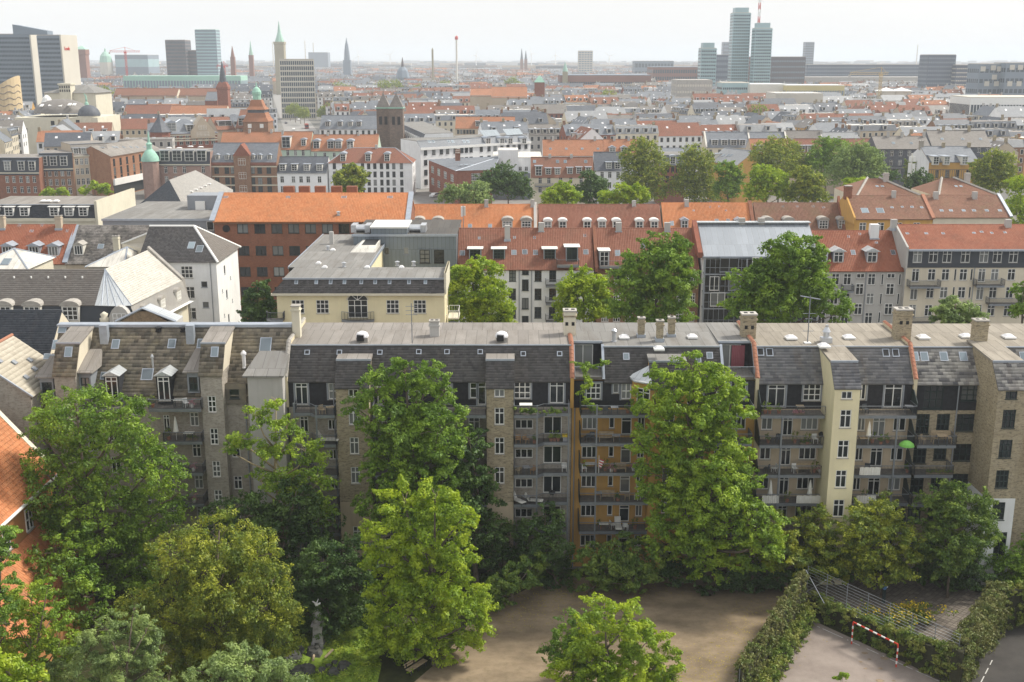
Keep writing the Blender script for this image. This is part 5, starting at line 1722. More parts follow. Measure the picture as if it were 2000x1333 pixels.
b.P('mansard').face([sd(0,.9,eL),sd(1,.9,eL),sd(1,0,eT),sd(0,0,eT)],M['s_pale'])
b.P('side_wall').face([sd(0,.6,0),sd(1,.6,0),sd(1,.6,eL),sd(0,.6,eL)],M['w_ivory'])
b.P('gable_wall').face([sd(1,.6,0),(ru,rv+.1,0),(ru,rv+.1,21.3),(fu,fv,eT),sd(1,.9,eL)],M['w_grey'])
b.P('gable_coping').tube([sd(1,.5,eL),(fu,fv,eT+.2),(ru,rv,21.5)],.3,M['stone'],5)
b.P('cornice').face([sd(0,1.5,eL),sd(1,1.5,eL),sd(1,.5,eL+.05),sd(0,.5,eL+.05)],M['white'])
ang=math.atan2(dn.y,dn.x)
for t in(.18,.5,.82):
 g=G();g.box(-.75,.75,-.1,1.2,0,1.75,M['offwhite']);g.prism([(-.9,1.75),(.9,1.75),(.7,2.0),(0,2.2),(-.7,2.0)],'y',-.2,1.6,M['stone'])
 o=g.build('dormer',b.root,sd(t,.55,eL+.35),(0,0,ang));put_window(o,(0,-.1-REVEAL+.05,.1),0,1.2,1.5,'nine','w',True)
 put_window(b.root,sd(t,.6+REVEAL-.05,eL-3.0),ang,1.3,2.1,'nine','w',True)
 if t>.3:
  b.P('wall_panel').face([sd(t-.24,.62,eL-4),sd(t-.1,.62,eL-4),sd(t-.1,.62,eL-.6),sd(t-.24,.62,eL-.6)],M['w_orange'])
b.sl=(-.9,eL,-.1,eT)
for x in(10,66,140):
 b.dormer(x,625,1.9,1.75,'nine','w','arch','offwhite','stone',proud=.25)
u0=b.U(233,600,-1);g=G()
g.prism([(-1.3,0),(1.3,0),(1.3,1.7),(.9,2.5),(.5,2.9),(0,3.05),(-.5,2.9),(-.9,2.5),(-1.3,1.7)],'y',-.2,1.0,M['w_grey'])
o=g.build('corner_gable',b.root,(u0,-1.1,eL));put_window(o,(0,-.2-REVEAL+.05,.1),0,1.7,2.0,'nine','w',True)
g=G();g.lathe([(.45,0),(.45,.5),(.3,.6),(.25,.8),(.55,1.3),(.6,1.7),(.35,1.8),(.5,2.2),(.1,2.5)],M['w_ivory'],12);g.build('stone_urn',b.root,(b.U(204,610,-1),-1.2,eL-.2),smooth=True)
b.P('gutter').box(0,L,-1.6,-.95,eL-.3,eL-.02,M['w_ivory'])
for i,x in enumerate(range(5,200,33)):
 u,w=b.px(x,539,5.2);
 k=(21.2-w)/3.7
 b.P('snow_hook').box(u-.08,u+.08,vr*(1-k)-.3,vr*(1-k)-.1,w,w+.25,M['white'])
b.done()
# small gabled roof just behind the long row
b=Bld('pavilion_building','small gabled roof with slatted boards and blue grey edges behind the long row',(atY(228,628,119).x,119),(atY(345,628,119).x,119))
L=b.L;b.block(0,L,0,2.4,0,20.0,M['w_grey'])
pk=atY(280,602,119).z
uk=b.U(280,602)
b.P('roof').face([(0,-.3,20),(uk,-.3,pk),(uk,2.4,pk),(0,2.4,20)][::-1],M['lead']);b.P('roof').face([(L,-.3,20),(L,2.4,20),(uk,2.4,pk),(uk,-.3,pk)],M['zincpale'])
b.P('gable').face([(0,0,20),(L,0,20),(uk,0,pk-.1)],M['attic'])
n=12
for i in range(n):
 z=20+(pk-20.4)*i/n;k=(pk-z)/(pk-20)
 o=G();o.box(uk-uk*k*.8,uk+(L-uk)*k*.7,-.22+.01*i,-.12+.01*i,z+.02,z+.13,M['wood']);o.build('slat',b.root)
b.P('edge').tube([(0,-.3,20.05),(uk,-.3,pk+.05),(L,-.3,20.05)],.14,M['lead'],4)
b.done()
# old houses left of the corner house
b=house('house','small house with red brown pantiles and grey hooded dormers at the picture edge',-30,128,177,514,441,12,'w_palecream','t_red',tiles=PAN)
for x in(15,67,105):
 b.dormer(x,500,1.5,1.5,'tri0','w','gable','lead','lead',over=.35)
for x,y in((62,452),(131,452),(38,441),(82,441)):
 b.skylight(x,y,.6,.6)
for x in(5,116):
 u,z=b.slope_px(x,446);b.chimney(u,b.on(u,z)[1],z-.5,z+2.0,1.0,.8,'w_beige',True,2)
b.done()
b=house('house','house with blackened slate roof bleached in patches and one pale dormer',128,330,177,514,443,12,'w_beige','s_white',tiles=(.4,.34,False))
b.dormer(154,498,1.3,1.5,'tri0','w','gable','offwhite','stone')
b.skylight(197,482,1.0,1.0)
b.P('party_wall').slab([(-.4,-.4,b.e+.2),(.4,-.4,b.e+.2),(.4,6,b.sl[3]+.2),(-.4,6,b.sl[3]+.2)],.3,M['lead'])
u,z=b.slope_px(232,478);b.chimney(u,b.on(u,z)[1]-1,z-1.5,z+1.5,.9,.8,'w_ivory',True,2)
b.done()
b=house('house','low grey gabled house with a white flat roof between slate roofs',172,240,163,521,483,9,'w_grey','felt_pale',kind='hip')
b.done()
b=house('house','pale roofed house with dark tarred edge at the picture edge',-60,52,152,526,486,9,'w_ivory','felt_pale',kind='hip')
b.skylight(12,512,1.2,1.6)
b.done()
b=house('apartment_building','apartment house with dark mansard and six white dormers beside the pyramid roof',-30,186,214,426,401,12,'w_ivory','s_black',kind='steep',inset=1.3,tiles=(.4,.3,False),topmat='felt_brown')
cornice(b,'w_ivory',.6,.3)
for x in(-10,18,48,106,135,163):
 b.dormer(x,422,1.5,1.6,'six','w','flat','white','white',over=.25)
ug=b.U(187,425);b.block(ug,ug+.5,-.3,22,0,b.sl[3]+.8,M['w_ivory'],part='fire_wall')
for x in(85,95,110):
 p=atZ(x,394,b.sl[3]+.3);b.dome(p.x-b.A.x,p.y-b.A.y,b.sl[3]+.3,1.1)
b.done()
b=house('annex_building','low blue grey annex with a flat felt roof below the pyramid roof',200,417,190,431,414,24,'grey_frame','felt_grey',[220,240,258,278,300,330,362,385],[446],1.0,1.0,'one','w',kind='flat')
u,z=b.px(411,442);put_window(b.root,(u,-REVEAL,z-.7),0,1.2,1.5,'one','w',True)
b.P('flashing').box(-.1,b.L+.1,-.22,-.105,b.e-.05,b.e+.3,M['lead'])
p=atZ(400,405,b.e);
q=G();q.box(-3,5.5,0,5,0,2.6,M['grey_frame']);q.box(-1.5,.2,-.4,.6,0,1.6,M['white']);q.build('plant_box',b.root,(b.U(400,420,12),12,b.e+.2))
b.done()
c0,c1,c2=atZ(254,414,15),atZ(364,414,15),atZ(455,371,15)
c3=c0+(c2-c1)
b=Bld('hall_building','hall with a steep pyramid shaped slate roof, dark and pale faces',(c0 .x,c0 .y),(c1 .x,c1 .y))
def lc(p):q=Vector((p.x,p.y))-b.A;return(q.dot(b.eu),q.dot(b.ev),p.z)
n0,n1=atY(330,352,c1 .y+12),atY(382,333,c2 .y-2)
k0,k1,k2,k3,a_,b2=lc(c0),lc(c1),lc(c2),lc(c3),lc(n0),lc(n1)
for p,q in((k0,k1),(k1,k2),(k2,k3),(k3,k0)):
 b.P('wall').face([(p[0],p[1],0),(q[0],q[1],0),q,p],M['w_grey'])
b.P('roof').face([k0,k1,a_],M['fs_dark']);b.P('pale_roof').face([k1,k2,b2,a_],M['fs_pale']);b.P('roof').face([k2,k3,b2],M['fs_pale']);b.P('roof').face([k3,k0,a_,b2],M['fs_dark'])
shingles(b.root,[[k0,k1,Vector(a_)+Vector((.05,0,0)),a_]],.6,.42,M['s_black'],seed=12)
shingles(b.root,[[k1,k2,b2,a_]],.6,.45,m_slate('pale_side_slates',(.30,.29,.28),(.38,.37,.35),(.48,.45,.4),.35,.1),seed=13,name='pale_tiles')  # side face gets pale slates, front face black ones
for t in(.3,.42,.54,.66,.78):
 p=Vector(k1).lerp(Vector(k2),t)*.55+Vector(a_).lerp(Vector(b2),t)*.45
 g=G();g.box(-.5,.5,-.5,.5,0,.2,M['white']);g.build('roof_window',b.root,p)
b.done()
# houses round the square in the middle distance
FOOT=[]
def keep(b,depth=14):
 c=(b.A+b.B)/2+b.ev*depth/2
 FOOT.append((c.x,c.y,b.eu.x,b.eu.y,b.L/2+7,depth/2+7))
 return b.done()
def mid_house(label,xl,xr,Y,ye,yr,wall,roof,cols,rows,dorm=(),depth=12,w=1.15,h=1.8,style='cross',fr='w',**kw):
 kind=kw.get('kind','gable')
 b=house(kw.pop('name','town_house'),label,xl,xr,Y,ye,yr,depth,wall,roof,cols,rows,w,h,style,fr,**kw)
 for x,y,dw,dh,rf in dorm:
  b.dormer(x,y,dw,dh,'six','w',rf,'offwhite','lead',over=.3)
 return b
def chims(b,xs,y,hgt=1.4,mat='w_grey'):
 for x in xs:
  u,z=b.slope_px(x,y)
  b.chimney(u,b.on(u,z)[1]+.4,z-.6,z+hgt,.9,.7,mat,False,1,False)
def domes(b,pts,z,size=1.4):
 for x,y in pts:
  p=atZ(x,y,z);q=Vector((p.x,p.y))-b.A;b.dome(q.dot(b.eu),q.dot(b.ev),z,size)
def lin(a,b,n):return[a+(b-a)*i/(n-1)for i in range(n)]
b=mid_house('bright red brick town house with slate mansard at the picture edge',-25,76,386,337,309,'w_red','s_black',[14,27,41,54,67],[351,371],[(15,333,2.0,3.0,'flat'),(42,333,2.0,3.0,'flat'),(63,333,2.0,3.0,'flat')],kind='steep',inset=1.2,topmat='felt_brown',h=2.2);cornice(b);keep(b)
b=mid_house('brown brick town house with slate mansard between red brick and beige houses',77,143,390,330,300,'w_brownbrick','s_black',lin(85,134,5),[339,357,374],[(86,324,2.1,3.2,'flat'),(105,324,2.1,3.2,'flat'),(125,324,2.1,3.2,'flat')],kind='steep',inset=1.2,topmat='felt_brown',YR=392,h=2.2);cornice(b);keep(b)
b=mid_house('tall beige rendered town house with rows of white windows and roof dormers',143,214,394,305,281,'w_beige','fs_brown',lin(150,207,7),[317,336,356],[(149,301,1.6,1.9,'flat'),(164,301,1.6,1.9,'flat'),(182,300,1.6,1.9,'flat'),(199,300,1.6,1.9,'flat')],kind='steep',inset=2.5,topmat='felt_brown',YR=402,h=2.2);cornice(b);keep(b)
b=mid_house('orange brick town house with dark windows and long low roof of skylights',215,312,396,306,277,'w_orangebrick','felt_brown',lin(223,300,7),[305+14,336,352],(),YR=432,h=2.6,w=1.5,style='six',fr='k',depth=14)
for x in(222,228,242,256,268,283):b.skylight(x,288,1.0,1.2)
b.P('shop_fascia').box(.5,b.L*.72,-.8,-.05,4.0,6.2,M['white']);b.P('shop_window').box(.6,b.L*.72,-.1,-.01,.4,3.9,M['glass'])
cornice(b,'w_brownbrick');keep(b)
b=mid_house('mauve brick house with blue black mansard behind the green copper turret',286,410,394,321,297,'w_mauve','s_black',[303,324,342,360,397],[332,351,371],[(322,315,3.0,3.6,'flat'),(346,315,3.0,3.6,'flat'),(370,315,3.0,3.6,'flat'),(394,315,3.0,3.6,'flat')],kind='steep',inset=1.4,topmat='felt_brown',h=2.3)
domes(b,[(330,290),(350,290),(372,287),(392,288)],b.sl[3]+.3,1.8);cornice(b);keep(b)
p=atY(294,320,392)
t=thing('corner_turret','green copper turret with a slim spire on the street corner','tower',(p.x,392,0));FOOT.append((p.x,392,1,0,10,10))
def zp(y,Y):return atY(1000,y,Y).z
g=G();g.lathe([(2.9,0),(2.9,zp(315,392))],M['w_mauve'],12);g.build('shaft',t)
g=G();g.lathe([(3.2,zp(315,392)),(3.0,zp(308,392)),(2.2,zp(300,392)),(1.4,zp(294,392)),(1.0,zp(292,392))],M['copper'],12);g.build('copper_roof',t,smooth=True)
g=G();g.lathe([(.95,zp(292,392)),(.95,zp(283,392)),(1.2,zp(282,392)),(.5,zp(278,392)),(.12,zp(257,392))],M['copper'],8);g.build('spire',t)
b=mid_house('ornate brown brick house with central gable and arched windows',411,540,396,317,280,'w_brownbrick','fs_grey',[423,443,455,493,507,525],[333,354,371],[(424,312,1.2,1.5,'gable'),(443,312,1.2,1.5,'gable'),(456,312,1.2,1.5,'gable'),(493,312,1.2,1.5,'gable'),(507,312,1.2,1.5,'gable'),(526,312,1.2,1.5,'gable')],w=1.6,h=2.4,style='four',fr='d')
uc=b.U(474,330);g=G();g.box(-2.9,2.9,-.7,3,0,b.e+2.2,M['w_brownbrick']);g.prism([(-3.1,b.e+2.2),(3.1,b.e+2.2),(0,b.e+6.3)],'y',-.7,5,M['w_darkred']);o=g.build('central_gable',b.root,(uc,0,0))
for z in(b.e+.2,b.e-4.6,b.e-9.2):put_window(o,(0,-.7-REVEAL+.05,z-1.2),0,2.6,2.3,'tri','w',True)
for y in(327,346,363):b.P('stone_band').box(0,b.L,-.12,-.003,b.W(440,y),b.W(440,y)+.35,M['w_ivory'])
cornice(b,'w_darkred',.9,.3);keep(b)
b=mid_house('small white house with slate roof and four white dormers',541,638,396,338,307,'w_white','fs_dark',[551,573,588,602,624],[351,370],[(552,334,1.8,2.2,'flat'),(575,334,1.8,2.2,'flat'),(599,334,1.8,2.2,'flat'),(624,334,1.8,2.2,'flat')],h=2.2,w=1.3)
b.P('cornice').box(0,b.L,-.2,-.004,b.e-.5,b.e,M['white']);keep(b)
b=mid_house('long white house with hipped red roof facing the square',641,805,398,319,289,'w_white','f_red',[653,671,708,720,732,745,757,769,784],[325,341,357,372],[(670,315,1.7,2.4,'arch'),(719,315,1.7,2.4,'arch'),(756,315,1.7,2.4,'arch')],kind='hip',depth=13,h=2.0,style='two',fr='k',right=[(3.5,8.2,1.3,2,'two','k'),(7.5,8.2,1.3,2,'two','k'),(3.5,4.8,1.3,2,'two','k'),(7.5,4.8,1.3,2,'two','k')])
for y in(333,349):b.P('string_course').box(0,b.L,-.1,-.003,b.W(700,y),b.W(700,y)+.2,M['white'])
chims(b,[683,735],291);keep(b)
b=mid_house('white corner block street front with a long line of mansard dormers',771,820,514,259,250,'w_white','fs_dark',(),(),depth=13,YR=437,kind='steep',inset=2.0,topmat='felt_grey')
for k in range(14):
 u=b.L*(k+.6)/14.4;z=b.e+.5
 b.dormer(0,0,1.7,1.9,'two','w','flat','white','white',uw=(u,z))
 for d in(3,6.4,9.8,13.2):
  if b.L-u<40:put_window(b.root,(u,-REVEAL,b.e-d),0,1.3,2.0,'two','k',True)
cornice(b,'white',.8,.5);keep(b)
b=mid_house('white corner block front facing the square with dark windows',821,1036,421,289,270,'w_white','fs_grey',(),(),depth=13,YR=455,kind='steep',inset=2.4,topmat='felt_grey')
for px in(831,847,862,874,889,902,911,920,940,955,967,980,992,1004,1014,1027):
 u=b.U(px,300)
 for d in(2.9,6.6,10.3,13.9):
  put_window(b.root,(u,-REVEAL,b.e-d),0,1.5,2.0,'two','k',True)
for px in(954,981,997,1024):b.dormer(px,281,2.2,2.0,'six','w','arch','white','lead')
for px in(838,846,876,884,906,914):b.skylight(px,277,1.2,1.4)
for x0,x1 in((943,976),(988,1020)):
 g=G();u0,u1=b.U(x0,265,3),b.U(x1,265,3);n=6
 g.slab([(u0,2.4,b.sl[3]+.3),(u1,2.4,b.sl[3]+.3),(u1,5.2,b.sl[3]+2.5),(u0,5.2,b.sl[3]+2.5)],.12,M['zinc']);o=g.build('solar_panel',b.root)
cornice(b,'white',.9,.5);keep(b)
b=mid_house('square red brick house with grey hipped roof and three brick chimneys',891,961,372,334,308,'w_darkred','fs_grey',[925,934],[347,365],(),depth=42,YR=375.5,kind='hip',w=1.6,h=2.4,style='nine',left=[(v,z,4.5,2.4,'nine','w')for v in(6,16,26,36)for z in(7.4,3.2)])
for v,u in((14,4),(22,6),(30,8)):b.chimney(u,v,b.e+2,b.sl[3]+2.2,1.5,1.2,'w_red',True,0,False)
for x,y in((900,322),(910,322),(922,322)):b.skylight(x,y,1.2,1.5)
keep(b,42)
b=mid_house('low white flat roofed annex with bright white roof edges',962,1058,398,309,300,'w_white','felt_pale',lin(980,1040,6),[330],(),depth=24,kind='flat',h=1.5)
b.block(2,9,-3,8,0,b.e+3,M['w_white'],top=M['felt_pale'],part='white_tower');b.P('zinc_shed').box(0,b.L,-9,-3.1,0,b.e-4.4,M['zinc']);keep(b,24)
b=mid_house('cream house with red tiled roof, six small dormers and french balconies',1037,1160,366,346,308,'w_palecream','f_brown',[1055,1072,1095,1115,1135,1150],[353,371],[(1052,343,1.9,2.9,'flat'),(1071,341,1.6,1.9,'flat'),(1089,341,1.6,1.9,'flat'),(1113,340,1.6,1.9,'flat'),(1131,339,1.6,1.9,'flat'),(1149,339,1.6,1.9,'flat')],h=1.9,depth=12)
for x in(1044,1089,1104,1144):b.skylight(x,316,1.0,1.3)
b.balcony(b.U(1045,364,-1),b.U(1080,364,-1),b.W(1060,364,-1),-1.3);chims(b,[1074,1116],310);keep(b)
b=mid_house('pale blue white house with dark slate roof and two dormers',1161,1217,368,333,298,'w_white','fs_dark',[1176,1191,1207],[342,362],[(1189,330,1.6,2.0,'flat'),(1206,330,1.6,2.0,'flat')],h=2.0);keep(b)
b=mid_house('dark red painted house with grey mansard between tall trees',1288,1338,372,322,304,'w_darkred','fs_grey',[1296,1304,1314,1323,1332],[331,350],[(1314,320,1.6,2.2,'arch')],kind='steep',inset=1.8,style='two',fr='k',h=2.0);keep(b)
b=mid_house('yellow gabled house with pale grey roof between the trees',1384,1441,390,315,291,'w_ochre','fs_pale',[1395,1410,1425],[325],(),YR=375,depth=13,right=[(6,7,1.4,2.2,'cross','w')])
b.dormer(1392,312,1.7,1.9,'cross','w','flat','offwhite','lead')
for x in(1413,1422,1428):b.skylight(x,304,1.0,1.4)
keep(b)
b=mid_house('low grey roofed house with white gable before the grey terrace',1296,1372,418,305,290,'w_white','fs_grey',[1305,1320,1335,1350],[312],(),depth=13);keep(b)
for i,(x0,x1,roof,dm,lab)in enumerate(((1380,1466,'fs_grey',(1396,1415,1433,1450),'grey slate terrace house with four dark boxy dormers and a cream gable'),(1466,1538,'fs_grey',(1500,),'grey slate terrace house with a plain roof and one small dormer'),(1538,1608,'fs_brown',(),'brownish slate terrace house with an unbroken roof'),(1608,1682,'fs_pale',(1640,1660),'pale slate terrace house at the end of the grey terrace'))):
 b=mid_house(lab,x0,x1,445,288,259 if i!=2 else 256,'w_palecream',roof,lin(x0+8,x1-8,5),[297],[(x,284,2.2,2.0,'flat')for x in dm],depth=13,fr='k',style='two')
 b.P('coping').slab([(-.3,-.4,b.e+.2),(.3,-.4,b.e+.2),(.3,6.5,b.sl[3]+.3),(-.3,6.5,b.sl[3]+.3)],.3,M['offwhite']);chims(b,[x1-4],261);keep(b)
for i,(x0,x1,dm,lab)in enumerate(((1468,1550,(1483,),'orange red roofed terrace house starting the red row'),(1550,1642,(1566,1583),'orange red roofed terrace house with dark dormers in the middle of the red row'),(1642,1722,(1695,1709),'orange red roofed terrace house with two white dormers ending the red row'))):
 b=mid_house(lab,x0,x1,405,300,272,'w_beige','f_red' if i else 'f_orange',lin(x0+8,x1-8,5),[309],[(x,297,2.2,2.1,'flat')for x in dm],depth=12)
 chims(b,[x1-3],274);keep(b)
b=mid_house('slate hung house with brown grey roof and small balconies',1712,1819,392,291,267,'fs_dark','fs_brown',lin(1725,1810,6),[300,318,336],(),depth=13)
for x in(1745,1780,1800):b.skylight(x,280,1.0,1.2)
b.balcony(b.U(1735,328,-1.2),b.U(1765,328,-1.2),b.W(1745,328,-1.2),-1.3);chims(b,[1735,1762,1805],269,2.0);keep(b)
b=mid_house('large dark grey roofed house with slate hung attic storey',1820,1936,400,287,256,'fs_dark','fs_brown',[1912,1929,1890,1870],[293],(),depth=14)
for x in(1840,1880,1915):b.skylight(x,272,1.0,1.0)
chims(b,[1843,1893],258,2.0,'w_yellowbrick');keep(b)
b=mid_house('yellow half timbered house with grey roof and ivy covered white gable',1815,1913,346,317,287,'w_ochre','fs_grey',[1830,1850,1870,1890],[340],[(1828,321,1.6,2.2,'flat'),(1849,321,1.6,2.2,'flat'),(1884,321,1.6,2.2,'flat')],depth=18,style='door',fr='k',h=2.3)
for u in lin(.2,b.L-.2,22):b.P('timber').box(u-.09,u+.09,-.06,-.003,0,b.e-2.3,M['wood'])
for z in(b.e-2.3,b.e-5.2):b.P('timber').box(0,b.L,-.09,-.061,z-.12,z+.12,M['wood'])
b.P('white_gable').face([(-.02,18,0),(-.02,0,0),(-.02,0,b.e),(-.02,9,b.sl[3]-.2),(-.02,18,b.e)],M['w_white'])
for x0,x1 in((1842,1872),):b.balcony(b.U(x0,352,-1.2),b.U(x1,352,-1.2),b.W(1850,352,-1.2),-1.3)
chims(b,[1843,1893],289,1.6,'w_yellowbrick');b.chimney(.3,9,b.e+3,b.sl[3]+1.6,1.2,1.2,'w_brown',True,1,False);keep(b,18)
iv=thing('ivy_wall','dense green ivy covering the far half of the half timbered house gable','ivy',(b.A.x-.2,b.A.y+9.5,0));rs=np.random.RandomState(4)
scatter_box(iv,'foliage',[(-.15-.3*rs.rand(),y,z,.9)for y,z in zip(rs.uniform(1,9,260),rs.uniform(0,16,260))if z<b.e+5.2-max(0,abs(y-0))*.6],7000,.5,'hedge',6)
p=atY(1776,365,335)
an=thing('antenna_mast','white cluster of mobile phone antennas standing before the ivy gable','antenna',(p.x,335,0))
g=G();g.tube([(0,0,0),(0,0,zp(300,335))],.25,M['offwhite'],8);g.build('mast',an)
for y0,y1,x in((306,316,-.5),(306,316,.6),(318,345,-.55),(320,345,.6),(350,358,.1),(360,366,.1)):
 g=G();g.box(x-.45,x+.45,-.6,-.25,zp(y1,335),zp(y0,335),M['white']);g.build('antenna_panel',an)
for i,(x0,x1,lab)in enumerate(((1060,1180,'long orange tiled house with a stepped ridge and tiny roof windows'),(1180,1246,'orange tiled house with two dark dormers beside the tall tree'))):
 b=mid_house(lab,x0,x1,420,304,274-i,'w_white','f_orange',lin(x0+8,x1-8,6),[311],[]if i==0 else[(1196,300,2.2,2,'gable'),(1219,300,2.2,2,'gable')],depth=13)
 for x in lin(x0+15,x1-12,4-i):b.skylight(x,291,.9,1.0)
 chims(b,[x0+20,x1-18],276,1.8);keep(b)
for x0,x1,dm,lab in((889,931,(),'orange roofed cream house on the left of a pair behind the white corner block'),(931,1006,(934,946,988,996),'orange roofed cream house with four dormers behind the white corner block')):
 lab=lab.replace('on the left of a pair ','with an unbroken roof ')
 b=mid_house(lab,x0,x1,520,251,229,'w_beige','f_orange',lin(x0+6,x1-6,6),[258],[(x,247,2.2,2.2,'flat')for x in dm],depth=13,fr='k',style='two');keep(b)
b=mid_house('mint green house with orange roof and a glazed dormer',549,606,432,292,258,'w_mint','f_orange',[562,577,592],[299],[(559,289,3.0,4.0,'flat'),(593,285,1.6,2.2,'arch')],depth=14,h=2.2);chims(b,[552],262);keep(b)
b=mid_house('pale green house with orange roof and four arched dormers',607,737,432,295,264,'w_mint','f_orange',lin(616,726,7),[303],[(618,290,2.2,2.6,'arch'),(646,290,2.2,2.6,'arch'),(661,290,2.2,2.6,'arch'),(684,290,2.2,2.6,'arch')],depth=14);chims(b,[640,700],266);keep(b)
b=mid_house('orange roofed house with white vents behind the ornate brown house',428,548,436,292,259,'w_palecream','f_orange',(),(),depth=14);chims(b,[487,530],261,1.6);keep(b)
b=mid_house('white house with long grey slate roof beside the shopping street',624,738,525,252,226,'w_white','fs_grey',lin(630,732,10),[259,268],[(640,247,1.8,2.0,'arch'),(664,247,1.8,2.0,'arch'),(684,247,1.8,2.0,'arch'),(701,247,1.8,2.0,'arch')],depth=15,fr='k',style='two');keep(b)
p=atY(762,270,470)
ch=thing('stone_church','dark rubble stone church with two pyramid capped towers edged in green','church',(p.x,470,0));FOOT.append((p.x,480,1,0,16,24))
for cx,y in((751,476),(776,468)):
 q=atY(cx,270,y);g=G();zt=zp(212,y)
 g.box(-2.75,2.75,-2.75,2.75,0,zt,M['w_darkstone'])
 for sx in(-1.1,1.1):g.box(sx-.6,sx+.6,-2.9,-2.76,zt-6.5,zt-3.2,M['black'])
 g.build('tower',ch,(q.x-p.x,y-470,0))
 g=G();g.box(-3.0,3.0,-3.0,3.0,zt,zt+.5,M['copper']);g.build('copper_eaves',ch,(q.x-p.x,y-470,0))
 g=G();g.lathe([(4.1,zt+.5),(1.9,zt+3.6),(.15,zt+6.2),(.1,zt+8.3)],M['fs_brown'],4);g.build('spire',ch,(q.x-p.x,y-470,0),(0,0,R(45)))
g=G();g.box(-12,-4,2,30,0,11,M['w_darkstone']);g.prism([(-12.5,11),(-3.5,11),(-8,16)],'y',1.8,30,M['f_red']);g.prism([(-3.4,10),(12,10),(4,16.5)],'y',8,40,M['f_red']);g.box(-3.4,12,8,40,0,10,M['w_darkstone']);g.build('nave',ch)
b=mid_house('striped red and cream brick house with slate roofs, front gable and dark corner spire',308,424,470,263,233,'w_darkred','fs_grey',lin(316,416,9),[270,280],[(336,257,3.4,3.4,'gable'),(372,257,2.6,2.6,'flat')],depth=22,kind='hip',h=2.2,w=1.5,YR=480)
for y in(266,272.5,277):b.P('cream_band').box(0,b.L,-.14,-.003,b.W(340,y),b.W(340,y)+.5,M['w_ivory'])
uc=b.U(396,262);g=G();g.prism([(-5,b.e-2),(5,b.e-2),(5,b.e+.5),(0,b.e+7.2),(-5,b.e+.5)],'y',-.6,8,M['w_beige']);o=g.build('front_gable',b.root,(uc,0,0))
for z in(b.e-1.2,b.e+1.6):put_window(o,(0,-.6-REVEAL+.05,z),0,5.0 if z<b.e else 3.2,1.8,'nine','w',True)
g=G();g.lathe([(4.2,0),(4.2,b.e+1)],M['w_darkred'],8);g.lathe([(4.7,b.e+1),(3.2,b.e+3),(.9,zp(232,470)),(.15,zp(223,470))],M['fs_dark'],8);g.build('corner_spire',b.root,(b.U(314,262),1,0))
keep(b,22)
b=mid_house('brown house with brownish tiled roof and a wide dormer below the orange tower',424,460,500,254,229,'w_beige','f_brown',lin(429,455,4),[258],[(440,246,6,2,'flat')],depth=15,YR=505);keep(b)
b=mid_house('brown house with tall gabled brown red roof and arched dormer',460,489,498,250,215,'w_brownbrick','f_brown',lin(465,485,4),[256],[(473,245,3,3,'arch')],depth=22);keep(b)
p=atY(505,250,500)
to=thing('brick_tower','square brick tower with stepped orange roofs and a green copper lantern','tower',(p.x,500,0));FOOT.append((p.x,500,1,0,14,14))
def zt5(y):return zp(y,500)
g=G();g.box(-5.4,5.4,-5.4,5.4,0,zt5(237),M['w_brownbrick'])
for x in(-2.6,2.6):g.box(x-.8,x+.8,-5.52,-5.41,zt5(249),zt5(241),M['white'])
g.build('shaft',to)
g=G();g.lathe([(8.2,zt5(237)),(6.6,zt5(229)),(5.6,zt5(220))],M['f_orange'],4);g.build('lower_roof',to,rot=(0,0,R(45)))
g=G();g.box(-3.6,3.6,-3.6,3.6,zt5(220),zt5(214),M['fs_dark']);g.build('dark_band',to)
g=G();g.lathe([(6.0,zt5(214)),(4.4,zt5(208)),(3.0,zt5(195))],M['f_orange'],4);g.build('upper_roof',to,rot=(0,0,R(45)))
g=G();g.lathe([(1.8,zt5(195)),(1.8,zt5(186)),(2.0,zt5(185)),(2.1,zt5(180)),(1.3,zt5(173)),(.4,zt5(170)),(.1,zt5(160))],M['copper'],12);g.build('copper_lantern',to,smooth=False)
# landmarks on the skyline
FARM={'bluegrey':m_plain('far_blue_grey',(0.20,0.245,0.30),.6,.06,.05),'darkgrey':m_plain('far_dark_grey',(0.09,0.11,0.15),.6,.1,.05),'paleglass':m_plain('far_pale_glass',(0.33,0.47,0.50),.35,.1,.05),'palestone':m_plain('far_pale_stone',(0.58,0.55,0.48),.8,.06,.05),'glassdark':m_plain('far_dark_glass',(0.07,0.09,0.11),.25,.25,.1),'brownred':m_plain('far_brown_red',(0.26,0.13,0.10),.8,.1,.05),'rust':m_plain('far_rust_brown',(0.13,0.11,0.115),.8,.1,.05),'gold':m_plain('far_gold',(0.36,0.32,0.22),.6,.1,.1),'beigetile':m_plain('far_beige_tile',(0.60,0.47,0.28),.7,.08,.05),'green':m_plain('far_copper_green',(0.35,0.55,0.46),.7,.08,.05),'yellow':m_plain('far_yellow',(0.60,0.52,0.26),.7,.08,.05)}
def bands(b,face,c0,c1,w0,w1,n,mat,at=0.0,hfrac=.5,cols=0,part='window_band'):
 """rows of window glass across a far front, a little proud of it; one part per storey"""
 st=(w1-w0)/n
 for i in range(n):
  z0=w0+st*(i+.28);z1=z0+st*hfrac
  g=G()
  k=cols or 1
  sw=(c1-c0)/k
  for j in range(k):
   a,c=c0+sw*(j+(.12 if cols else 0)),c0+sw*(j+(.88 if cols else 1))
   if face=='f':g.face([(a,at-.06,z0),(c,at-.06,z0),(c,at-.06,z1),(a,at-.06,z1)],mat)
   elif face=='r':g.face([(at+.06,a,z0),(at+.06,c,z0),(at+.06,c,z1),(at+.06,a,z1)],mat)
   else:g.face([(at-.06,c,z0),(at-.06,a,z0),(at-.06,a,z1),(at-.06,c,z1)],mat)
  g.build(part,b.root,kind='stuff' if cols else None)
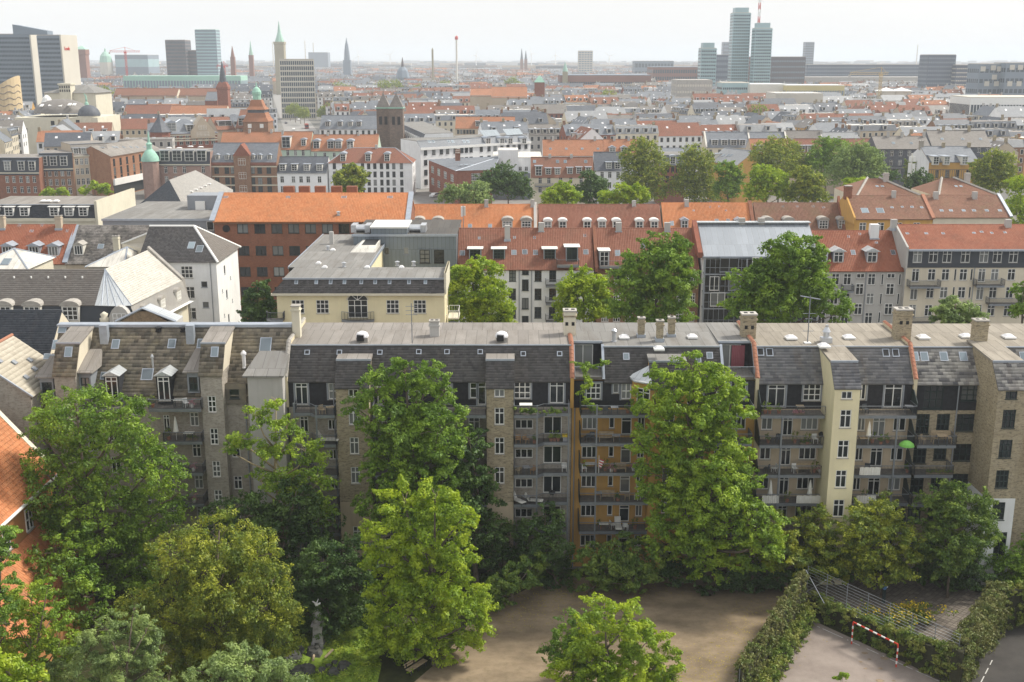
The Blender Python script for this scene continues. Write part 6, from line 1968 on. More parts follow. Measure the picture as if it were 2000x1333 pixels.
def slab_px(name,label,x0,x1,yt,Y,depth,mat,n=0,cols=0,glass='glassdark',YR=None,hfrac=.5,roof=None,lo=0.0,side=True,foot=True,done=True):
 a=atY(x0,yt,Y);dx,dy,_=ray(x1,yt)
 YR=YR or Y
 b=Bld(name,label,(a.x,Y),(dx/dy*YR,YR))
 b.e=a.z
 mt=FARM.get(mat)or M[mat]
 g=b.P('wall');g.box(0,b.L,0,depth,0,b.e,mt)
 g=b.P('roof');g.box(.3,b.L-.3,.3,depth-.3,b.e+.01,b.e+.6,FARM.get(roof)or M[roof or 'concrete'])
 if n:
  bands(b,'f',.4,b.L-.4,lo,b.e-1,n,FARM[glass],0,hfrac,cols)
  if side:
   sf,at=('l',0)if(x0+x1)/2>1000 else('r',b.L)
   bands(b,sf,.4,depth-.4,lo,b.e-1,n,FARM[glass],at,hfrac,max(1,int(cols*depth/b.L))if cols else 0)
 if foot:FOOT.append(((b.A+b.B).x/2,(b.A+b.B).y/2+depth/2,b.eu.x,b.eu.y,b.L/2+6,depth/2+6))
 return b.done()if done else b
def spire_px(name,label,cx,Y,prof,cat='tower',sides=8,foot=7):
 """prof: list of (part name, material, sides, [(half width px, y px)...])"""
 q=atY(cx,120,Y)
 t=thing(name,label,cat,(q.x,Y,0));FOOT.append((q.x,Y,1,0,foot,foot))
 for pn,mat,sd,pts in prof:
  g=G();mt=FARM.get(mat)or M[mat]
  pr=[(max(.05,hw*Y/F_PX*(1.414 if sd==4 else 1.0)),zp(y,Y)if y is not None else 0)for hw,y in pts]
  g.lathe(pr,mt,sd);g.build(pn,t,rot=(0,0,R(45)if sd==4 else 0))
 return t
h1=slab_px('hotel_building','tall grey banded hotel slab with beige end wall beside the twin slab',-60,57,68,780,19,'bluegrey',20,40,lo=4,done=False)
h1 .P('end_wall').box(h1 .L+.01,h1 .L+.9,-.2,19.2,0,h1 .e+.6,FARM['palestone']);h1 .done()
h2=slab_px('hotel_building','tall grey banded hotel slab with red rooftop lettering on its beige end wall',71,116,70,742,27,'bluegrey',20,16,lo=4,done=False,YR=742)
h2 .P('end_wall').box(h2 .L+.01,h2 .L+.9,-.2,27.2,0,h2 .e+.6,FARM['palestone']);h2 .P('roof_plant').prism([(-16,h2 .e+.7),(6,h2 .e+.7),(6,h2 .e+3),(-16,h2 .e+7)],'y',3,12,FARM['bluegrey'])
cu=bpy.data.curves.new('lettering','FONT');cu.body='Scandic';cu.size=3.2;cu.extrude=.12;cu.align_x='LEFT'
cu.materials.append(M['red'])
_t=bpy.data.objects.new('t',cu);COL.objects.link(_t);_me=bpy.data.meshes.new_from_object(_t);bpy.data.objects.remove(_t)
link('sign_lettering',_me,h2 .root,(h2 .L+1.0,3.5,h2 .e-9),(R(90),0,R(90)))
h2 .done()
p=atY(8,190,690);t=thing('planetarium','beige tiled drum building with slanted roof and zigzag lines at the picture edge','building',(p.x,690,0));FOOT.append((p.x,690,1,0,22,22))
g=G();n,rad=28,10.0
def drum_top(a):return zp(170,690)+(zp(148,690)-zp(170,690))*math.cos(a)*1.0
ring=[(rad*math.cos(2*math.pi*i/n),rad*math.sin(2*math.pi*i/n))for i in range(n)]
for i in range(n):
 j=(i+1)%n;a0,a1=2*math.pi*i/n,2*math.pi*j/n
 g.face([(ring[i][0],ring[i][1],0),(ring[j][0],ring[j][1],0),(ring[j][0],ring[j][1],drum_top(a1)),(ring[i][0],ring[i][1],drum_top(a0))],FARM['beigetile'])
g.build('drum_wall',t)
g=G();g.face([(ring[i][0],ring[i][1],drum_top(2*math.pi*i/n)-.3)for i in range(n)],FARM['bluegrey']);g.build('slanted_roof',t)
for k in range(6):
 g=G();z0=12+k*3.6
 pts=[((rad+.1)*math.cos(a),(rad+.1)*math.sin(a),z0+(1.0 if(i//2)%2 else 0)+.8*math.cos(a))for i,a in enumerate([math.pi*(1.0+i/20.0)for i in range(21)])]
 pts=[q for q in pts if q[2]<drum_top(math.atan2(q[1],q[0]))-.5]
 if len(pts)>2:g.tube(pts,.18,FARM['rust'],4);g.build('zigzag_band',t)
p=atY(110,255,520);t=thing('theatre_building','white theatre with a broad shallow brown dome and a small dark dome with statue','theatre',(p.x,520,0));FOOT.append((p.x+2,524,1,0,26,18))
def th(x,y):return atY(x,y,520).x-p.x,zp(y,520)
g=G();x0,z0=th(28,226);x1,_=th(190,226);g.box(x0,x1,0,30,0,z0-1,M['w_ivory']);g.build('wall',t)
for x,y in((103,241),(165,243),(152,239),(50,255)):
 u,z=th(x,y);g=G();g.box(u-.8,u+.8,-.12,-.01,z-1,z+1,M['black']);g.build('window',t)
def dome(cx,yb,yt,hw,cy,mat,name,sides=20):
 u,zb=th(cx,yb);_,zt=th(cx,yt);rd=hw*520/F_PX
 g=G();g.lathe([(rd*math.cos(a),zb+(zt-zb)*math.sin(a))for a in[math.pi/2*i/7 for i in range(7)]]+[(.3,zt)],mat,sides);return g.build(name,t,(u,cy,0),smooth=True)
dome(98,223,196,52,14,M['fs_brown'],'great_dome');dome(168,227,206,21,4,M['fs_dark'],'small_dome')
u,z=th(168,227);g=G();g.lathe([(4.8,z-6),(4.8,z)],M['w_ivory'],16);g.build('drum',t,(u,4,0))
_,z=th(163,206);g=G();g.lathe([(1.0,z),(.8,z+1),(.35,z+1.5),(.5,z+2.5),(.3,z+3.8),(.1,z+4.8)],M['copper'],8);g.tube([(0,0,z+3),(-.8,0,z+5.2)],.15,M['copper'],4);g.build('statue',t,(th(163,206)[0],4,0))
for x,y in((73,208),(90,207),(110,208),(128,206),(137,206)):
 u,z=th(x,y);g=G();g.box(-.7,.7,-1.2,1.2,-.1,.25,M['white']);g.build('roof_window',t,(u,5,z+.1),(R(20),0,0))
u,z=th(64,200);g=G();g.lathe([(2.4,z-1.5),(2.6,z-.4),(2.2,z),(1.8,z+1.3),(.9,z+2.3),(.1,z+2.7)],M['white'],12);g.build('glass_lantern',t,(u,16,0))
b=slab_px('hall_building','large ivory hall with shallow roof and a square lattice tower',86,186,182,640,26,'w_ivory',foot=True,done=False)
b.P('shallow_roof').hexa([(-1,-1,b.e),(b.L+1,-1,b.e),(b.L+1,27,b.e),(-1,27,b.e),(14,10,b.e+4),(b.L-8,10,b.e+4),(b.L-8,18,b.e+4),(14,18,b.e+4)],M['felt_grey'])
u0,u1=b.U(120,180),b.U(142,180);g=b.P('lattice_tower');zt=b.W(130,166);g.box(u0,u1,-3,4,0,zt,M['w_ivory']);g.box(u0-.5,u1+.5,-3.5,4.5,zt,zt+.8,M['w_ivory'])
for i in range(5):
 for j in range(2):uu=u0+(u1-u0)*(i+.5)/5;g.box(uu-.35,uu+.35,-3.1,-3.01,zt-1.8-j*2,zt-.5-j*2,M['black'])
b.done()
spire_px('brick_church','brick church tower with a tall dark slate spire and corner gables',433,700,[('tower','w_darkred',4,[(10,None),(10,176),(11,175),(11,170)]),('spire','fs_dark',8,[(8.5,170),(4.5,140),(.4,120)]),('pinnacles','w_darkred',4,[(11,170),(8,163),(6,160)])],'church',foot=9)
b=slab_px('church_nave','brick church nave with gabled roof behind the slate spire',400,424,197,712,14,'w_darkred',done=False);b.gable(0,b.L,0,14,b.e,5,M['fs_grey'],M['w_darkred']);b.done()
spire_px('town_hall_tower','tall brick town hall tower with a green spire',548,1500,[('shaft','gold',4,[(9,None),(9,88),(10,86),(10,82)]),('spire','green',8,[(9,82),(5,70),(3,62),(.4,42)])])
spire_px('church_tower','slim green church spire between the brick spire and the town hall tower',491,1700,[('shaft','brownred',4,[(4,None),(4,108)]),('spire','green',8,[(4,108),(2,95),(.3,80)])])
spire_px('church_tower','pointed brick spire right behind the pale office tower',455,1500,[('shaft','brownred',4,[(4,None),(4,112)]),('spire','brownred',8,[(4,112),(2.5,103),(.3,90)])])
spire_px('church_tower','grey stepped spire of a palace tower on the skyline',678,2000,[('shaft','bluegrey',4,[(7,None),(7,118)]),('spire','bluegrey',8,[(6,118),(4.5,100),(3,88),(2,84),(.3,74)])])
spire_px('domed_tower','grey domed church with a needle spire beyond the twin towered church',786,1500,[('drum','bluegrey',8,[(13,None),(13,152)]),('dome','bluegrey',8,[(14,152),(10,138),(4,131)]),('spire','rust',8,[(3,131),(2,122),(.3,112)])])
spire_px('brick_round_tower','square brick tower with a pale green cap beside the twin hotel slabs',162,1500,[('shaft','brownred',4,[(9,None),(9,108),(10,107),(10,97)]),('copper_cap','green',4,[(10,97),(6,93),(.5,90)])])
spire_px('green_dome','pale green church dome far behind the brick tower',207,1900,[('drum','palestone',12,[(12,None),(12,122)]),('dome','green',12,[(12,122),(10,110),(5,103),(2,101),(1.5,97),(.3,94)])])
spire_px('ride_tower','tall striped observation tower ride with a round red top',892,1500,[('mast','offwhite',6,[(1.8,None),(1.8,78)]),('cabin','red',10,[(2.6,78),(3.2,75),(2.6,72),(.5,70)])])
spire_px('ride_tower','slender golden drop tower ride',845,1500,[('mast','gold',4,[(1.7,None),(1.7,98),(.4,94)])])
for cx,yt,lb in((1019,95,'taller dark spire of a twin spired brick church on the horizon'),(1027,99,'lower dark spire of a twin spired brick church on the horizon')):
 spire_px('church_spire',lb,cx,2600,[('shaft','brownred',4,[(2.8,None),(2.8,116)]),('spire','darkgrey',6,[(2.6,116),(.3,yt)])],group=None)if False else spire_px('church_spire',lb,cx,2600,[('shaft','brownred',4,[(2.8,None),(2.8,116)]),('spire','darkgrey',6,[(2.6,116),(.3,yt)])])
spire_px('brick_tower','square brick tower with pale green pyramid roof among grey roofs',1054,850,[('shaft','w_darkred',4,[(9.5,None),(9.5,161)]),('copper_roof','copper',4,[(10.5,161),(5,153),(.5,148)])])
spire_px('clock_tower','greenish clock tower at the end of the long station roof',1104,1250,[('shaft','gold',4,[(5,None),(5,140)]),('cap','green',8,[(5,140),(3,132),(.4,122)])])
for cx,yt,w,Y,lb,mt in((597,80,.8,3000,'thin pale chimney beside the town hall tower','palestone'),(613,84,.8,3200,'thin smoking chimney above the power station','palestone'),(534,82,.8,3000,'thin pale chimney left of the town hall tower','palestone'),(1790,88,.9,2600,'red and white banded chimney on the horizon','offwhite')):
 spire_px('factory_chimney',lb.replace('left of','just before'),cx,Y,[('stack',mt,8,[(w*1.3,None),(w,yt)])])
for i,(cx,yt)in enumerate(((1085,108),(1038,105),(1190,110),(762,108),(930,108),(700,110))):
 q=atY(cx,120,4200);t=thing('wind_turbine','faint white wind turbine on the horizon, '+['before the white tower block','next to the twin dark spires','just beyond the white tower block','above the needle spired dome','near the observation tower','near the grey palace spire'][i],'wind turbine',(q.x,4200,0),0,'wind turbines on the horizon')
 zt=zp(yt,4200);g=G();g.tube([(0,0,0),(0,0,zt)],[2.0,1.1],M['white'],6);g.build('mast',t)
 for k in range(3):
  a=R(90+120*k+25*i);g=G();g.tube([(0,-2,zt),(24*math.cos(a),-2,zt+24*math.sin(a))],[1.0,.3],M['white'],4);g.build('blade',t)
slab_px('office_tower','dark brown cylindrical looking office tower beside the pale tower',322,361,79,1400,25,'rust',16,14,hfrac=.6)
slab_px('office_tower','lower dark office tower tucked against the pale tower',362,384,99,1410,25,'rust',12,8,hfrac=.6)
slab_px('hotel_tower','slim pale blue grey hotel tower with window bands',380,421,59,1300,18,'bluegrey',22,0,'paleglass',hfrac=.45,roof='green')
slab_px('office_building','grey office block with a white grid front beside the shopping street',545,613,117,900,20,'palestone',11,16,hfrac=.72,YR=905)
slab_px('green_roof_hall','long low building with pale green copper roof beyond the brick roofs',240,470,150,1150,30,'green',2,40,'bluegrey',roof='green')
slab_px('tower_block','white tower block alone on the horizon',1130,1158,100,2200,22,'palestone',14,5,'bluegrey')
slab_px('power_station','pale power station with sloping roof below the smoking chimney',602,640,103,3100,40,'bluegrey')
slab_px('concert_hall','wide pale grey hall with flat roof beyond the red crane',224,288,108,1900,60,'bluegrey',2,0,'paleglass')
for x0,x1,yt,Y,n,nm,lb in((1433,1467,26,1200,30,'glass_tower','tallest pale green glass tower beside the crane'),(1476,1509,56,1180,24,'glass_tower','second pale green glass tower just behind the crane mast'),(1370,1400,95,1150,16,'glass_tower','shortest of the pale green glass towers')):
 b=slab_px(nm,lb,x0,x1,yt,Y,18,'paleglass',n,8,'glassdark',hfrac=.42,roof='palestone',done=False)
 b.P('crown').box(2,b.L-2,2,16,b.e+.61,b.e+5.5,FARM['paleglass'])
 for i in range(n):z=(b.e-1)*(i+.95)/n;b.P('balcony_band').box(-.5,b.L+.5,-.5,-.07,z-.25,z+.25,FARM['paleglass'])
 b.done()
slab_px('tower_block','faint pale tower block between the glass towers',1413,1428,83,2400,20,'bluegrey',10,4)
slab_px('tower_block','slim blue grey tower standing alone beyond the dark office blocks',1574,1591,83,2300,20,'bluegrey',16,5,'glassdark')
slab_px('office_building','dark office block between the two lower glass towers',1398,1434,108,1350,40,'darkgrey',8,10,'bluegrey')
slab_px('office_building','red brown office block between the tall glass towers',1466,1478,112,1350,40,'brownred',8,4,'glassdark')
slab_px('office_building','large dark office block with pale window dashes beside the glass towers',1508,1574,112,1250,45,'rust',8,14,'bluegrey',hfrac=.3)
slab_px('office_building','very long dark railway office building with a blank wall below',1577,1815,127,1500,30,'darkgrey',5,60,'bluegrey',lo=14,hfrac=.4)
slab_px('warehouse','long blank concrete wall below the dark railway offices',1575,1812,152,1380,40,'concrete')
slab_px('office_building','dark stepped tower block with narrow windows at the end of the long dark building',1814,1868,108,1150,25,'darkgrey',12,14,'bluegrey',hfrac=.4)
slab_px('office_building','dark block with white slit windows joined to the stepped tower',1868,1900,128,1140,25,'darkgrey',10,8,'palestone',hfrac=.3)
b=slab_px('apartment_block','grey block with large square white framed windows at the picture edge',1914,1962,126,950,25,'bluegrey',5,5,'glassdark',hfrac=.4,done=False)
for x,y in((1920,135),(1940,133),(1952,135),(1942,151),(1927,164),(1946,164)):u,z=b.px(x,y);b.P('window_frame').box(u-2,u+2,-.4,-.08,z-2,z+2,FARM['palestone'])
b.done()
b=slab_px('apartment_block','second grey block with white framed windows leaving the picture',1966,2030,124,940,25,'bluegrey',5,7,'glassdark',hfrac=.4,done=False)
for x,y in((1977,132),(1993,132),(1972,164),(1990,164)):u,z=b.px(x,y);b.P('window_frame').box(u-2,u+2,-.4,-.08,z-2,z+2,FARM['palestone'])
b.done()
slab_px('office_building','pale concrete office block with square windows before the glass towers',1322,1392,158,880,30,'concrete',6,14,'palestone',hfrac=.35,roof='concrete')
slab_px('glass_pavilion','low glass fronted hall before the glass towers',1411,1465,163,900,25,'paleglass',5,14,'glassdark',hfrac=.3,roof='palestone')
slab_px('market_hall','long white flat roofed hall below the dark office block',1466,1538,166,890,30,'offwhite',1,8,'bluegrey',roof='white')
slab_px('school_building','long yellow and white building below the dark railway offices',1536,1650,168,880,25,'yellow',3,24,'bluegrey',hfrac=.4,roof='white')
slab_px('market_hall','long pale hall with a low white roof among the grey roofs',1515,1608,184,780,30,'palestone',0,roof='felt_pale')
for i,x in enumerate((1735,1765)):
 spire_px('market_pavilion',['white tent like pavilion roof by the yellow crane','second white tent like pavilion roof farther from the yellow crane'][i],x,900,[('wall','palestone',4,[(14,None),(14,178)]),('tent_roof','white',4,[(17,178),(4,173),(.5,171)])],'pavilion',foot=10)
slab_px('white_building','long white modern building at the picture edge below the square windowed blocks',1896,2040,192,640,30,'white',2,24,'glassdark',hfrac=.5,roof='palestone')
slab_px('station_roof','long grey station building with many roof ribs',1094,1272,148,1250,60,'brownred',2,40,'glassdark',roof='bluegrey',hfrac=.3)
slab_px('office_building','dark red brick block beyond the station',1275,1366,132,1450,60,'brownred',4,20,'glassdark',roof='bluegrey')
slab_px('office_building','blue grey flat block on the skyline left of the glass towers'.replace('left of','before'),1240,1316,120,2000,40,'bluegrey',3,12,'glassdark')
for x0,x1,yt,Y,rf,lb in((222,345,179,800,'f_brown','long brown red roof with pale gables beyond the ivory hall'),(345,430,179,805,'f_brown','second long brown red roof reaching the brick spire'),(240,330,216,625,'f_red','low brick range with orange gabled roofs'),(330,440,217,625,'f_orange','long orange roof before the brick spire')):
 b=slab_px('long_building',lb,x0,x1,yt+9,Y,14,'w_beige' if rf=='f_brown' else 'w_brownbrick',1,26,roof='felt_grey',done=False);b.gable(0,b.L,0,14,b.e,5.0,M[rf],M['w_ivory']);b.done()
b=slab_px('hall_building','orange roofed church hall among grey roofs',960,1030,191,760,22,'w_beige',done=False);b.gable(0,b.L,0,22,b.e,6.5,M['f_orange'],M['w_darkred']);b.done()
b=slab_px('hall_building','flat orange roofed hall beside the orange church hall',918,960,188,790,22,'w_beige',done=False);b.gable(0,b.L,0,22,b.e,4.5,M['f_orange'],M['w_darkred']);b.done()
def crane(label,cx,Y,y0,yt,jib,mats,jy=None):
 q=atY(cx,120,Y);t=thing('tower_crane',label,'crane',(q.x,Y,0));s=Y/F_PX;zt=zp(yt,Y);n=16;TK=.28 if len(mats)>1 else.15
 g=G()
 for i in range(n):
  z0,z1=zt*i/n,zt*(i+1)/n;m=mats[i%len(mats)];w=.9
  for sx in(-w,w):
   g.tube([(sx,-w,z0),(sx,-w,z1)],TK,m,4);g.tube([(-sx,w,z0),(-sx,w,z1)],TK,m,4)
  g.tube([(-w,-w,z0),(w,-w,z1)],.2,m,4);g.tube([(w,w,z0),(-w,w,z1)],.2,m,4)
 g.build('mast',t)
 g=G();g.box(-1.2,1.2,-1.2,1.2,zt,zt+2.2,mats[0]);g.build('cab',t)
 g=G();a,c=jib[0]*s,jib[1]*s
 for dz in(0,1.6):g.tube([(a,0,zt+1.5+dz),(c,0,zt+1.5+dz+(jy or 0))],TK,mats[0],4)
 k=14
 for i in range(k):x0,x1=a+(c-a)*i/k,a+(c-a)*(i+1)/k;g.tube([(x0,0,zt+1.5+(jy or 0)*i/k),(x1,0,zt+3.1+(jy or 0)*(i+1)/k)],.18,mats[0],4)
 g.tube([(0,0,zt+2),(0,0,zt+7)],.35,mats[0],4);g.tube([(0,0,zt+7),(c*.7,0,zt+3+(jy or 0)*.7)],.12,mats[0],4);g.tube([(0,0,zt+7),(a,0,zt+3)],.12,mats[0],4)
 g.box(a-.8,a+.8,-.8,.8,zt-.4,zt+1.2,M['concrete']);g.build('jib',t)
 return t
crane('red and white tower crane rising out of the picture between the glass towers',1478,1190,160,-8,(12,60),[M['red'],M['white']])
crane('yellow orange tower crane standing among the white halls',1723,880,190,150,(-60,14),[m_plain('crane_orange',(.50,.38,.20))])
crane('slim red tower crane near the green copper roofs',246,1300,160,105,(-30,28),[M['red']])
crane('small red crane behind the slate church spire',437,1300,150,133,(-14,8),[M['red']])
# the roofs of the old town
RFAR=random.Random(21)
TH=R(12);E1=Vector((math.cos(TH),math.sin(TH)));E2=Vector((-math.sin(TH),math.cos(TH)))
ROOFS=[('fs_grey','grey slate',30),('fs_dark','dark slate',15),('fs_pale','pale grey',18),('fs_brown','brown grey',15),('f_red','red tiled',5),('f_orange','orange tiled',5),('f_brown','brown tiled',5)]
WALLS=[('w_palecream','cream',26),('w_white','white',24),('w_beige','beige',16),('w_grey','grey',12),('w_brownbrick','brown brick',6),('w_darkred','red brick',4),('w_ochre','ochre',3)]
def pick(t):
 r_=RFAR.uniform(0,sum(x[2]for x in t))
 for x in t:
  r_-=x[2]
  if r_<=0:return x
 return t[-1]
def blocked(c,rad):
 for(x,y,ex,ey,hu,hv)in FOOT:
  dx,dy=c.x-x,c.y-y
  if abs(dx*ex+dy*ey)<hu+rad and abs(-dx*ey+dy*ex)<hv+rad*.7:return True
 t=(c.y-690)/750.0
 if-.3<t<1.1 and abs(c.x-(-126-164*t))<14+rad*.8:return True
 return False
houses=[]
PU,PV=112.0,64.0
for j in range(-4,46):
 for i in range(-22,23):
  o=E1*(i*PU+(j%3)*17)+E2*(400+j*PV)
  lowz=RFAR.uniform(13.5,17.5)
  col=pick(ROOFS)
  for row in(0,1,2,3):
   if row<2:
    u=6.0;end=PU-8
    while u<end-9:
     L=min(RFAR.uniform(14,24),end-u)
     if L<9:break
     dv=4 if row==0 else PV-15
     houses.append((o+E1*u+E2*dv,E1,L,11.0,lowz,col));u+=L
   elif RFAR.random()<.75:
    v=15.2;end=PV-15.2
    while v<end-8:
     L=min(RFAR.uniform(12,18),end-v)
     if L<8:break
     q=o+E2*(v+L)+E1*6 if row==2 else o+E1*(PU-8)+E2*v
     houses.append((q,-E2 if row==2 else E2,L,11.0,lowz,col));v+=L
def far_parts(h,B):
 """fill the builders of one house: B(name) gives the builder of a part"""
 A,eu,L,dp,lz,col=h['A'],h['eu'],h['L'],h['dp'],h['z'],h['roof']
 ev=Vector((-eu.y,eu.x))
 T=lambda u,v,w:(A.x+eu.x*u+ev.x*v,A.y+eu.y*u+ev.y*v,w)
 def hexa(g,u0,u1,v0,v1,w0,w1,m,skip='b'):
  g.hexa([T(u0,v0,w0),T(u1,v0,w0),T(u1,v1,w0),T(u0,v1,w0),T(u0,v0,w1),T(u1,v0,w1),T(u1,v1,w1),T(u0,v1,w1)],m,skip)
 wm,rm=M[h['wall']],M[col]
 g=B('wall');hexa(g,0,L,0,dp,0,lz,wm,'bt')
 r=B('roof');rs_=h['rise'];vm=dp/2
 if h['form']=='gabled':
  r.face([T(-.1,-.4,lz-.2),T(L+.1,-.4,lz-.2),T(L+.1,vm,lz+rs_),T(-.1,vm,lz+rs_)],rm);r.face([T(L+.1,dp+.4,lz-.2),T(-.1,dp+.4,lz-.2),T(-.1,vm,lz+rs_),T(L+.1,vm,lz+rs_)],rm)
  g.face([T(0,dp,lz),T(0,0,lz),T(0,vm,lz+rs_)],wm);g.face([T(L,0,lz),T(L,dp,lz),T(L,vm,lz+rs_)],wm)
  sl=(0,lz,vm,lz+rs_)
 else:
  ins=1.6 if h['form']=='mansard' else.02
  hh=rs_ if h['form']=='mansard' else.3
  tm=M[h['top']]
  r.face([T(0,-.2,lz),T(L,-.2,lz),T(L,ins,lz+hh),T(0,ins,lz+hh)],rm);r.face([T(L,dp+.2,lz),T(0,dp+.2,lz),T(0,dp-ins,lz+hh),T(L,dp-ins,lz+hh)],rm)
  r.face([T(0,ins,lz+hh),T(L,ins,lz+hh),T(L,dp-ins,lz+hh),T(0,dp-ins,lz+hh)],tm)
  g.face([T(0,dp,lz),T(0,0,lz),T(0,ins,lz+hh),T(0,dp-ins,lz+hh)],wm);g.face([T(L,0,lz),T(L,dp,lz),T(L,dp-ins,lz+hh),T(L,ins,lz+hh)],wm)
  sl=(0,lz,ins,lz+hh)
 top=lz+rs_ if h['form']!='flat' else lz+.3
 for k in range(h['chim']):
  u=[.5,L-.5,L/2][k];c=B('chimney');hexa(c,u-.5,u+.5,vm-.4,vm+.4,top-1,top+1.4,M[h['cm']])
 if h['form']!='flat':
  for k in range(h['dorm']):
   u=L*(k+.5)/h['dorm'];z=lz+.5;kk=(sl[3]-sl[1])/(sl[2]-sl[0]);v=(z-lz)/kk-.1;vb=v+1.9/kk
   d=B('dormer');hexa(d,u-.9,u+.9,v,min(vb,dp-1),z-.2,z+1.7,M['offwhite'],'bk');hexa(d,u-1.1,u+1.1,v-.25,min(vb,dp-1)+.3,z+1.7,z+1.9,M['lead'],'k')
   d.face([T(u-.65,v-.03,z+.15),T(u+.65,v-.03,z+.15),T(u+.65,v-.03,z+1.5),T(u-.65,v-.03,z+1.5)],M['fwin'])
 if h['form']=='gabled' and h['sky']:
  for k in range(h['sky']):
   f=(k+.5)/h['sky'];u=L*f;v=vm*.62;w=lz+rs_*.62+.12;s=B('skylight')
   s.face([T(u-.45,v-.4,w-.4*rs_/vm),T(u+.45,v-.4,w-.4*rs_/vm),T(u+.45,v+.4,w+.4*rs_/vm),T(u-.45,v+.4,w+.4*rs_/vm)],M['dome'])
 elif h['form']!='gabled':
  for k in range(h['sky']+1):
   u=L*(k+.5)/(h['sky']+1);hexa(B('skylight'),u-.6,u+.6,vm-.6,vm+.6,top-.05,top+.4,M['dome']if k%2==0 else M['stone'])
 if h['wins']:
  n=max(2,int(L/2.7));g=B('windows')
  for fl in range(3):
   z=lz-2.6-fl*3.3
   for k in range(n):
    u=L*(k+.5)/n
    g.face([T(u-.55,-.05,z),T(u+.55,-.05,z),T(u+.55,-.05,z+1.75),T(u-.55,-.05,z+1.75)],M['fwin'])
    if h['wins']>1:
     g.face([T(u-.7,-.03,z-.15),T(u+.7,-.03,z-.15),T(u+.7,-.03,z+1.9),T(u-.7,-.03,z+1.9)],M['offwhite'])
  for side,u0 in((0,-.05),(1,L+.05)):
   for fl in range(2):
    z=lz-2.6-fl*3.3
    for v in(dp*.25,dp*.65):
     q=[T(u0,v+.5,z),T(u0,v-.5,z),T(u0,v-.5,z+1.7),T(u0,v+.5,z+1.7)]
     g.face(q if side==0 else q[::-1],M['fwin'])
LMK=[('the theatre dome',110,520),('the twin hotel slabs',60,760),('the ivory hall',150,640),('the slate church spire',433,700),('the orange brick tower',505,500),('the shopping street',580,800),('the white grid office block',580,900),('the twin towered stone church',762,470),('the needle spired dome',786,1300),('the white corner block',900,440),('the observation tower',892,1300),('the orange church hall',995,760),('the green capped brick tower',1054,850),('the clock tower',1104,1250),('the white tower block',1144,1300),('the tall tree pair',1300,400),('the concrete office block',1355,880),('the glass towers',1450,1150),('the white market hall',1500,880),('the yellow crane',1723,880),('the grey slate terrace',1520,445),('the half timbered house',1850,350),('the stepped dark tower',1840,1150),('the white modern building',1960,640),('the pale market hall',1560,780),('the pavilion roofs',1750,900)]
NUMW=['no','one','two','three','four','five','six']
cand=[]
for(Ah,eu,L,dp,lz,col)in houses:
 ev=Vector((-eu.y,eu.x));c=Ah+eu*L/2+ev*dp/2
 if c.y<425 or c.y>3300 or abs(c.x)>.475*c.y+30:continue
 if c.x>500 and 850<c.y<1500:continue
 if blocked(c,max(L,dp)/2):continue
 cc=col if RFAR.random()<.45 else pick(ROOFS)
 w=pick(WALLS)
 form=RFAR.choices(['gabled','mansard','flat'],[.62,.28,.10])[0]
 if cc[0].startswith('f_')and form!='gabled':form='gabled'
 cand.append(dict(A=Ah,eu=eu,L=L,dp=dp,z=lz+RFAR.uniform(-1.2,1.2),roof=cc[0],rn=cc[1],wall=w[0],wn=w[1],form=form,rise=RFAR.uniform(3.8,5.2)if form=='gabled' else RFAR.uniform(2.4,3.2),top=RFAR.choice(['felt_grey','felt_brown','felt_grey','felt_pale']),chim=RFAR.choice([0,1,1,2,3]),dorm=RFAR.choice([0,0,2,3,4,5]),sky=RFAR.choice([0,2,3]),cm=RFAR.choice(['w_brownbrick','w_grey','w_yellowbrick']),c=c))
cand.sort(key=lambda h:h['c'].y)
NIND=215
seen={}
for h in cand[:NIND]:
 c=h['c'];zc=c.y*CP+33*SP;px=CX+F_PX*c.x/zc
 near=sorted(LMK,key=lambda q:abs(q[1]-px)*.9+abs(q[2]-c.y)*.35)
 h['wins']=2 if c.y<620 else 1
 bits=[]
 if h['dorm']and h['form']!='flat':bits.append(NUMW[h['dorm']]+' dormers')
 if h['chim']:bits.append(NUMW[h['chim']]+(' chimney' if h['chim']==1 else ' chimneys'))
 head=f"{h['rn']} {h['form']} roofed {h['wn']} house"
 for q in near[:4]:
  rel='beside' if abs(q[2]-c.y)<25 else('behind' if c.y>q[2]+160 else 'just behind' if c.y>q[2]else 'before' if c.y<q[2]-160 else 'just before')
  lab=head+(' with '+' and '.join(bits)if bits else ', bare roof,')+f' {rel} {q[0]}'
  if lab not in seen:break
 if len(lab.split())>16:
  lab=head+(' with '+bits[0]if bits else '')+f' {rel} {q[0]}'
 if len(lab.split())>16:
  lab=head+f' {rel} {q[0]}'
 grp=None
 if lab in seen:
  grp='look alike houses: '+h['rn']+' '+h['wn'];seen[lab]['group']=grp
 o=thing('town_house',lab,'house',(c.x,c.y,0),0,grp);seen.setdefault(lab,o)
 A0=h['A'];h['A']=Vector((A0 .x-c.x,A0 .y-c.y))
 pl=[]
 def Bf(name,pl=pl):
  if name in('chimney','dormer'):
   pl.append((name,G()))if not(pl and pl[-1][0]==name and len(pl[-1][1].f)<(11 if name=='dormer' else 5)and pl[-1][1].f and name=='x')else None
   return pl[-1][1]
  for n_,g_ in pl:
   if n_==name:return g_
  pl.append((name,G()));return pl[-1][1]
 far_parts(h,Bf)
 for n_,g_ in pl:
  if g_.f:g_.build(n_,o,kind='stuff' if n_ in('windows','skylight')else None)
shared={}
def Bs(name):return shared.setdefault('x',G())
for h in cand[NIND:]:
 h['wins']=1 if h['c'].y<1300 else 0
 if h['c'].y>1500:h['dorm']=0;h['sky']=min(h['sky'],2)
 far_parts(h,Bs)
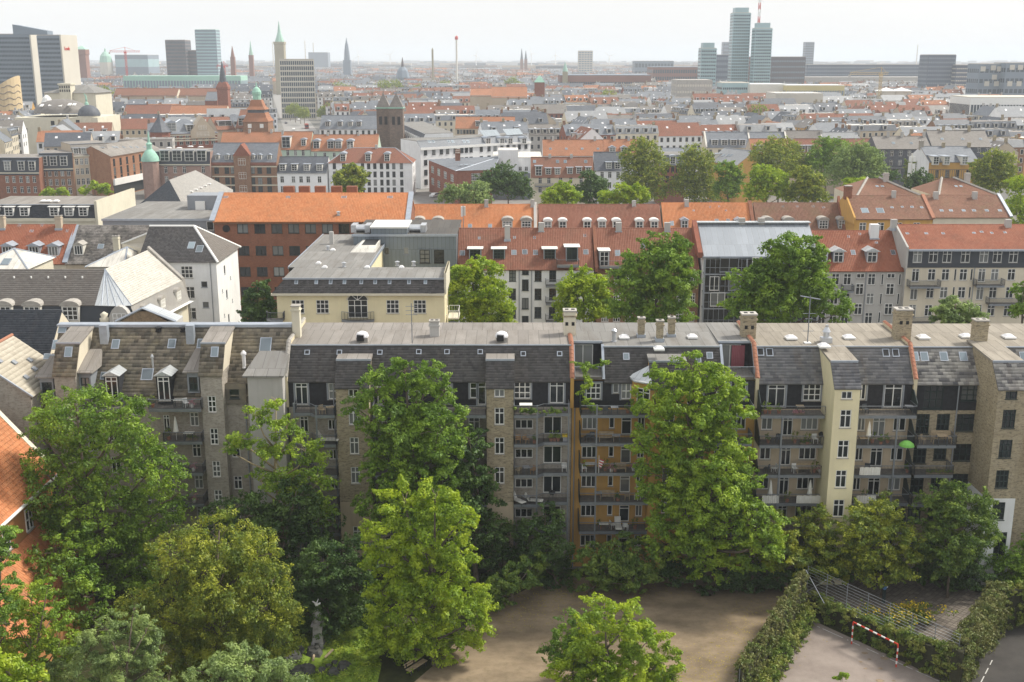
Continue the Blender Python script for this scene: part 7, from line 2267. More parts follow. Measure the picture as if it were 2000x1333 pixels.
shared['x'].build('distant_roofs',kind='stuff')
g=G();rr=random.Random(5)
for k in range(2600):
 Y=2800+5500*rr.random()**1.4;x=rr.uniform(-.48,.48)*Y
 w,d,hgt=rr.uniform(12,60),rr.uniform(12,30),rr.choice([8,10,12,14,18,22])*rr.uniform(.8,1.2)
 g.box(x-w,x+w,Y,Y+d,0,hgt,M[rr.choice(['fs_grey','fs_pale','w_brownbrick','fs_brown','w_beige','w_grey','fs_dark'])],'b')
g.build('distant_suburbs',kind='stuff')
proto,cnt_=None,{}
TL=[((720,150),1100,'row of small trees below the needle spired dome'),((735,152),1100,''),((748,150),1110,''),((700,150),1090,''),((660,152),1120,''),((640,153),1100,''),((678,152),1100,''),((770,152),1120,''),((815,148),1200,''),((870,148),1200,''),((205,168),900,''),((222,170),900,''),((198,172),880,''),((565,192),880,''),((575,194),860,''),((585,197),840,''),((593,200),820,''),((640,203),830,''),((628,202),830,''),((1190,172),850,''),((370,203),640,''),((1480,205),640,''),((1000,150),1300,''),((1018,150),1300,'')]
names={1100:'small rounded tree in the green strip below the needle spired dome',900:'round tree between the twin hotel slabs and the brown roofs',840:'street tree along the shopping street beyond the grid office block'}
for i,((x,y),Y,_)in enumerate(TL):
 q=atY(x,y,Y);top=q.z+4
 lab=names[1100]if Y in(1090,1100,1110,1120)else names[900]if Y in(880,900)and x<300 else names[840]if 560<x<645 else{1190:'dark round tree among the roofs beyond the green capped brick tower',370:'small tree between white gables before the slate church spire',1480:'dark tree among roofs before the concrete office block'}.get(x,'small tree far off beside the observation tower rides')
 ORDN='first second third fourth fifth sixth seventh eighth ninth'.split();cnt_[lab]=cnt_.get(lab,0)+1;lab=ORDN[cnt_[lab]-1]+' counted '+lab if False else lab.replace('small ',ORDN[cnt_[lab]-1]+' small ',1)if 'small ' in lab else ORDN[cnt_[lab]-1]+' '+lab
 if proto is None:
  proto=make_tree('street_tree',lab,(q.x,Y,0),[(q.x,Y,13,4.2),(q.x+2.5,Y,11,3.6),(q.x-2.6,Y+1,11,3.8),(q.x,Y-1.5,9.5,3.8)],'olive',1500,size=.9,r0=.3,seed=77,group='small trees among the far roofs',cmin=.9,cmax=1.5)
  proto.scale=(1.2,1.2,1.25)
 else:
  c=copy_tree(proto,(q.x,Y,0),i*1.3,lab,'small trees among the far roofs');s=(.9+.5*((i*7)%5)/5)*(.6 if 560<x<645 else 1);c.scale=(s*1.2,s*1.2,s*1.2)
def st(t,o):return Vector((-126-164*t+o,690+750*t))
g=G();ROADM=m_asphalt('street_asphalt',(.24,.235,.23),(.32,.31,.30))
def stp(t,o,z):p=st(t,o);return(p.x,p.y,z)
g.face([stp(-.25,-11,.02),stp(-.25,11,.02),stp(1.1,11,.02),stp(1.1,-11,.02)],ROADM);g.build('shopping_street',kind='structure')
sheet('square',[(600,412),(1040,412),(1040,372),(560,372)],m_asphalt('square_paving',(.20,.19,.18),(.28,.265,.25)),.03)
def vehicle(kind,label,x,y,ang,col,L,W,H,grp):
 t=thing(kind,label,'bus' if kind=='bus' else 'car',(x,y,.03),ang,grp)
 g=G();m=m_plain('car_paint_'+label[:12],col,.3,.05)
 if kind=='bus':
  g.box(-W/2,W/2,0,L,.35,H,m);g.build('body',t);q=G();q.box(-W/2-.02,W/2+.02,.4,L-.4,1.4,2.4,M['fwin'],'bt');q.box(-W/2+.2,W/2-.2,-.02,L+.02,1.2,2.5,M['fwin'],'bt');q.build('windows',t)
 else:
  g.prism([(0,.3),(L,.3),(L,.8),(L*.85,.9),(L*.7,H),(L*.3,H),(L*.12,.92),(0,.85)],'x',-W/2,W/2,m);g.build('body',t)
  q=G();q.prism([(L*.16,.93),(L*.31,H-.08),(L*.69,H-.08),(L*.82,.93)],'x',-W/2-.01,W/2+.01,M['fwin']);q.build('windows',t)
 for sx in(-W/2+.05,W/2-.25):
  for yy in(L*.18,L*.8):
   q=G();q.tube([(sx,0,0),(sx+.2,0,0)],.33,M['black'],10);q.build('wheel',t,(0,yy,.33))
 return t
aS=math.atan2(164,750)
for i,(t_,o,k,col,lab)in enumerate(((.02,5,'bus',(.05,.05,.06),'dark bus nearer the camera in the shopping street'),(.12,5,'bus',(.35,.05,.04),'dark red bus farther up the shopping street'),(.0,-5,'car',(.7,.7,.7),'white car nearest the camera in the shopping street'),(.05,-8,'car',(.6,.6,.62),'silver car parked at the side of the shopping street'),(.1,-4.5,'car',(.7,.7,.68),'white car waiting in the shopping street opposite the red bus'),(.2,-8,'car',(.1,.1,.12),'dark car parked far up the shopping street'),(.26,3,'car',(.65,.65,.66),'pale car driving away up the shopping street'),(.3,-5,'car',(.3,.06,.05),'red car far up the shopping street'))):
 p=st(t_,o);vehicle(k,lab,p.x,p.y,aS,col,12 if k=='bus' else 4.4,2.5 if k=='bus' else 1.8,3.1 if k=='bus' else 1.45,None)
p=atZ(858,384);vehicle('parked_car','white car parked at the corner of the square red brick house',p.x,p.y,2.5,(.7,.7,.7),4.4,1.8,1.45,None)
g=G();g.face([(1500,8800,.5),(60000,8800,.5),(60000,68000,.5),(6000,68000,.5)],m_plain('sea_water',(.20,.26,.30),.15,.1,.001));g.build('sea',kind='structure')
# ground
GM=m_ground()
gr=G()
gr.face([(-70000,-1500,0),(70000,-1500,0),(70000,70000,0),(-70000,70000,0)],GM)
gr.build('ground',kind='structure')
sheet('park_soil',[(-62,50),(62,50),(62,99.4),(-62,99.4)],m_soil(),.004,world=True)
sheet('gravel_square',[(740,1460),(800,1340),(870,1280),(930,1200),(1030,1150),(1110,1128),(1250,1130),(1400,1122),(1540,1128),(1575,1150),(1560,1215),(1475,1340),(1400,1460)],m_gravel(),.008)
PITCH_POLY=[(1568,1203),(1475,1335),(1390,1480),(2150,1520),(2100,1400),(1856,1335)]
sheet('sports_pitch',PITCH_POLY,m_asphalt('pitch_asphalt',(0.21,0.175,0.155),(0.31,0.265,0.235)),.012)
sheet('dark_court',[(1935,1215),(1905,1300),(1880,1420),(2150,1420),(2150,1200)],m_asphalt('dark_asphalt',(0.045,0.042,0.04),(0.075,0.07,0.065)),.016)
sheet('kindergarten_yard',[(1575,1128),(1620,1122),(1720,1119),(1830,1135),(1945,1160),(1945,1215),(1890,1300),(1800,1270),(1570,1180)],m_asphalt('yard_joints',(0.055,0.05,0.042),(0.09,0.08,0.065)),.010)
yard=[atZ(x,y)for x,y in[(1580,1131),(1620,1124),(1720,1121),(1830,1137),(1938,1163),(1938,1215),(1888,1292),(1800,1262),(1576,1178)]]
def inside(x,y,poly):
 c=False
 for i in range(len(poly)):
  a,b_=poly[i],poly[i-1]
  if(a[1]>y)!=(b_[1]>y)and x<(b_[0]-a[0])*(y-a[1])/(b_[1]-a[1])+a[0]:
   c=not c
 return c
b_=NB('paving_stones');p_=b_.pos()
pm=b_.mix(b_.island(),(0.13,0.11,0.095),(0.215,0.185,0.155));pm=b_.mix(b_.math('MULTIPLY',b_.ramp(b_.noise(p_,.7,5),.5,.7),.5),pm,(0.10,0.09,0.07));b_.principled(pm,.9)
g=G();rr=random.Random(4)
for i in range(-60,60):
 for j in range(-60,60):
  x,y=35+(i*.42+j*.42)*.72,89+(-i*.42+j*.42)*.72
  if inside(x,y,yard):
   s,h=.27,.016+rr.uniform(0,.014)
   q=[(x,y-s),(x+s,y),(x,y+s),(x-s,y)]
   g.face([(a[0],a[1],h)for a in q],b_.m)
   for k in range(4):
    a,c=q[k],q[(k+1)%4]
    g.face([(a[0],a[1],.01),(c[0],c[1],.01),(c[0],c[1],h),(a[0],a[1],h)],b_.m)
g.build('paving_stones',kind='stuff')
LP=m_plain('worn_line_paint',(0.50,0.49,0.47),.8,.25,5)
def gpt(px,py):p=atZ(px,py,.016);return Vector((p.x,p.y))
lg=G()
def line(a,c,wd=.08,dashes=()):
 a,c=gpt(*a),gpt(*c)
 d=(c-a);n=Vector((-d.y,d.x)).normalized()*wd/2
 for f0,f1 in dashes or[(0,1)]:
  p,q=a+d*f0,a+d*f1
  lg.face([(p.x-n.x,p.y-n.y,.02),(q.x-n.x,q.y-n.y,.02),(q.x+n.x,q.y+n.y,.02),(p.x+n.x,p.y+n.y,.02)][::(-1 if d.x*n.y-d.y*n.x<0 else 1)],LP)
line((1568,1211),(1850,1338),.09,[(0,.08),(.11,.13),(.15,.3),(.33,.34),(.36,.42),(.47,.55),(.58,.59),(.63,.78),(.8,.98)])
line((1566,1211),(1474,1333),.09,[(0,.22),(.25,.3),(.45,.62),(.68,.72),(.8,1)])
line((1557,1228),(1562,1250),.06);line((1938,1290),(1915,1335),.08,[(0,.2),(.35,.6),(.7,1)])
lg.build('pitch_lines',kind='structure')
lf=G();rr=random.Random(8)
for x,y,s in((1690,1276,.55),(1698,1288,.3),(1726,1286,.6),(1681,1293,.3),(1690,1306,.3),(1720,1306,.35),(1718,1330,.6),(1745,1330,.3)):
 c=atZ(x,y,.02);n=9
 lf.face([(c.x+s*.6*(.7+.5*rr.random())*math.cos(6.283*k/n),c.y+s*.4*(.7+.5*rr.random())*math.sin(6.283*k/n),.021)for k in range(n)],M['wood'])
lf.build('leaf_litter',kind='stuff')
# ivy covered fences and hedges
def hedge(name,label,cat,pts,h,th,leaf,count,seed,base=0.0,post=True,taper=None,size=.19,r=.38):
 """leaf covered run along ground points; h may differ from end to end"""
 root=thing(name,label,cat,(pts[0][0],pts[0][1],0))
 rs=np.random.RandomState(seed)
 boxes,core=[],G()
 o=Vector((pts[0][0],pts[0][1]))
 for k,(p,q)in enumerate(zip(pts[:-1],pts[1:])):
  p,q=Vector((p[0],p[1]))-o,Vector((q[0],q[1]))-o
  d=q-p;n=Vector((-d.y,d.x)).normalized()
  h0,h1=(h,h)if not taper else(taper[k],taper[k+1])
  for _ in range(int(d.length*max(h0,h1)*5)+6):
   f=rs.rand();z=base+(h0+(h1-h0)*f-base)*rs.rand()**.8
   c=p+d*f+n*(rs.choice([-1,1])*th*.5*(.7+.4*rs.rand()))
   boxes.append((c.x,c.y,z,r*(.6+.8*rs.rand())))
  for _ in range(int(d.length*5)):
   f=rs.rand();c=p+d*f+n*th*rs.uniform(-.5,.5)
   boxes.append((c.x,c.y,h0+(h1-h0)*f+rs.uniform(-.3,.25),r*(.6+.7*rs.rand())))
  m=n*th*.32
  core.hexa([(p.x+m.x,p.y+m.y,base),(p.x-m.x,p.y-m.y,base),(q.x-m.x,q.y-m.y,base),(q.x+m.x,q.y+m.y,base),(p.x+m.x,p.y+m.y,h0-.3),(p.x-m.x,p.y-m.y,h0-.3),(q.x-m.x,q.y-m.y,h1-.3),(q.x+m.x,q.y+m.y,h1-.3)],CORE_DARK)  # solid dark box hidden in the leaves, added to block light
 core.build('blocking_core',root)
 scatter_box(root,'foliage',boxes,int(count*1.9),size,leaf,seed,droop=.8,up=.1)
 return root
CORE_DARK=m_plain('dark_core',(0.035,0.035,0.018),.95,.4,4)  # colour of the solid light-blocking box inside the hedges
cn=gpt(1568,1200);ln=gpt(1440,1400);rn=gpt(1862,1346);rf=gpt(1945,1226)
fe=thing('sports_fence','tall wire fence with steel posts round the sports pitch corner','fence',(cn.x,cn.y,0))
def fence_run(a,c,h,n,wires):
 a,c=a-cn,c-cn
 for i in range(n+1):
  p=a.lerp(c,i/n)
  q=G();q.tube([(p.x,p.y,0),(p.x,p.y,h)],.032,M['steel'],6);q.build('fence_post',fe)
 for z in wires:
  q=G();q.tube([(a.x,a.y,z),(c.x,c.y,z)],.012,M['chrome'],4);q.build('fence_wire',fe)
fence_run(cn+(cn-ln).normalized()*.8,rn+(cn-ln).normalized()*.8,4.35,7,[1.9+.27*i for i in range(10)])
fence_run(cn,ln,4.1,7,[])
q=G();d=(rn-cn).normalized()*2.2
q.tube([(0,0,4.3),(d.x,d.y,2.0)],.03,M['chrome'],4);q.tube([(0,0,2.1),(d.x,d.y,4.2)],.03,M['chrome'],4);q.build('brace',fe)
e1=cn+(ln-cn)*.04
hedge('ivy_fence','tall ivy covered fence between the gravel square and the sports pitch','hedge',[e1,cn+(ln-cn)*.35,cn+(ln-cn)*.7,ln],4.2,.5,'dry',13000,21,1.0,taper=[4.5,4.3,4.2,4.4],size=.2,r=.3)
off=(rn-cn).normalized()*.9
hedge('hedge','clipped green hedge at the side of the sports pitch below the ivy fence','hedge',[cn+off+(ln-cn)*.02,ln+off],1.7,.9,'hedge',9000,22)
dn_=(ln-cn).normalized()*-.9
hedge('hedge','green hedge behind the red and white goal under the steel wires','hedge',[cn+dn_+off*.3,cn+(rn-cn)*.5+dn_,rn+dn_*.6],2.2,.9,'hedge',16000,23,taper=[1.8,2.2,3.0])
hedge('ivy_fence','shaggy yellowish ivy wall between the paved yard and the dark court','hedge',[rn,rf],4.0,1.3,'dry',18000,24,taper=[3.6,4.1],r=.45)
hedge('ivy_fence','ivy wall running out of the picture behind the dark court','hedge',[rf,(rf.x+6,rf.y+.6)],3.9,.9,'hedge',6000,25)
hedge('low_hedge','fresh green climbers at the foot of the shaggy ivy wall in the yard','hedge',[gpt(1878,1265),gpt(1930,1205)],1.2,.6,'hedge',3500,26)
go=thing('football_goal','small goal with red and white banded frame on the asphalt pitch','goal',(gpt(1663,1258).x,gpt(1663,1258).y,0))
pa,pb=Vector((0,0,0)),Vector((gpt(1750,1303).x,gpt(1750,1303).y,0))-Vector((gpt(1663,1258).x,gpt(1663,1258).y,0))
def banded(name,a,c,n):
 g=G();d=c-a
 e=d.normalized();s=Vector((0,0,1))if abs(e.z)<.5 else Vector((1,0,0));p=e.cross(s).normalized()*.045;s2=p.cross(e).normalized()*.045
 for i in range(n):
  q0,q1=a+d*(i/n),a+d*((i+1)/n)
  g.hexa([q0+p+s2,q0-p+s2,q0-p-s2,q0+p-s2,q1+p+s2,q1-p+s2,q1-p-s2,q1+p-s2],M['red']if i%2==0 else M['white'])
 g.build(name,go)
banded('goal_post',pa,pa+Vector((0,0,2.0)),7);banded('goal_post',pb,pb+Vector((0,0,2.0)),7);banded('crossbar',pa+Vector((0,0,2.05)),pb+Vector((0,0,2.05)),11)
c=gpt(1762,1218)
sh=thing('flower_shrub','shrub covered in yellow flowers beside the paved yard fence','shrub',(c.x,c.y,0))
rs=np.random.RandomState(5)
bx_=[(rs.normal()*1.5,rs.normal()*.8,.5+.7*rs.rand(),.5)for _ in range(70)]
scatter_box(sh,'foliage',bx_,4500,.22,'hedge',5)
scatter_box(sh,'blossoms',[(x,y,z+.25,r)for x,y,z,r in bx_],700,.17,'yellow',6,shell=.85,up=.8,aspect=.9)
c=gpt(1725,1178)
po=thing('play_post','dark post with a small blue and white figurehead in the paved yard','post',(c.x,c.y,0))
g=G();g.box(-.13,.13,-.13,.13,0,1.35,M['dark_frame']);g.build('post',po)
g=G();g.lathe([(.12,1.35),(.2,1.5),(.2,1.75),(.12,1.85)],m_plain('blue_paint',(.12,.25,.5)),10);g.lathe([(.1,1.85),(.13,1.95),(.1,2.08),(.02,2.14)],M['white'],10);g.box(-.28,.28,-.06,.06,1.55,1.68,M['white']);g.build('figurehead',po)
c=gpt(1940,1118)
la=thing('park_lamp','slim park lamp with flat white shade by the whitewashed tower base','lamp',(c.x,c.y,0))
g=G();g.tube([(0,0,0),(0,0,4.0)],.05,M['rail'],8);g.build('pole',la)
g=G();g.lathe([(.1,3.9),(.62,3.98),(.62,4.06),(.2,4.25),(.05,4.3)],M['white'],14);g.build('lamp_shade',la)
# benches, monument and rockery
def bench(label,px,py,px2,py2):
 a,c=gpt(px,py),gpt(px2,py2)
 d=c-a;L=d.length
 t=thing('park_bench',label,'bench',(a.x,a.y,0),math.atan2(d.y,d.x),'park benches beside the gravel square')
 for k in range(3):
  g=G();g.box(0,L,-.02-.17*k-.15,-.02-.17*k,.42,.46,M['palewood']);g.build('seat_slat',t)
 for k in range(2):
  g=G();g.box(0,L,.06+.04*k,.10+.04*k,.56+.18*k,.70+.18*k,M['palewood']);g.build('back_slat',t)
 for x in(.15,L/2,L-.15):
  g=G();g.box(x-.04,x+.04,-.5,-.42,0,.42,M['black']);g.box(x-.04,x+.04,.0,.06,0,.86,M['black']);g.box(x-.04,x+.04,-.42,.0,.36,.41,M['black']);g.build('leg',t)
bench('pale slatted park bench under the yellow green tree, nearer the buildings',838,1285,868,1262)
bench('pale slatted park bench nearer the camera, below the other bench',792,1318,826,1296)
c=gpt(622,1262)
sheet('lawn',[(560,1300),(580,1250),(640,1215),(720,1225),(745,1300),(735,1345),(620,1420),(540,1420)],m_plain('bright_lawn',(0.17,0.25,0.03),.95,.3,2.0),.012)
MS=m_plain('weathered_stone',(.33,.32,.31),.9,.25,3)
mo=thing('monument','small grey stone monument with pedestal and white bird figure on top','monument',(c.x,c.y,0))
g=G();g.box(-.5,.5,-.5,.5,0,.5,MS);g.hexa([(-.42,-.42,.5),(.42,-.42,.5),(.42,.42,.5),(-.42,.42,.5),(-.33,-.33,2.0),(.33,-.33,2.0),(.33,.33,2.0),(-.33,.33,2.0)],MS);g.box(-.48,.48,-.48,.48,2.0,2.18,MS);g.build('pedestal',mo)
g=G();g.lathe([(.32,2.18),(.36,2.5),(.3,2.9),(.38,3.0),(.28,3.1),(.15,3.3),(.1,3.35)],MS,12);g.build('urn',mo,smooth=True)
g=G();g.tube([(-.0,0,3.35),(.0,0,3.75)],.04,M['black'],5);g.tube([(-.28,0,4.15),(0,0,3.8),(.2,0,3.85),(.32,0,4.0)],[.02,.15,.12,.05],M['white'],7);g.tube([(-.32,-.25,4.25),(0,0,3.9),(.12,.3,4.2)],[.02,.08,.02],M['white'],5);g.build('bird_figure',mo)
ro=thing('rock_garden','dark rock pool edge with bright ground plants below the stone monument','rock garden',(c.x,c.y-2.5,0))
rs=np.random.RandomState(3);RK=m_plain('dark_rock',(.07,.07,.065),.9,.4,3)
for k in range(26):
 a_=rs.rand()*6.283;r_=.6+2.2*rs.rand();s=.35+.5*rs.rand()
 g=G();n=7
 lo=[(s*(.8+.4*rs.rand())*math.cos(6.283*i/n),s*(.8+.4*rs.rand())*math.sin(6.283*i/n))for i in range(n)]
 hgt=.2+.4*rs.rand()
 g.face([(x*.6,y*.6,hgt)for x,y in lo],RK)
 for i in range(n):
  j=(i+1)%n;g.face([(lo[i][0],lo[i][1],0),(lo[j][0],lo[j][1],0),(lo[j][0]*.6,lo[j][1]*.6,hgt),(lo[i][0]*.6,lo[i][1]*.6,hgt)],RK)
 g.build('rock',ro,(r_*math.cos(a_)*1.2,r_*math.sin(a_)*.9,0))
for p0,p1 in(((-.1,.9,.1),(.1,-.6,.5)),((.9,.3,.2),(1.5,.9,.6))):
 g=G();g.tube([p0,p1],.1,M['palewood'],6);g.build('log',ro)
gc=link('ground_plants',None,None,(c.x,c.y-2.0,0),kind='stuff')
COL.objects.unlink(gc);bpy.data.objects.remove(gc)
rs=np.random.RandomState(9);pts=[]
for _ in range(420):
 x,y=rs.uniform(-3.4,5.4),rs.uniform(-7.5,1.9)
 if abs(x)+abs(y+2)>1.6:pts.append((c.x+x,c.y+y,.08,.28+.25*rs.rand()))
o=scatter_box(None,'ground_plants',pts,15000,.17,'moss',4,flat=.5,up=1.0);o['kind']='stuff'
rs=np.random.RandomState(12);V=[]
cg_=[(1060,1155),(1160,1145),(1100,1165),(1000,1200),(1420,1290),(1480,1240),(1350,1330),(1510,1190),(1250,1150)]
for _ in range(2600):
 q=cg_[rs.randint(len(cg_))];p=atZ(q[0]+rs.normal()*55,q[1]+rs.normal()*14,.0)
 a_=rs.rand()*6.28;s=.05+.05*rs.rand();dx,dy=s*math.cos(a_),s*math.sin(a_)
 V+=[(p.x-dx,p.y-dy,.012),(p.x+dy*.6,p.y-dx*.6,.02),(p.x+dx,p.y+dy,.025),(p.x-dy*.6,p.y+dx*.6,.014)]
b_=NB('fallen_leaves');b_.principled(b_.mix(b_.island(),(0.22,0.17,0.04),(0.34,0.27,0.06)),.8)
o=link('fallen_leaves',np_mesh(np.array(V),np.arange(len(V)).reshape(-1,4),b_.m),kind='stuff')
# trees of the park
tree_px('ash_tree','broad leafy ash tree in front of the lichened slate house',215,91,[(150,815,70),(95,865,52),(235,825,62),(215,905,85),(120,955,75),(300,915,58),(335,975,42),(190,1010,92),(290,1020,70),(110,1050,62),(210,1085,80),(75,910,35),(250,1120,60),(125,1125,58,-6),(105,1082,40,-5),(160,1165,50,-6),(140,1080,45,-5),(115,1170,40,-7),(180,1210,45,-6)],'ash',66000,size=.25,r0=.4,seed=1)
tree_px('acacia_tree','thin crowned pale green tree with bare twisting branches before the grey rendered bay',565,94,[(540,785,20),(500,812,32),(560,835,38),(470,862,30),(600,885,40),(530,885,38),(620,945,40),(565,950,48),(445,880,16),(625,1000,38),(510,940,30)],'locust',16000,size=.22,r0=.26,seed=2,dens=.8,bark=PALEBARK,cmin=.4,cmax=.7,fill=.5)
tree_px('ivy_tree','dark ivy smothered tree between the grey brick house and the first stair tower',540,92.5,[(480,1010,52),(435,1005,32),(545,1045,66),(620,1020,45),(440,1055,45),(580,975,42),(600,1080,55),(500,1090,60)],'dark',26000,size=.26,r0=.35,seed=3)
tree_px('locust_tree','tall dull green tree hiding the balconies between the two stair towers',850,94,[(790,728,34),(840,740,36),(735,765,40),(815,790,58),(805,870,60),(700,800,28),(760,830,58),(868,765,26),(855,850,66),(760,905,60),(800,990,60),(820,935,70),(745,985,45),(860,1010,66)],'ash',60000,size=.25,r0=.4,seed=4)
tree_px('dark_tree','dark leaved tree leaning on the second stair tower',930,96,[(915,865,36),(905,925,52),(930,970,42),(890,990,50),(940,1030,40)],'dark',14000,size=.28,r0=.28,seed=5)
tree_px('honey_locust_tree','bright yellow green tree in the middle of the park beside the benches',850,82,[(790,985,42),(850,978,40),(752,1050,46),(825,1060,62),(905,1010,36),(890,1085,42),(770,1115,60),(845,1145,70),(800,1205,75),(900,1180,55),(922,1215,38),(755,1250,42),(900,1258,42),(820,1265,55),(745,1160,35)],'lime',70000,size=.22,r0=.32,seed=6)
tree_px('ash_tree','very tall bright topped ash tree before the ochre house',1385,94,[(1305,740,38),(1350,725,38),(1400,760,46),(1280,790,36),(1340,800,65),(1425,800,42),(1285,860,46),(1250,868,22),(1370,880,75),(1445,880,30),(1300,940,58),(1390,960,70),(1455,935,28),(1340,1010,72),(1425,1010,62),(1480,1035,42,-2.5),(1505,1020,26,-3),(1500,1065,34,-3),(1465,1000,34,-1.5),(1390,1070,66),(1300,1065,35),(1470,1085,45)],'locust',90000,size=.25,r0=.45,seed=7)
tree_px('maple_tree','round yellow green young tree standing on the gravel square',1215,76,[(1180,1190,34),(1228,1215,40),(1185,1255,52),(1262,1255,42),(1150,1295,48),(1228,1300,62),(1292,1295,36),(1185,1345,66),(1275,1350,52),(1120,1320,40),(1310,1330,30)],'lime',40000,size=.21,r0=.22,seed=8,cmin=.35,cmax=.7)
tree_px('round_shrub','dark rounded shrub half behind the young tree on the gravel',1120,79,[(1098,1262,34),(1092,1288,30),(1108,1240,34),(1125,1275,36),(1140,1215,30),(1105,1275,28),(1135,1300,30)],'ash',9000,size=.2,r0=.12,seed=9,cat='shrub')
tree_px('weeping_tree','huge weeping olive green tree filling the park west of the monument',430,79,[(430,1060,62),(350,1085,58),(500,1090,58),(430,1140,85),(535,1135,38),(340,1170,68),(520,1190,62),(430,1230,85),(330,1260,60),(540,1250,42),(400,1300,70),(500,1290,55),(275,1190,40)],'olive',80000,size=.19,r0=.4,seed=10,droop=1.2,flat=1.1,cmin=.4,cmax=.8)
tree_px('rowan_tree','light green tree with thin branches beside the orange lean-to roof',70,73,[(60,1170,34),(95,1150,22),(30,1215,48),(100,1210,36),(60,1255,56),(115,1262,42),(30,1305,50),(90,1320,45)],'locust',20000,size=.2,r0=.2,seed=11,cmin=.35,cmax=.65)
tree_px('grey_leaved_tree','grey green spiky leaved tree near the camera at the park edge',235,71,[(262,1192,20),(212,1232,40),(285,1235,34),(170,1285,48),(250,1290,58),(140,1330,50),(310,1290,40),(230,1345,60),(330,1335,45)],'silver',36000,size=.19,r0=.2,seed=12,cmin=.3,cmax=.6,aspect=.35)
tree_px('willow_shrub','pale olive leafy shrub near the camera below the weeping tree',490,68,[(480,1305,50),(420,1325,46),(550,1330,44),(480,1365,70)],'silver',15000,size=.2,r0=.18,seed=13,cat='shrub')
tree_px('lime_tree','yellow topped tree at the lower corner nearest the camera',20,64,[(20,1318,42),(-25,1330,60),(52,1345,34)],'lime',9000,size=.22,r0=.2,seed=14)
tree_px('elder_tree','small tree at the picture edge in front of the orange church like house',0,68,[(5,1062,30),(18,1082,26),(-12,1110,45),(0,1185,36),(12,1220,24)],'ash',9000,size=.2,r0=.16,seed=15,cmin=.3,cmax=.6)
tree_px('young_tree','yellowish tip of a young tree standing on the pitch',1645,66,[(1645,1328,13),(1640,1350,20),(1652,1345,12)],'lime',1600,size=.17,r0=.06,seed=16,cmin=.2,cmax=.35)
def bush(name,label,Y,spec,leaf,count,seed,base_px=None,**kw):
 return tree_px(name,label,base_px or spec[-1][0],Y,spec,leaf,count,seed=seed,r0=.14,cat='shrub',**dict(dict(size=.22,bottom=-.9),**kw))
bush('evergreen_shrub','dark shrubs behind the stone monument',87,[(640,1105,55),(595,1140,50),(690,1095,50),(650,1165,58),(700,1165,48),(590,1190,42),(640,1195,50)],'dark',26000,31)
bush('evergreen_shrub','dark shrub at the foot of the second stair tower',97,[(960,1045,42),(995,1060,42),(945,1090,45),(985,1095,40)],'dark',11000,32)
bush('shrub_border','dense green border of shrubs curving along the gravel square',92,[(960,1165,30,-1.5),(985,1145,32,-.6),(1015,1125,32,.4),(1045,1112,30,1)],'ivy',14000,33,base_px=1000)
bush('climber_shrub','greyish overgrown shrub climbing in front of the lower balconies',95.5,[(1065,1010,32),(1040,1050,36),(1085,1060,36),(1060,1100,40),(1090,1120,34)],'dark',12000,34)
bush('laurel_shrub','broad green shrubs in front of the ochre house basement',94,[(1160,1088,34),(1210,1080,38),(1258,1092,42),(1180,1115,40),(1235,1120,42),(1152,1125,28)],'ivy',20000,35)
bush('shade_shrub','low dark shrubs in the shade under the tall ash',94.5,[(1320,1120,32),(1380,1125,34),(1440,1125,36),(1500,1118,40),(1548,1110,34)],'dark',16000,36,base_px=1430)
bush('olive_shrub','olive green bushy tree beside the tall ash',93.5,[(1525,1035,36),(1512,1075,40),(1540,1090,36)],'olive',12000,37)
bush('olive_shrub','dull green bushy tree covering the foot of the cream house',95,[(1600,1030,40),(1612,1080,46),(1578,1062,36),(1630,1110,36)],'olive',14000,38)
bush('round_tree','round dense bushy tree in front of the bright cream stair tower',93,[(1718,1005,42),(1685,1040,52),(1755,1040,42),(1720,1072,68)],'olive',22000,39)
bush('round_tree','wide dense tree in front of the big brick tower',93.5,[(1845,970,38),(1890,985,40),(1825,1010,44),(1878,1040,64),(1918,1025,32),(1850,1070,52)],'ivy',24000,40)
bush('shade_shrub','low dark bushes along the edge of the paved yard',95,[(1790,1105,32),(1845,1105,44),(1900,1115,44),(1740,1105,30),(1660,1105,30),(1615,1105,28)],'dark',16000,41,base_px=1800)
bush('leafy_shrub','leafy shrub at the picture edge beside the park lamp',95,[(1975,1120,42),(1995,1095,34),(2030,1100,60)],'ash',11000,42)
def vine(label,Y,pts,leaf,n,seed,r=.3):
 p0=atY(pts[0][0],pts[0][1],Y)
 t=thing('climbing_plant',label,'plant',(p0 .x,p0 .y,p0 .z))
 rs=np.random.RandomState(seed);bx=[]
 for(x0,y0),(x1,y1)in zip(pts[:-1],pts[1:]):
  for k in range(14):
   f=rs.rand();p=atY(x0+(x1-x0)*f+rs.normal()*4,y0+(y1-y0)*f+rs.normal()*2,Y-.1+rs.uniform(-.25,.05))
   bx.append((p.x-p0 .x,p.y-p0 .y,p.z-p0 .z,r*(.5+rs.rand())))
 scatter_box(t,'foliage',bx,n,.16,leaf,seed)
vine('leafy climber hanging from the roof terrace past the black attic of the ochre house',98.9,[(1140,720),(1148,745),(1140,780),(1160,800)],'locust',2600,51)
vine('row of leafy plants along the roof terrace railing of the ochre house',99.9,[(1126,710),(1145,716),(1175,712),(1182,706)],'locust',1500,52,.22)
vine('green hanging plants along the attic balcony left of the party wall',97.9,[(1006,800),(1050,803),(1100,803)],'ivy',2000,53,.2)
vine('tall potted climber beside the zinc hooded bay',98.6,[(1237,795),(1240,768),(1243,755)],'locust',700,54,.2)
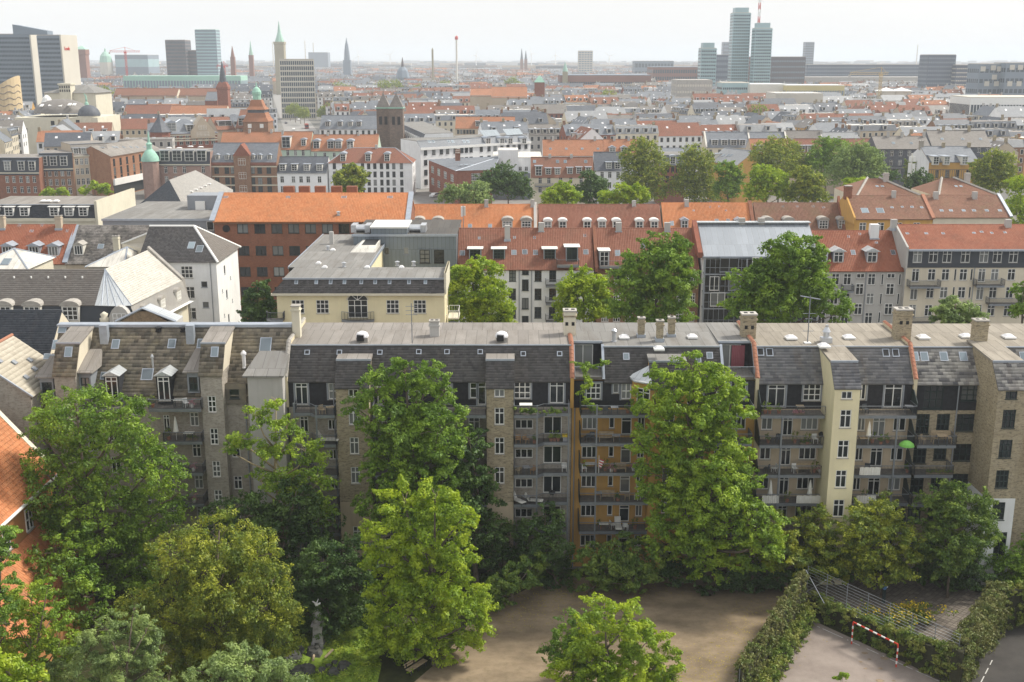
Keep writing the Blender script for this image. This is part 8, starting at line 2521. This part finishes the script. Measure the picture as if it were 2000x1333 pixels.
# trees between the rows of houses
def mid(name,label,Y,spec,leaf,count,seed,**kw):
 k=Y/150.0
 return tree_px(name,label,sum(q[0]for q in spec)/len(spec),Y,spec,leaf,count,seed=seed,**dict(dict(size=.36*k**.6,r0=.3,cmin=.5*k**.3,cmax=1.0*k**.3),**kw))
mid('lime_tree','bright green lime tree between the cream yellow house and the white house',150,[(920,528,24),(950,535,30),(898,545,28),(930,572,48),(972,582,32),(895,600,35),(955,618,45),(985,612,20)],'lime',24000,61)
mid('lime_tree','smaller bright green tree before the white house balconies',150,[(1140,540,20),(1120,560,26),(1160,565,28),(1140,595,40),(1175,602,24),(1108,612,26)],'lime',15000,62)
mid('maple_tree','big dark green tree hiding the brown brick house',142,[(1285,476,24),(1318,492,30),(1258,508,36),(1308,530,44),(1240,550,42),(1338,552,28),(1290,592,58),(1208,545,22),(1228,600,38)],'ash',30000,63)
mid('maple_tree','big spreading tree in front of the glass fronted house',135,[(1545,482,28),(1510,492,22),(1580,492,30),(1545,522,44),(1602,520,16),(1498,552,42),(1448,545,24),(1580,562,46),(1530,592,58),(1618,592,36),(1468,592,38),(1640,612,24),(1440,602,22)],'ash',38000,64)
mid('street_tree','dark street tree between the grey house and the cream yellow house',150,[(506,560,12),(500,580,22),(515,602,26),(490,612,22),(505,630,26)],'dark',9000,65)
mid('courtyard_tree','grey green courtyard tree before the cream mansard house',128,[(1865,602,22),(1842,618,22),(1898,618,22),(1870,632,30)],'silver',8000,66)
mid('courtyard_tree','tree crown at the picture edge by the cream house',140,[(1998,562,18),(2010,600,30)],'ash',3500,67)
MT=[('round_tree','single bushy tree in front of the white red roofed house',300,[(686,335,14),(670,350,18),(700,350,16),(685,365,22)],'olive',7000),('shrub_tree','low grey green trees beside the square red brick house',290,[(890,378,20),(925,381,26),(870,386,14),(945,388,14)],'silver',6000),('round_tree','dark umbrella shaped tree in front of the square red brick house',310,[(985,340,20),(963,355,24),(1008,358,24),(1026,376,14),(985,365,24)],'dark',8000),('round_tree','fresh green tree above the long orange roof',265,[(1096,370,16),(1080,386,20),(1115,386,18)],'lime',5000),('round_tree','dark conical tree right of the fresh green one',290,[(1150,346,14),(1165,366,22),(1136,376,18),(1155,385,20)],'dark',5500),('shrub_tree','light green bushes before the pale blue white house',262,[(1215,376,18),(1245,381,20),(1190,388,18)],'lime',5000),('plane_tree','tall tree beside the dark red house',330,[(1250,285,18),(1265,296,22),(1238,310,26),(1272,326,30),(1250,346,34),(1275,370,28),(1245,378,24)],'olive',13000),('plane_tree','tall tree right of the dark red house',330,[(1356,295,16),(1345,315,22),(1374,315,22),(1360,340,32),(1372,370,32),(1336,365,28)],'olive',11000),('plane_tree','dull green tree before the yellow gabled house',322,[(1416,330,16),(1430,346,20),(1420,370,24)],'ash',5500),('plane_tree','broad tree between the grey gable and the red roofed row',345,[(1510,280,16),(1540,295,25),(1490,300,25),(1520,320,38),(1562,320,22),(1500,335,28)],'olive',11000),('round_tree','yellow green tree in front of the broad tree',288,[(1490,340,21),(1510,356,27),(1478,376,23),(1530,376,20)],'lime',7500),('round_tree','rounded mid green tree above the brown tiled house',283,[(1566,340,18),(1580,360,26),(1560,380,23),(1600,386,18)],'olive',7500),('plane_tree','deep green tree before the red roofed row',345,[(1605,286,18),(1630,300,30),(1600,320,30)],'ash',8500),('willow_tree','large silvery green tree left of the half timbered house',318,[(1680,292,18),(1660,312,28),(1700,315,26),(1688,340,34),(1642,342,26),(1715,330,15)],'silver',12000),('round_tree','small yellow green tree behind the brick chimney',288,[(1658,360,12),(1684,362,16),(1670,372,16)],'lime',3500),('round_tree','dark tree at the foot of the ivy clad gable',318,[(1800,350,18),(1790,365,20),(1745,345,13),(1812,370,16)],'dark',5000),('plane_tree','tall rounded tree right of the half timbered house',320,[(1940,305,16),(1960,320,24),(1920,330,22),(1945,350,34),(1905,350,14)],'olive',10000),('round_tree','yellow green tree at the picture edge behind the cream roof',240,[(1995,362,20),(1985,400,22),(1998,430,26)],'lime',6000),('street_tree','small bright street tree before the beige house',335,[(185,365,9),(204,370,11),(165,372,8)],'lime',2500),('street_tree','small bright street tree before the brown brick house',335,[(95,378,10),(120,376,9)],'lime',2000)]
for i,(n_,l_,Y,sp,lf_,ct)in enumerate(MT):
 mid(n_,l_,Y,sp,lf_,ct,80+i,size=.62 if Y>250 else.5)
 # balcony life: each piece a thing of its own
CLOTH=m_plain('white_cloth',(.70,.69,.65),.8,.06,3)
CUSH=m_plain('grey_cushion',(.36,.37,.40),.9,.1,3)
WICK=m_plain('cane_weave',(.36,.22,.11),.8,.2,8)
PAPER=m_plain('yellow_plastic',(.75,.55,.03),.5,.05)
FLAGR=m_plain('flag_red',(.45,.06,.09),.8,.1)
def P_chair(mat,back=.85):
 t=thing('balcony_chair','x','chair')
 for sx in(-.2,.2):
  for sy in(-.2,.2):
   g=G();g.box(sx-.02,sx+.02,sy-.02,sy+.02,0,.43,mat);g.build('leg',t)
 g=G();g.box(-.24,.24,-.24,.24,.43,.48,mat);g.build('seat',t)
 g=G();g.box(-.24,.24,.2,.25,.5,back,mat);g.build('backrest',t)
 return t
def P_table(mat,w=.7,d=.6):
 t=thing('balcony_table','x','table')
 for sx in(-w/2+.05,w/2-.05):
  for sy in(-d/2+.05,d/2-.05):
   g=G();g.box(sx-.025,sx+.025,sy-.025,sy+.025,0,.7,M['rail']);g.build('leg',t)
 g=G();g.box(-w/2,w/2,-d/2,d/2,.7,.75,mat);g.build('tabletop',t)
 return t
def P_parasol():
 t=thing('parasol','x','parasol')
 g=G();g.tube([(0,0,0),(0,0,2.3)],.03,M['white'],6);g.build('pole',t)
 g=G();g.lathe([(.26,.85),(.2,1.2),(.13,1.8),(.05,2.25)],CLOTH,8);g.build('folded_canopy',t)
 return t
def P_pot(leaf,seed,h=.5,pot='terracotta'):
 t=thing('potted_plant','x','plant')
 g=G();g.lathe([(.13,0),(.19,.3),(.2,.32),(.17,.32)],M[pot],10);g.build('pot',t)
 rs=np.random.RandomState(seed);scatter_box(t,'foliage',[(rs.normal()*.13,rs.normal()*.13,.4+h*rs.rand(),.18)for _ in range(10)],170,.13,leaf,seed)
 return t
def P_box(leaf,seed):
 t=thing('window_box','x','planter')
 g=G();g.box(-.5,.5,-.12,.12,0,.22,M['wood']);g.build('trough',t)
 rs=np.random.RandomState(seed);scatter_box(t,'foliage',[(rs.uniform(-.45,.45),rs.normal()*.07,.25+.22*rs.rand(),.16)for _ in range(16)],300,.11,leaf,seed)
 return t
def P_lounger():
 t=thing('sun_lounger','x','sun lounger')
 g=G();g.box(-.3,.3,-.9,.35,.3,.38,CLOTH);g.build('seat',t)
 g=G();g.hexa([(-.3,.35,.3),(.3,.35,.3),(.3,.45,.3),(-.3,.45,.3),(-.3,.75,.95),(.3,.75,.95),(.3,.85,.93),(-.3,.85,.93)],CLOTH);g.build('backrest',t)
 for sx in(-.27,.27):
  for sy in(-.85,.3):g=G();g.box(sx-.02,sx+.02,sy-.02,sy+.02,0,.3,M['rail']);g.build('leg',t)
 return t
def P_bench():
 t=thing('balcony_bench','x','bench')
 for k in range(3):g=G();g.box(-.7,.7,-.25+k*.15,-.13+k*.15,.42,.46,M['palewood']);g.build('seat_slat',t)
 for k in range(3):g=G();g.box(-.7,.7,.2,.24,.52+k*.13,.62+k*.13,M['palewood']);g.build('back_slat',t)
 for sx in(-.65,.65):
  for sy in(-.22,.2):g=G();g.box(sx-.03,sx+.03,sy-.03,sy+.03,0,.42,M['palewood']);g.build('leg',t)
 return t
def P_barbecue():
 t=thing('barbecue','x','barbecue')
 g=G();g.lathe([(.1,.62),(.3,.75),(.32,.85),(.3,.95),(.1,1.08),(.03,1.1)],M['black'],12);g.build('kettle',t)
 for a in(0,2.1,4.2):g=G();g.tube([(.15*math.cos(a),.15*math.sin(a),.65),(.35*math.cos(a),.35*math.sin(a),0)],.02,M['rail'],5);g.build('leg',t)
 return t
PROTO={}
MAKE={'chair_dark':lambda:P_chair(M['rail']),'chair_white':lambda:P_chair(M['white']),'chair_cane':lambda:P_chair(WICK,.8),'chair_wood':lambda:P_chair(M['palewood']),'table_wood':lambda:P_table(M['palewood']),'table_grey':lambda:P_table(CUSH),'table_white':lambda:P_table(CLOTH,.9),'parasol':P_parasol,'pot_green':lambda:P_pot('ivy',61),'pot_light':lambda:P_pot('locust',62,.7),'pot_pink':lambda:P_pot('pink',63,.35,'white'),'pot_tall':lambda:P_pot('hedge',64,1.2),'box_green':lambda:P_box('hedge',65),'box_pink':lambda:P_box('pink',66),'lounger':P_lounger,'bench':P_bench,'barbecue':P_barbecue}
def put(kind,label,px,w,y,rz=0.0,s=1.0):
 """px pixel column, w floor height, y distance"""
 zc=y*CP+(CAMZ-w)*SP
 loc=((px-CX)/F_PX*zc,y,w+.004)
 if kind not in PROTO:
  o=MAKE[kind]();PROTO[kind]=o;o['label']=label;o.location=loc;o.rotation_euler=(0,0,rz)
 else:
  o=copy_tree(PROTO[kind],loc,rz,label)
 o.scale=(s,s,s)
 o['group']='balcony '+o['category']+'s'
 return o
FLN=['attic','fourth floor','third floor','second floor','first floor']
y1=YF-1.45
L_=[('table_wood',632,0,'wooden table'),('chair_wood',650,0,'wooden chair')]
put('table_wood','slatted wooden table on the attic balcony before the first stair tower',645,slB[0],y1,.3)
put('chair_wood','wooden chair on the attic balcony before the first stair tower',630,slB[0],y1,.8)
put('lounger','pale cushioned lounger on the balcony below the wooden table',640,slB[1],y1,1.5,1.2)
put('table_white','table under a white cloth on the balcony above the cane chairs',1027,slB[0],y1,0,1.3)
put('barbecue','round kettle barbecue on the balcony with the lone bicycle rack',605,slB[2],YF-.8)
for k,(kind,px,fl,lab)in enumerate((('chair_cane',1012,1,'cane armchair at the tower end of the balcony with the yellow tub'),('chair_cane',1027,1,'second cane armchair, nearer the steel post, on the balcony with the yellow tub'),('pot_green',1044,1,'potted plant against the steel post beside the cane armchairs'),('pot_light',1076,1,'first of three clay pots along the rail by the yellow tub'),('pot_green',1083,1,'middle one of three clay pots along the rail by the yellow tub'),('pot_light',1090,1,'clay pot nearest the yellow tub on its balcony'),('chair_wood',1012,2,'tan folding chair at the tower end of the balcony with the white trestle'),('table_grey',1028,2,'small grey table beside the tan folding chair'),('chair_cane',1042,2,'round cane chair by the steel post above the white loungers'),('chair_white',1102,2,'white folding chair below the clay pots'),('lounger',1011,3,'white lounger standing close to the second stair tower'),('lounger',1042,3,'white and blue lounger beside the steel post'),('table_grey',1027,3,'dark table between the two white loungers'),('barbecue',1078,3,'covered dark barbecue beside the angled railing'))):
 put(kind,lab,px,slB[fl],YF-(1.5 if px<1055 else.9),k*.7)
o=thing('storage_tub','bright yellow lidded tub on the corner of a balcony','tub',(atY(1105,866,YF-.95).x,YF-.95,slB[1]));o['group']='balcony tubs'
g=G();g.box(-.28,.28,-.22,.22,0,.5,CUSH);g.build('tub',o);g=G();g.box(-.32,.32,-.26,.26,.5,.72,PAPER);g.build('lid',o)
for k,(kind,px,fl,lab)in enumerate((('table_grey',1200,0,'dark table with a pot on the attic balcony of the ochre house'),('pot_tall',1238,0,'tall leafy pot by the zinc hooded bay'),('pot_green',1226,0,'small pot beside the tall leafy pot'),('chair_dark',1184,0,'dark chair on the attic balcony of the ochre house'),('chair_dark',1147,1,'dark chair near the privacy screen on the upper ochre balcony'),('bench',1184,1,'dark slatted bench on the upper ochre balcony'),('table_grey',1203,1,'table beside the slatted bench on the upper ochre balcony'),('chair_dark',1157,1,'second dark chair beside the post on the upper ochre balcony'),('table_white',1152,2,'white table on the balcony with the striped flag'),('chair_white',1140,2,'white chair at the white table on the flag balcony'),('pot_pink',1194,2,'white pot of pink flowers hung on the flag balcony rail'),('pot_tall',1182,2,'bushy round plant behind the pink flowers'),('pot_green',1201,2,'white potted plant under the pink flowers'),('pot_pink',1237,2,'pot of pink flowers at the tree end of the flag balcony'),('pot_light',1142,2,'low leafy pot in the corner of the flag balcony'),('bench',1208,2,'green bench on the flag balcony'),('bench',1186,3,'brown bench below the flag balcony'),('table_grey',1168,3,'beige box table beside the brown bench'),('pot_green',1207,3,'leafy pot on the balcony below the flag'),('chair_wood',1225,3,'wooden folding chair on the balcony below the flag'),('chair_white',1245,3,'pale deckchair at the tree end below the flag'),('table_white',1179,4,'white square table on the lowest ochre balcony'),('lounger',1207,4,'blue grey cushioned seat on the lowest ochre balcony'),('chair_white',1196,4,'white chair next to the cushioned seat on the lowest ochre balcony'),('chair_white',1222,4,'second white chair beyond the cushioned seat on the lowest ochre balcony'),('pot_tall',1240,4,'dark shrub in a pot at the end of the lowest ochre balcony'),('pot_green',1172,4,'small plant beside the white square table'))):
 put(kind,lab,px,slC[fl],YF-(1.5 if 'rail' in lab or k%3==0 else 1.1),k*.9 if 'chair' in kind else 0)
o=thing('striped_flag','red and white striped flag hanging from the balcony post of the ochre house','flag',(atY(1170,885,YF-1.9).x,YF-1.95,slC[2]+1.5))
g=G()
for k in range(7):g.face([(.03+.04*math.sin(k),.02*k%.05,-.12*k),(.5-.05*k,.03,-.12*k-.16),(.5-.05*k,.03,-.12*k-.28),(.03+.04*math.sin(k+1),.02,-.12*(k+1))],FLAGR if k%2==0 else CLOTH)
g.build('cloth',o);g=G();g.tube([(0,0,-1.4),(0,0,.35)],.02,M['white'],5);g.build('staff',o)
for k,(kind,px,fl,lab)in enumerate((('box_pink',1560,0,'window box of pale flowers on the attic balcony beside the bright tower'),('table_wood',1562,0,'pale wooden table on the attic balcony beside the bright tower'),('pot_light',1503,0,'leafy pot in front of the attic balcony door'),('pot_green',1521,0,'second pot beside the attic balcony door'),('pot_tall',1494,0,'climbing plant by the privacy screen of the attic balcony'),('pot_green',1500,1,'green pot beside dark chairs on the full balcony'),('chair_dark',1512,1,'dark chair at the screen end of the full balcony'),('chair_dark',1520,1,'second dark chair on the full balcony'),('chair_white',1591,1,'white folding chair on the full balcony near the tower'),('pot_tall',1552,1,'row of herbs in a tall pot on the full balcony'),('pot_tall',1576,1,'leafy bush by the rail of the full balcony'),('barbecue',1604,1,'covered barbecue against the tower wall'),('box_green',1572,1,'green window box at the rail of the full balcony'),('chair_dark',1497,2,'dark chair at the screen end one balcony below the barbecue'),('chair_white',1512,2,'white plastic chair one balcony below the barbecue'),('bench',1570,2,'pale green bench one balcony below the barbecue'),('chair_white',1552,2,'white chair beside the pale green bench'),('pot_tall',1590,2,'big leafy green pot beside the pale green bench'),('pot_pink',1602,2,'pink flowering pot close to the tower wall'),('parasol',1503,3,'folded white parasol beside the privacy screen, first of two on its balcony'),('parasol',1580,3,'folded white parasol nearer the bright stair tower'),('table_white',1507,3,'white clothed table at the first folded parasol'),('pot_tall',1537,3,'flowering shrub between the two folded parasols'),('table_wood',1565,3,'brown table beside the parasol nearer the tower'),('chair_dark',1690,0,'dark chair on the attic balcony right of the bright tower'),('table_grey',1775,0,'low grey table by the green screen of the attic balcony'),('parasol',1695,1,'folded white parasol right of the bright tower'),('table_wood',1685,1,'wooden table under the folded parasol right of the tower'),('pot_tall',1703,1,'green climber beside the door right of the tower'),('pot_light',1720,1,'orange green potted plant by the rail right of the tower'),('pot_green',1733,1,'teal green potted plant by the post right of the tower'),('chair_dark',1693,2,'dark chair behind the white cloth screen'),('pot_green',1772,2,'terracotta pot at the end of the white cloth balcony'),('pot_tall',1688,3,'hanging green plants under the white cloth balcony'),('pot_tall',1730,3,'tall climbing plant under the white cloth balcony'))):
 lab=lab.replace('right of','beyond')
 put(kind,lab,px,slD[fl],YF-(1.55 if 'rail' in lab or 'parasol' in lab or 'box' in kind else 1.05),k*.8 if 'chair' in kind else 0)
o=thing('green_parasol','open bright green parasol leaning out from the balcony rail','parasol',(atY(1772,866,YF-2.2).x,YF-2.1,slD[1]-.3))
g=G();g.lathe([(.72,.42),(.62,.62),(.35,.82),(.03,.9)],m_plain('green_fabric',(.16,.42,.08),.7,.1),12);g.build('canopy',o);g=G();g.tube([(0,0,0),(0,0,.88)],.025,M['white'],6);g.build('pole',o)
def screen(label,b,x0,x1,w,y0,seed):
 p0,p1=atY(x0,980,y0),atY(x1,980,y0)
 t=thing('cloth_screen',label,'screen',(p0 .x,y0,w),0,'cloth screens on the cream house balconies');n=26;Lx=p1 .x-p0 .x
 g=G()
 for i in range(n):
  f=lambda q:(Lx*q/n,-.03-.025*math.sin(q*1.9+seed),0)
  a,c=f(i),f(i+1)
  g.face([(a[0],a[1],.08),(c[0],c[1],.08),(c[0],c[1],.86+.02*math.sin(i)),(a[0],a[1],.86+.02*math.sin(i-1))],CLOTH)
 g.build('cloth',t)
screen('white cloth tied along the rail at the first folded parasol',D,1488,1521,slD[3],YF-1.9,1)
screen('white cloth tied along the rail beside the bright stair tower',D,1555,1604,slD[3],YF-1.9,2)
screen('white cloth tied along the rail beyond the bright stair tower',D,1674,1714,slD[2],YF-1.9,3)
screen('wide pale cloth on the lower rail beyond the bright stair tower',D,1672,1710,slD[3],YF-1.9,4)
put('bench','grey wooden bench on the upper balcony of the yellow grey brick house',1838,slE[0],YF-1.0,0,1.3)
put('table_wood','grey wooden table in front of the bench on the brick house balcony',1838,slE[0],YF-1.45,0,1.3)
put('chair_wood','grey wooden chair at the screen end of the brick house balcony',1802,slE[0],YF-1.1,.8)
for x,lab in((1850,'first of three leafy troughs on the lower brick house balcony'),(1835,'middle leafy trough on the lower brick house balcony'),(1818,'leafy trough at the dark end of the lower brick house balcony')):
 put('box_green',lab,x,slE[1],YF-1.5)
wa_=[A.W(340,ya,-1.9)+.1 for ya in(802,866,927,988)]
for k,(kind,px,fl,lab)in enumerate((('table_white',350,0,'pale table on the balcony at the zinc capped dormer'),('chair_white',364,0,'white chair on the balcony at the zinc capped dormer'),('pot_tall',299,0,'leafy pot at the end of the dormer balcony'),('pot_pink',375,0,'pot of white flowers at the corner of the dormer balcony'),('parasol',345,1,'folded white parasol on the balcony below the dormer'),('table_white',370,1,'pale table beside the folded parasol below the dormer'),('pot_tall',330,1,'tall plant by the balcony door below the dormer'),('box_green',375,1,'green trough on the rail below the dormer'),('table_grey',364,2,'round topped table on the middle balcony of the slate house'),('chair_dark',350,2,'dark chair on the middle balcony of the slate house'),('pot_pink',378,2,'white flowers on the middle balcony of the slate house'),('pot_pink',380,3,'purple pink flowers on the lowest visible balcony of the slate house'))):
 put(kind,lab,px,wa_[fl],YF-1.3,k*.8 if 'chair' in kind else 0)
p=atY(1441,700,YF+3.12);g=G();o=thing('red_curtain','dull red curtain hanging in the roof terrace doorway','curtain',(p.x,YF+3.13,Cb.W(1200,737,0)+.1))
for i in range(14):g.face([(-.62+i*.09,-.02*(i%2),0),(-.53+i*.09,-.02*((i+1)%2),0),(-.53+i*.09,-.02*((i+1)%2),2.15),(-.62+i*.09,-.02*(i%2),2.15)],m_plain('red_cloth',(.30,.10,.12),.8,.1)if i==0 else bpy.data.materials['red_cloth'])
g.build('cloth',o)
# haze in the air over the whole city
hz=G();hz.box(-75000,75000,-1800,75000,-1.0,150.0,None)
for i_ in range(len(hz.mi)):hz.mi[i_]=0
hz.mats=[]
hb=NB('haze_air')
pv=hb.node('ShaderNodeVolumePrincipled')
pv.inputs['Color'].default_value=(0.86,0.925,1.0,1)
pv.inputs['Density'].default_value=0.00017
pv.inputs['Anisotropy'].default_value=0.0
hb.link(pv.outputs[0],hb.out.inputs['Volume'])
hm=bpy.data.meshes.new('haze');hm.from_pydata(hz.v,[],hz.f);hm.materials.append(hb.m)
link('haze',hm,kind='stuff')
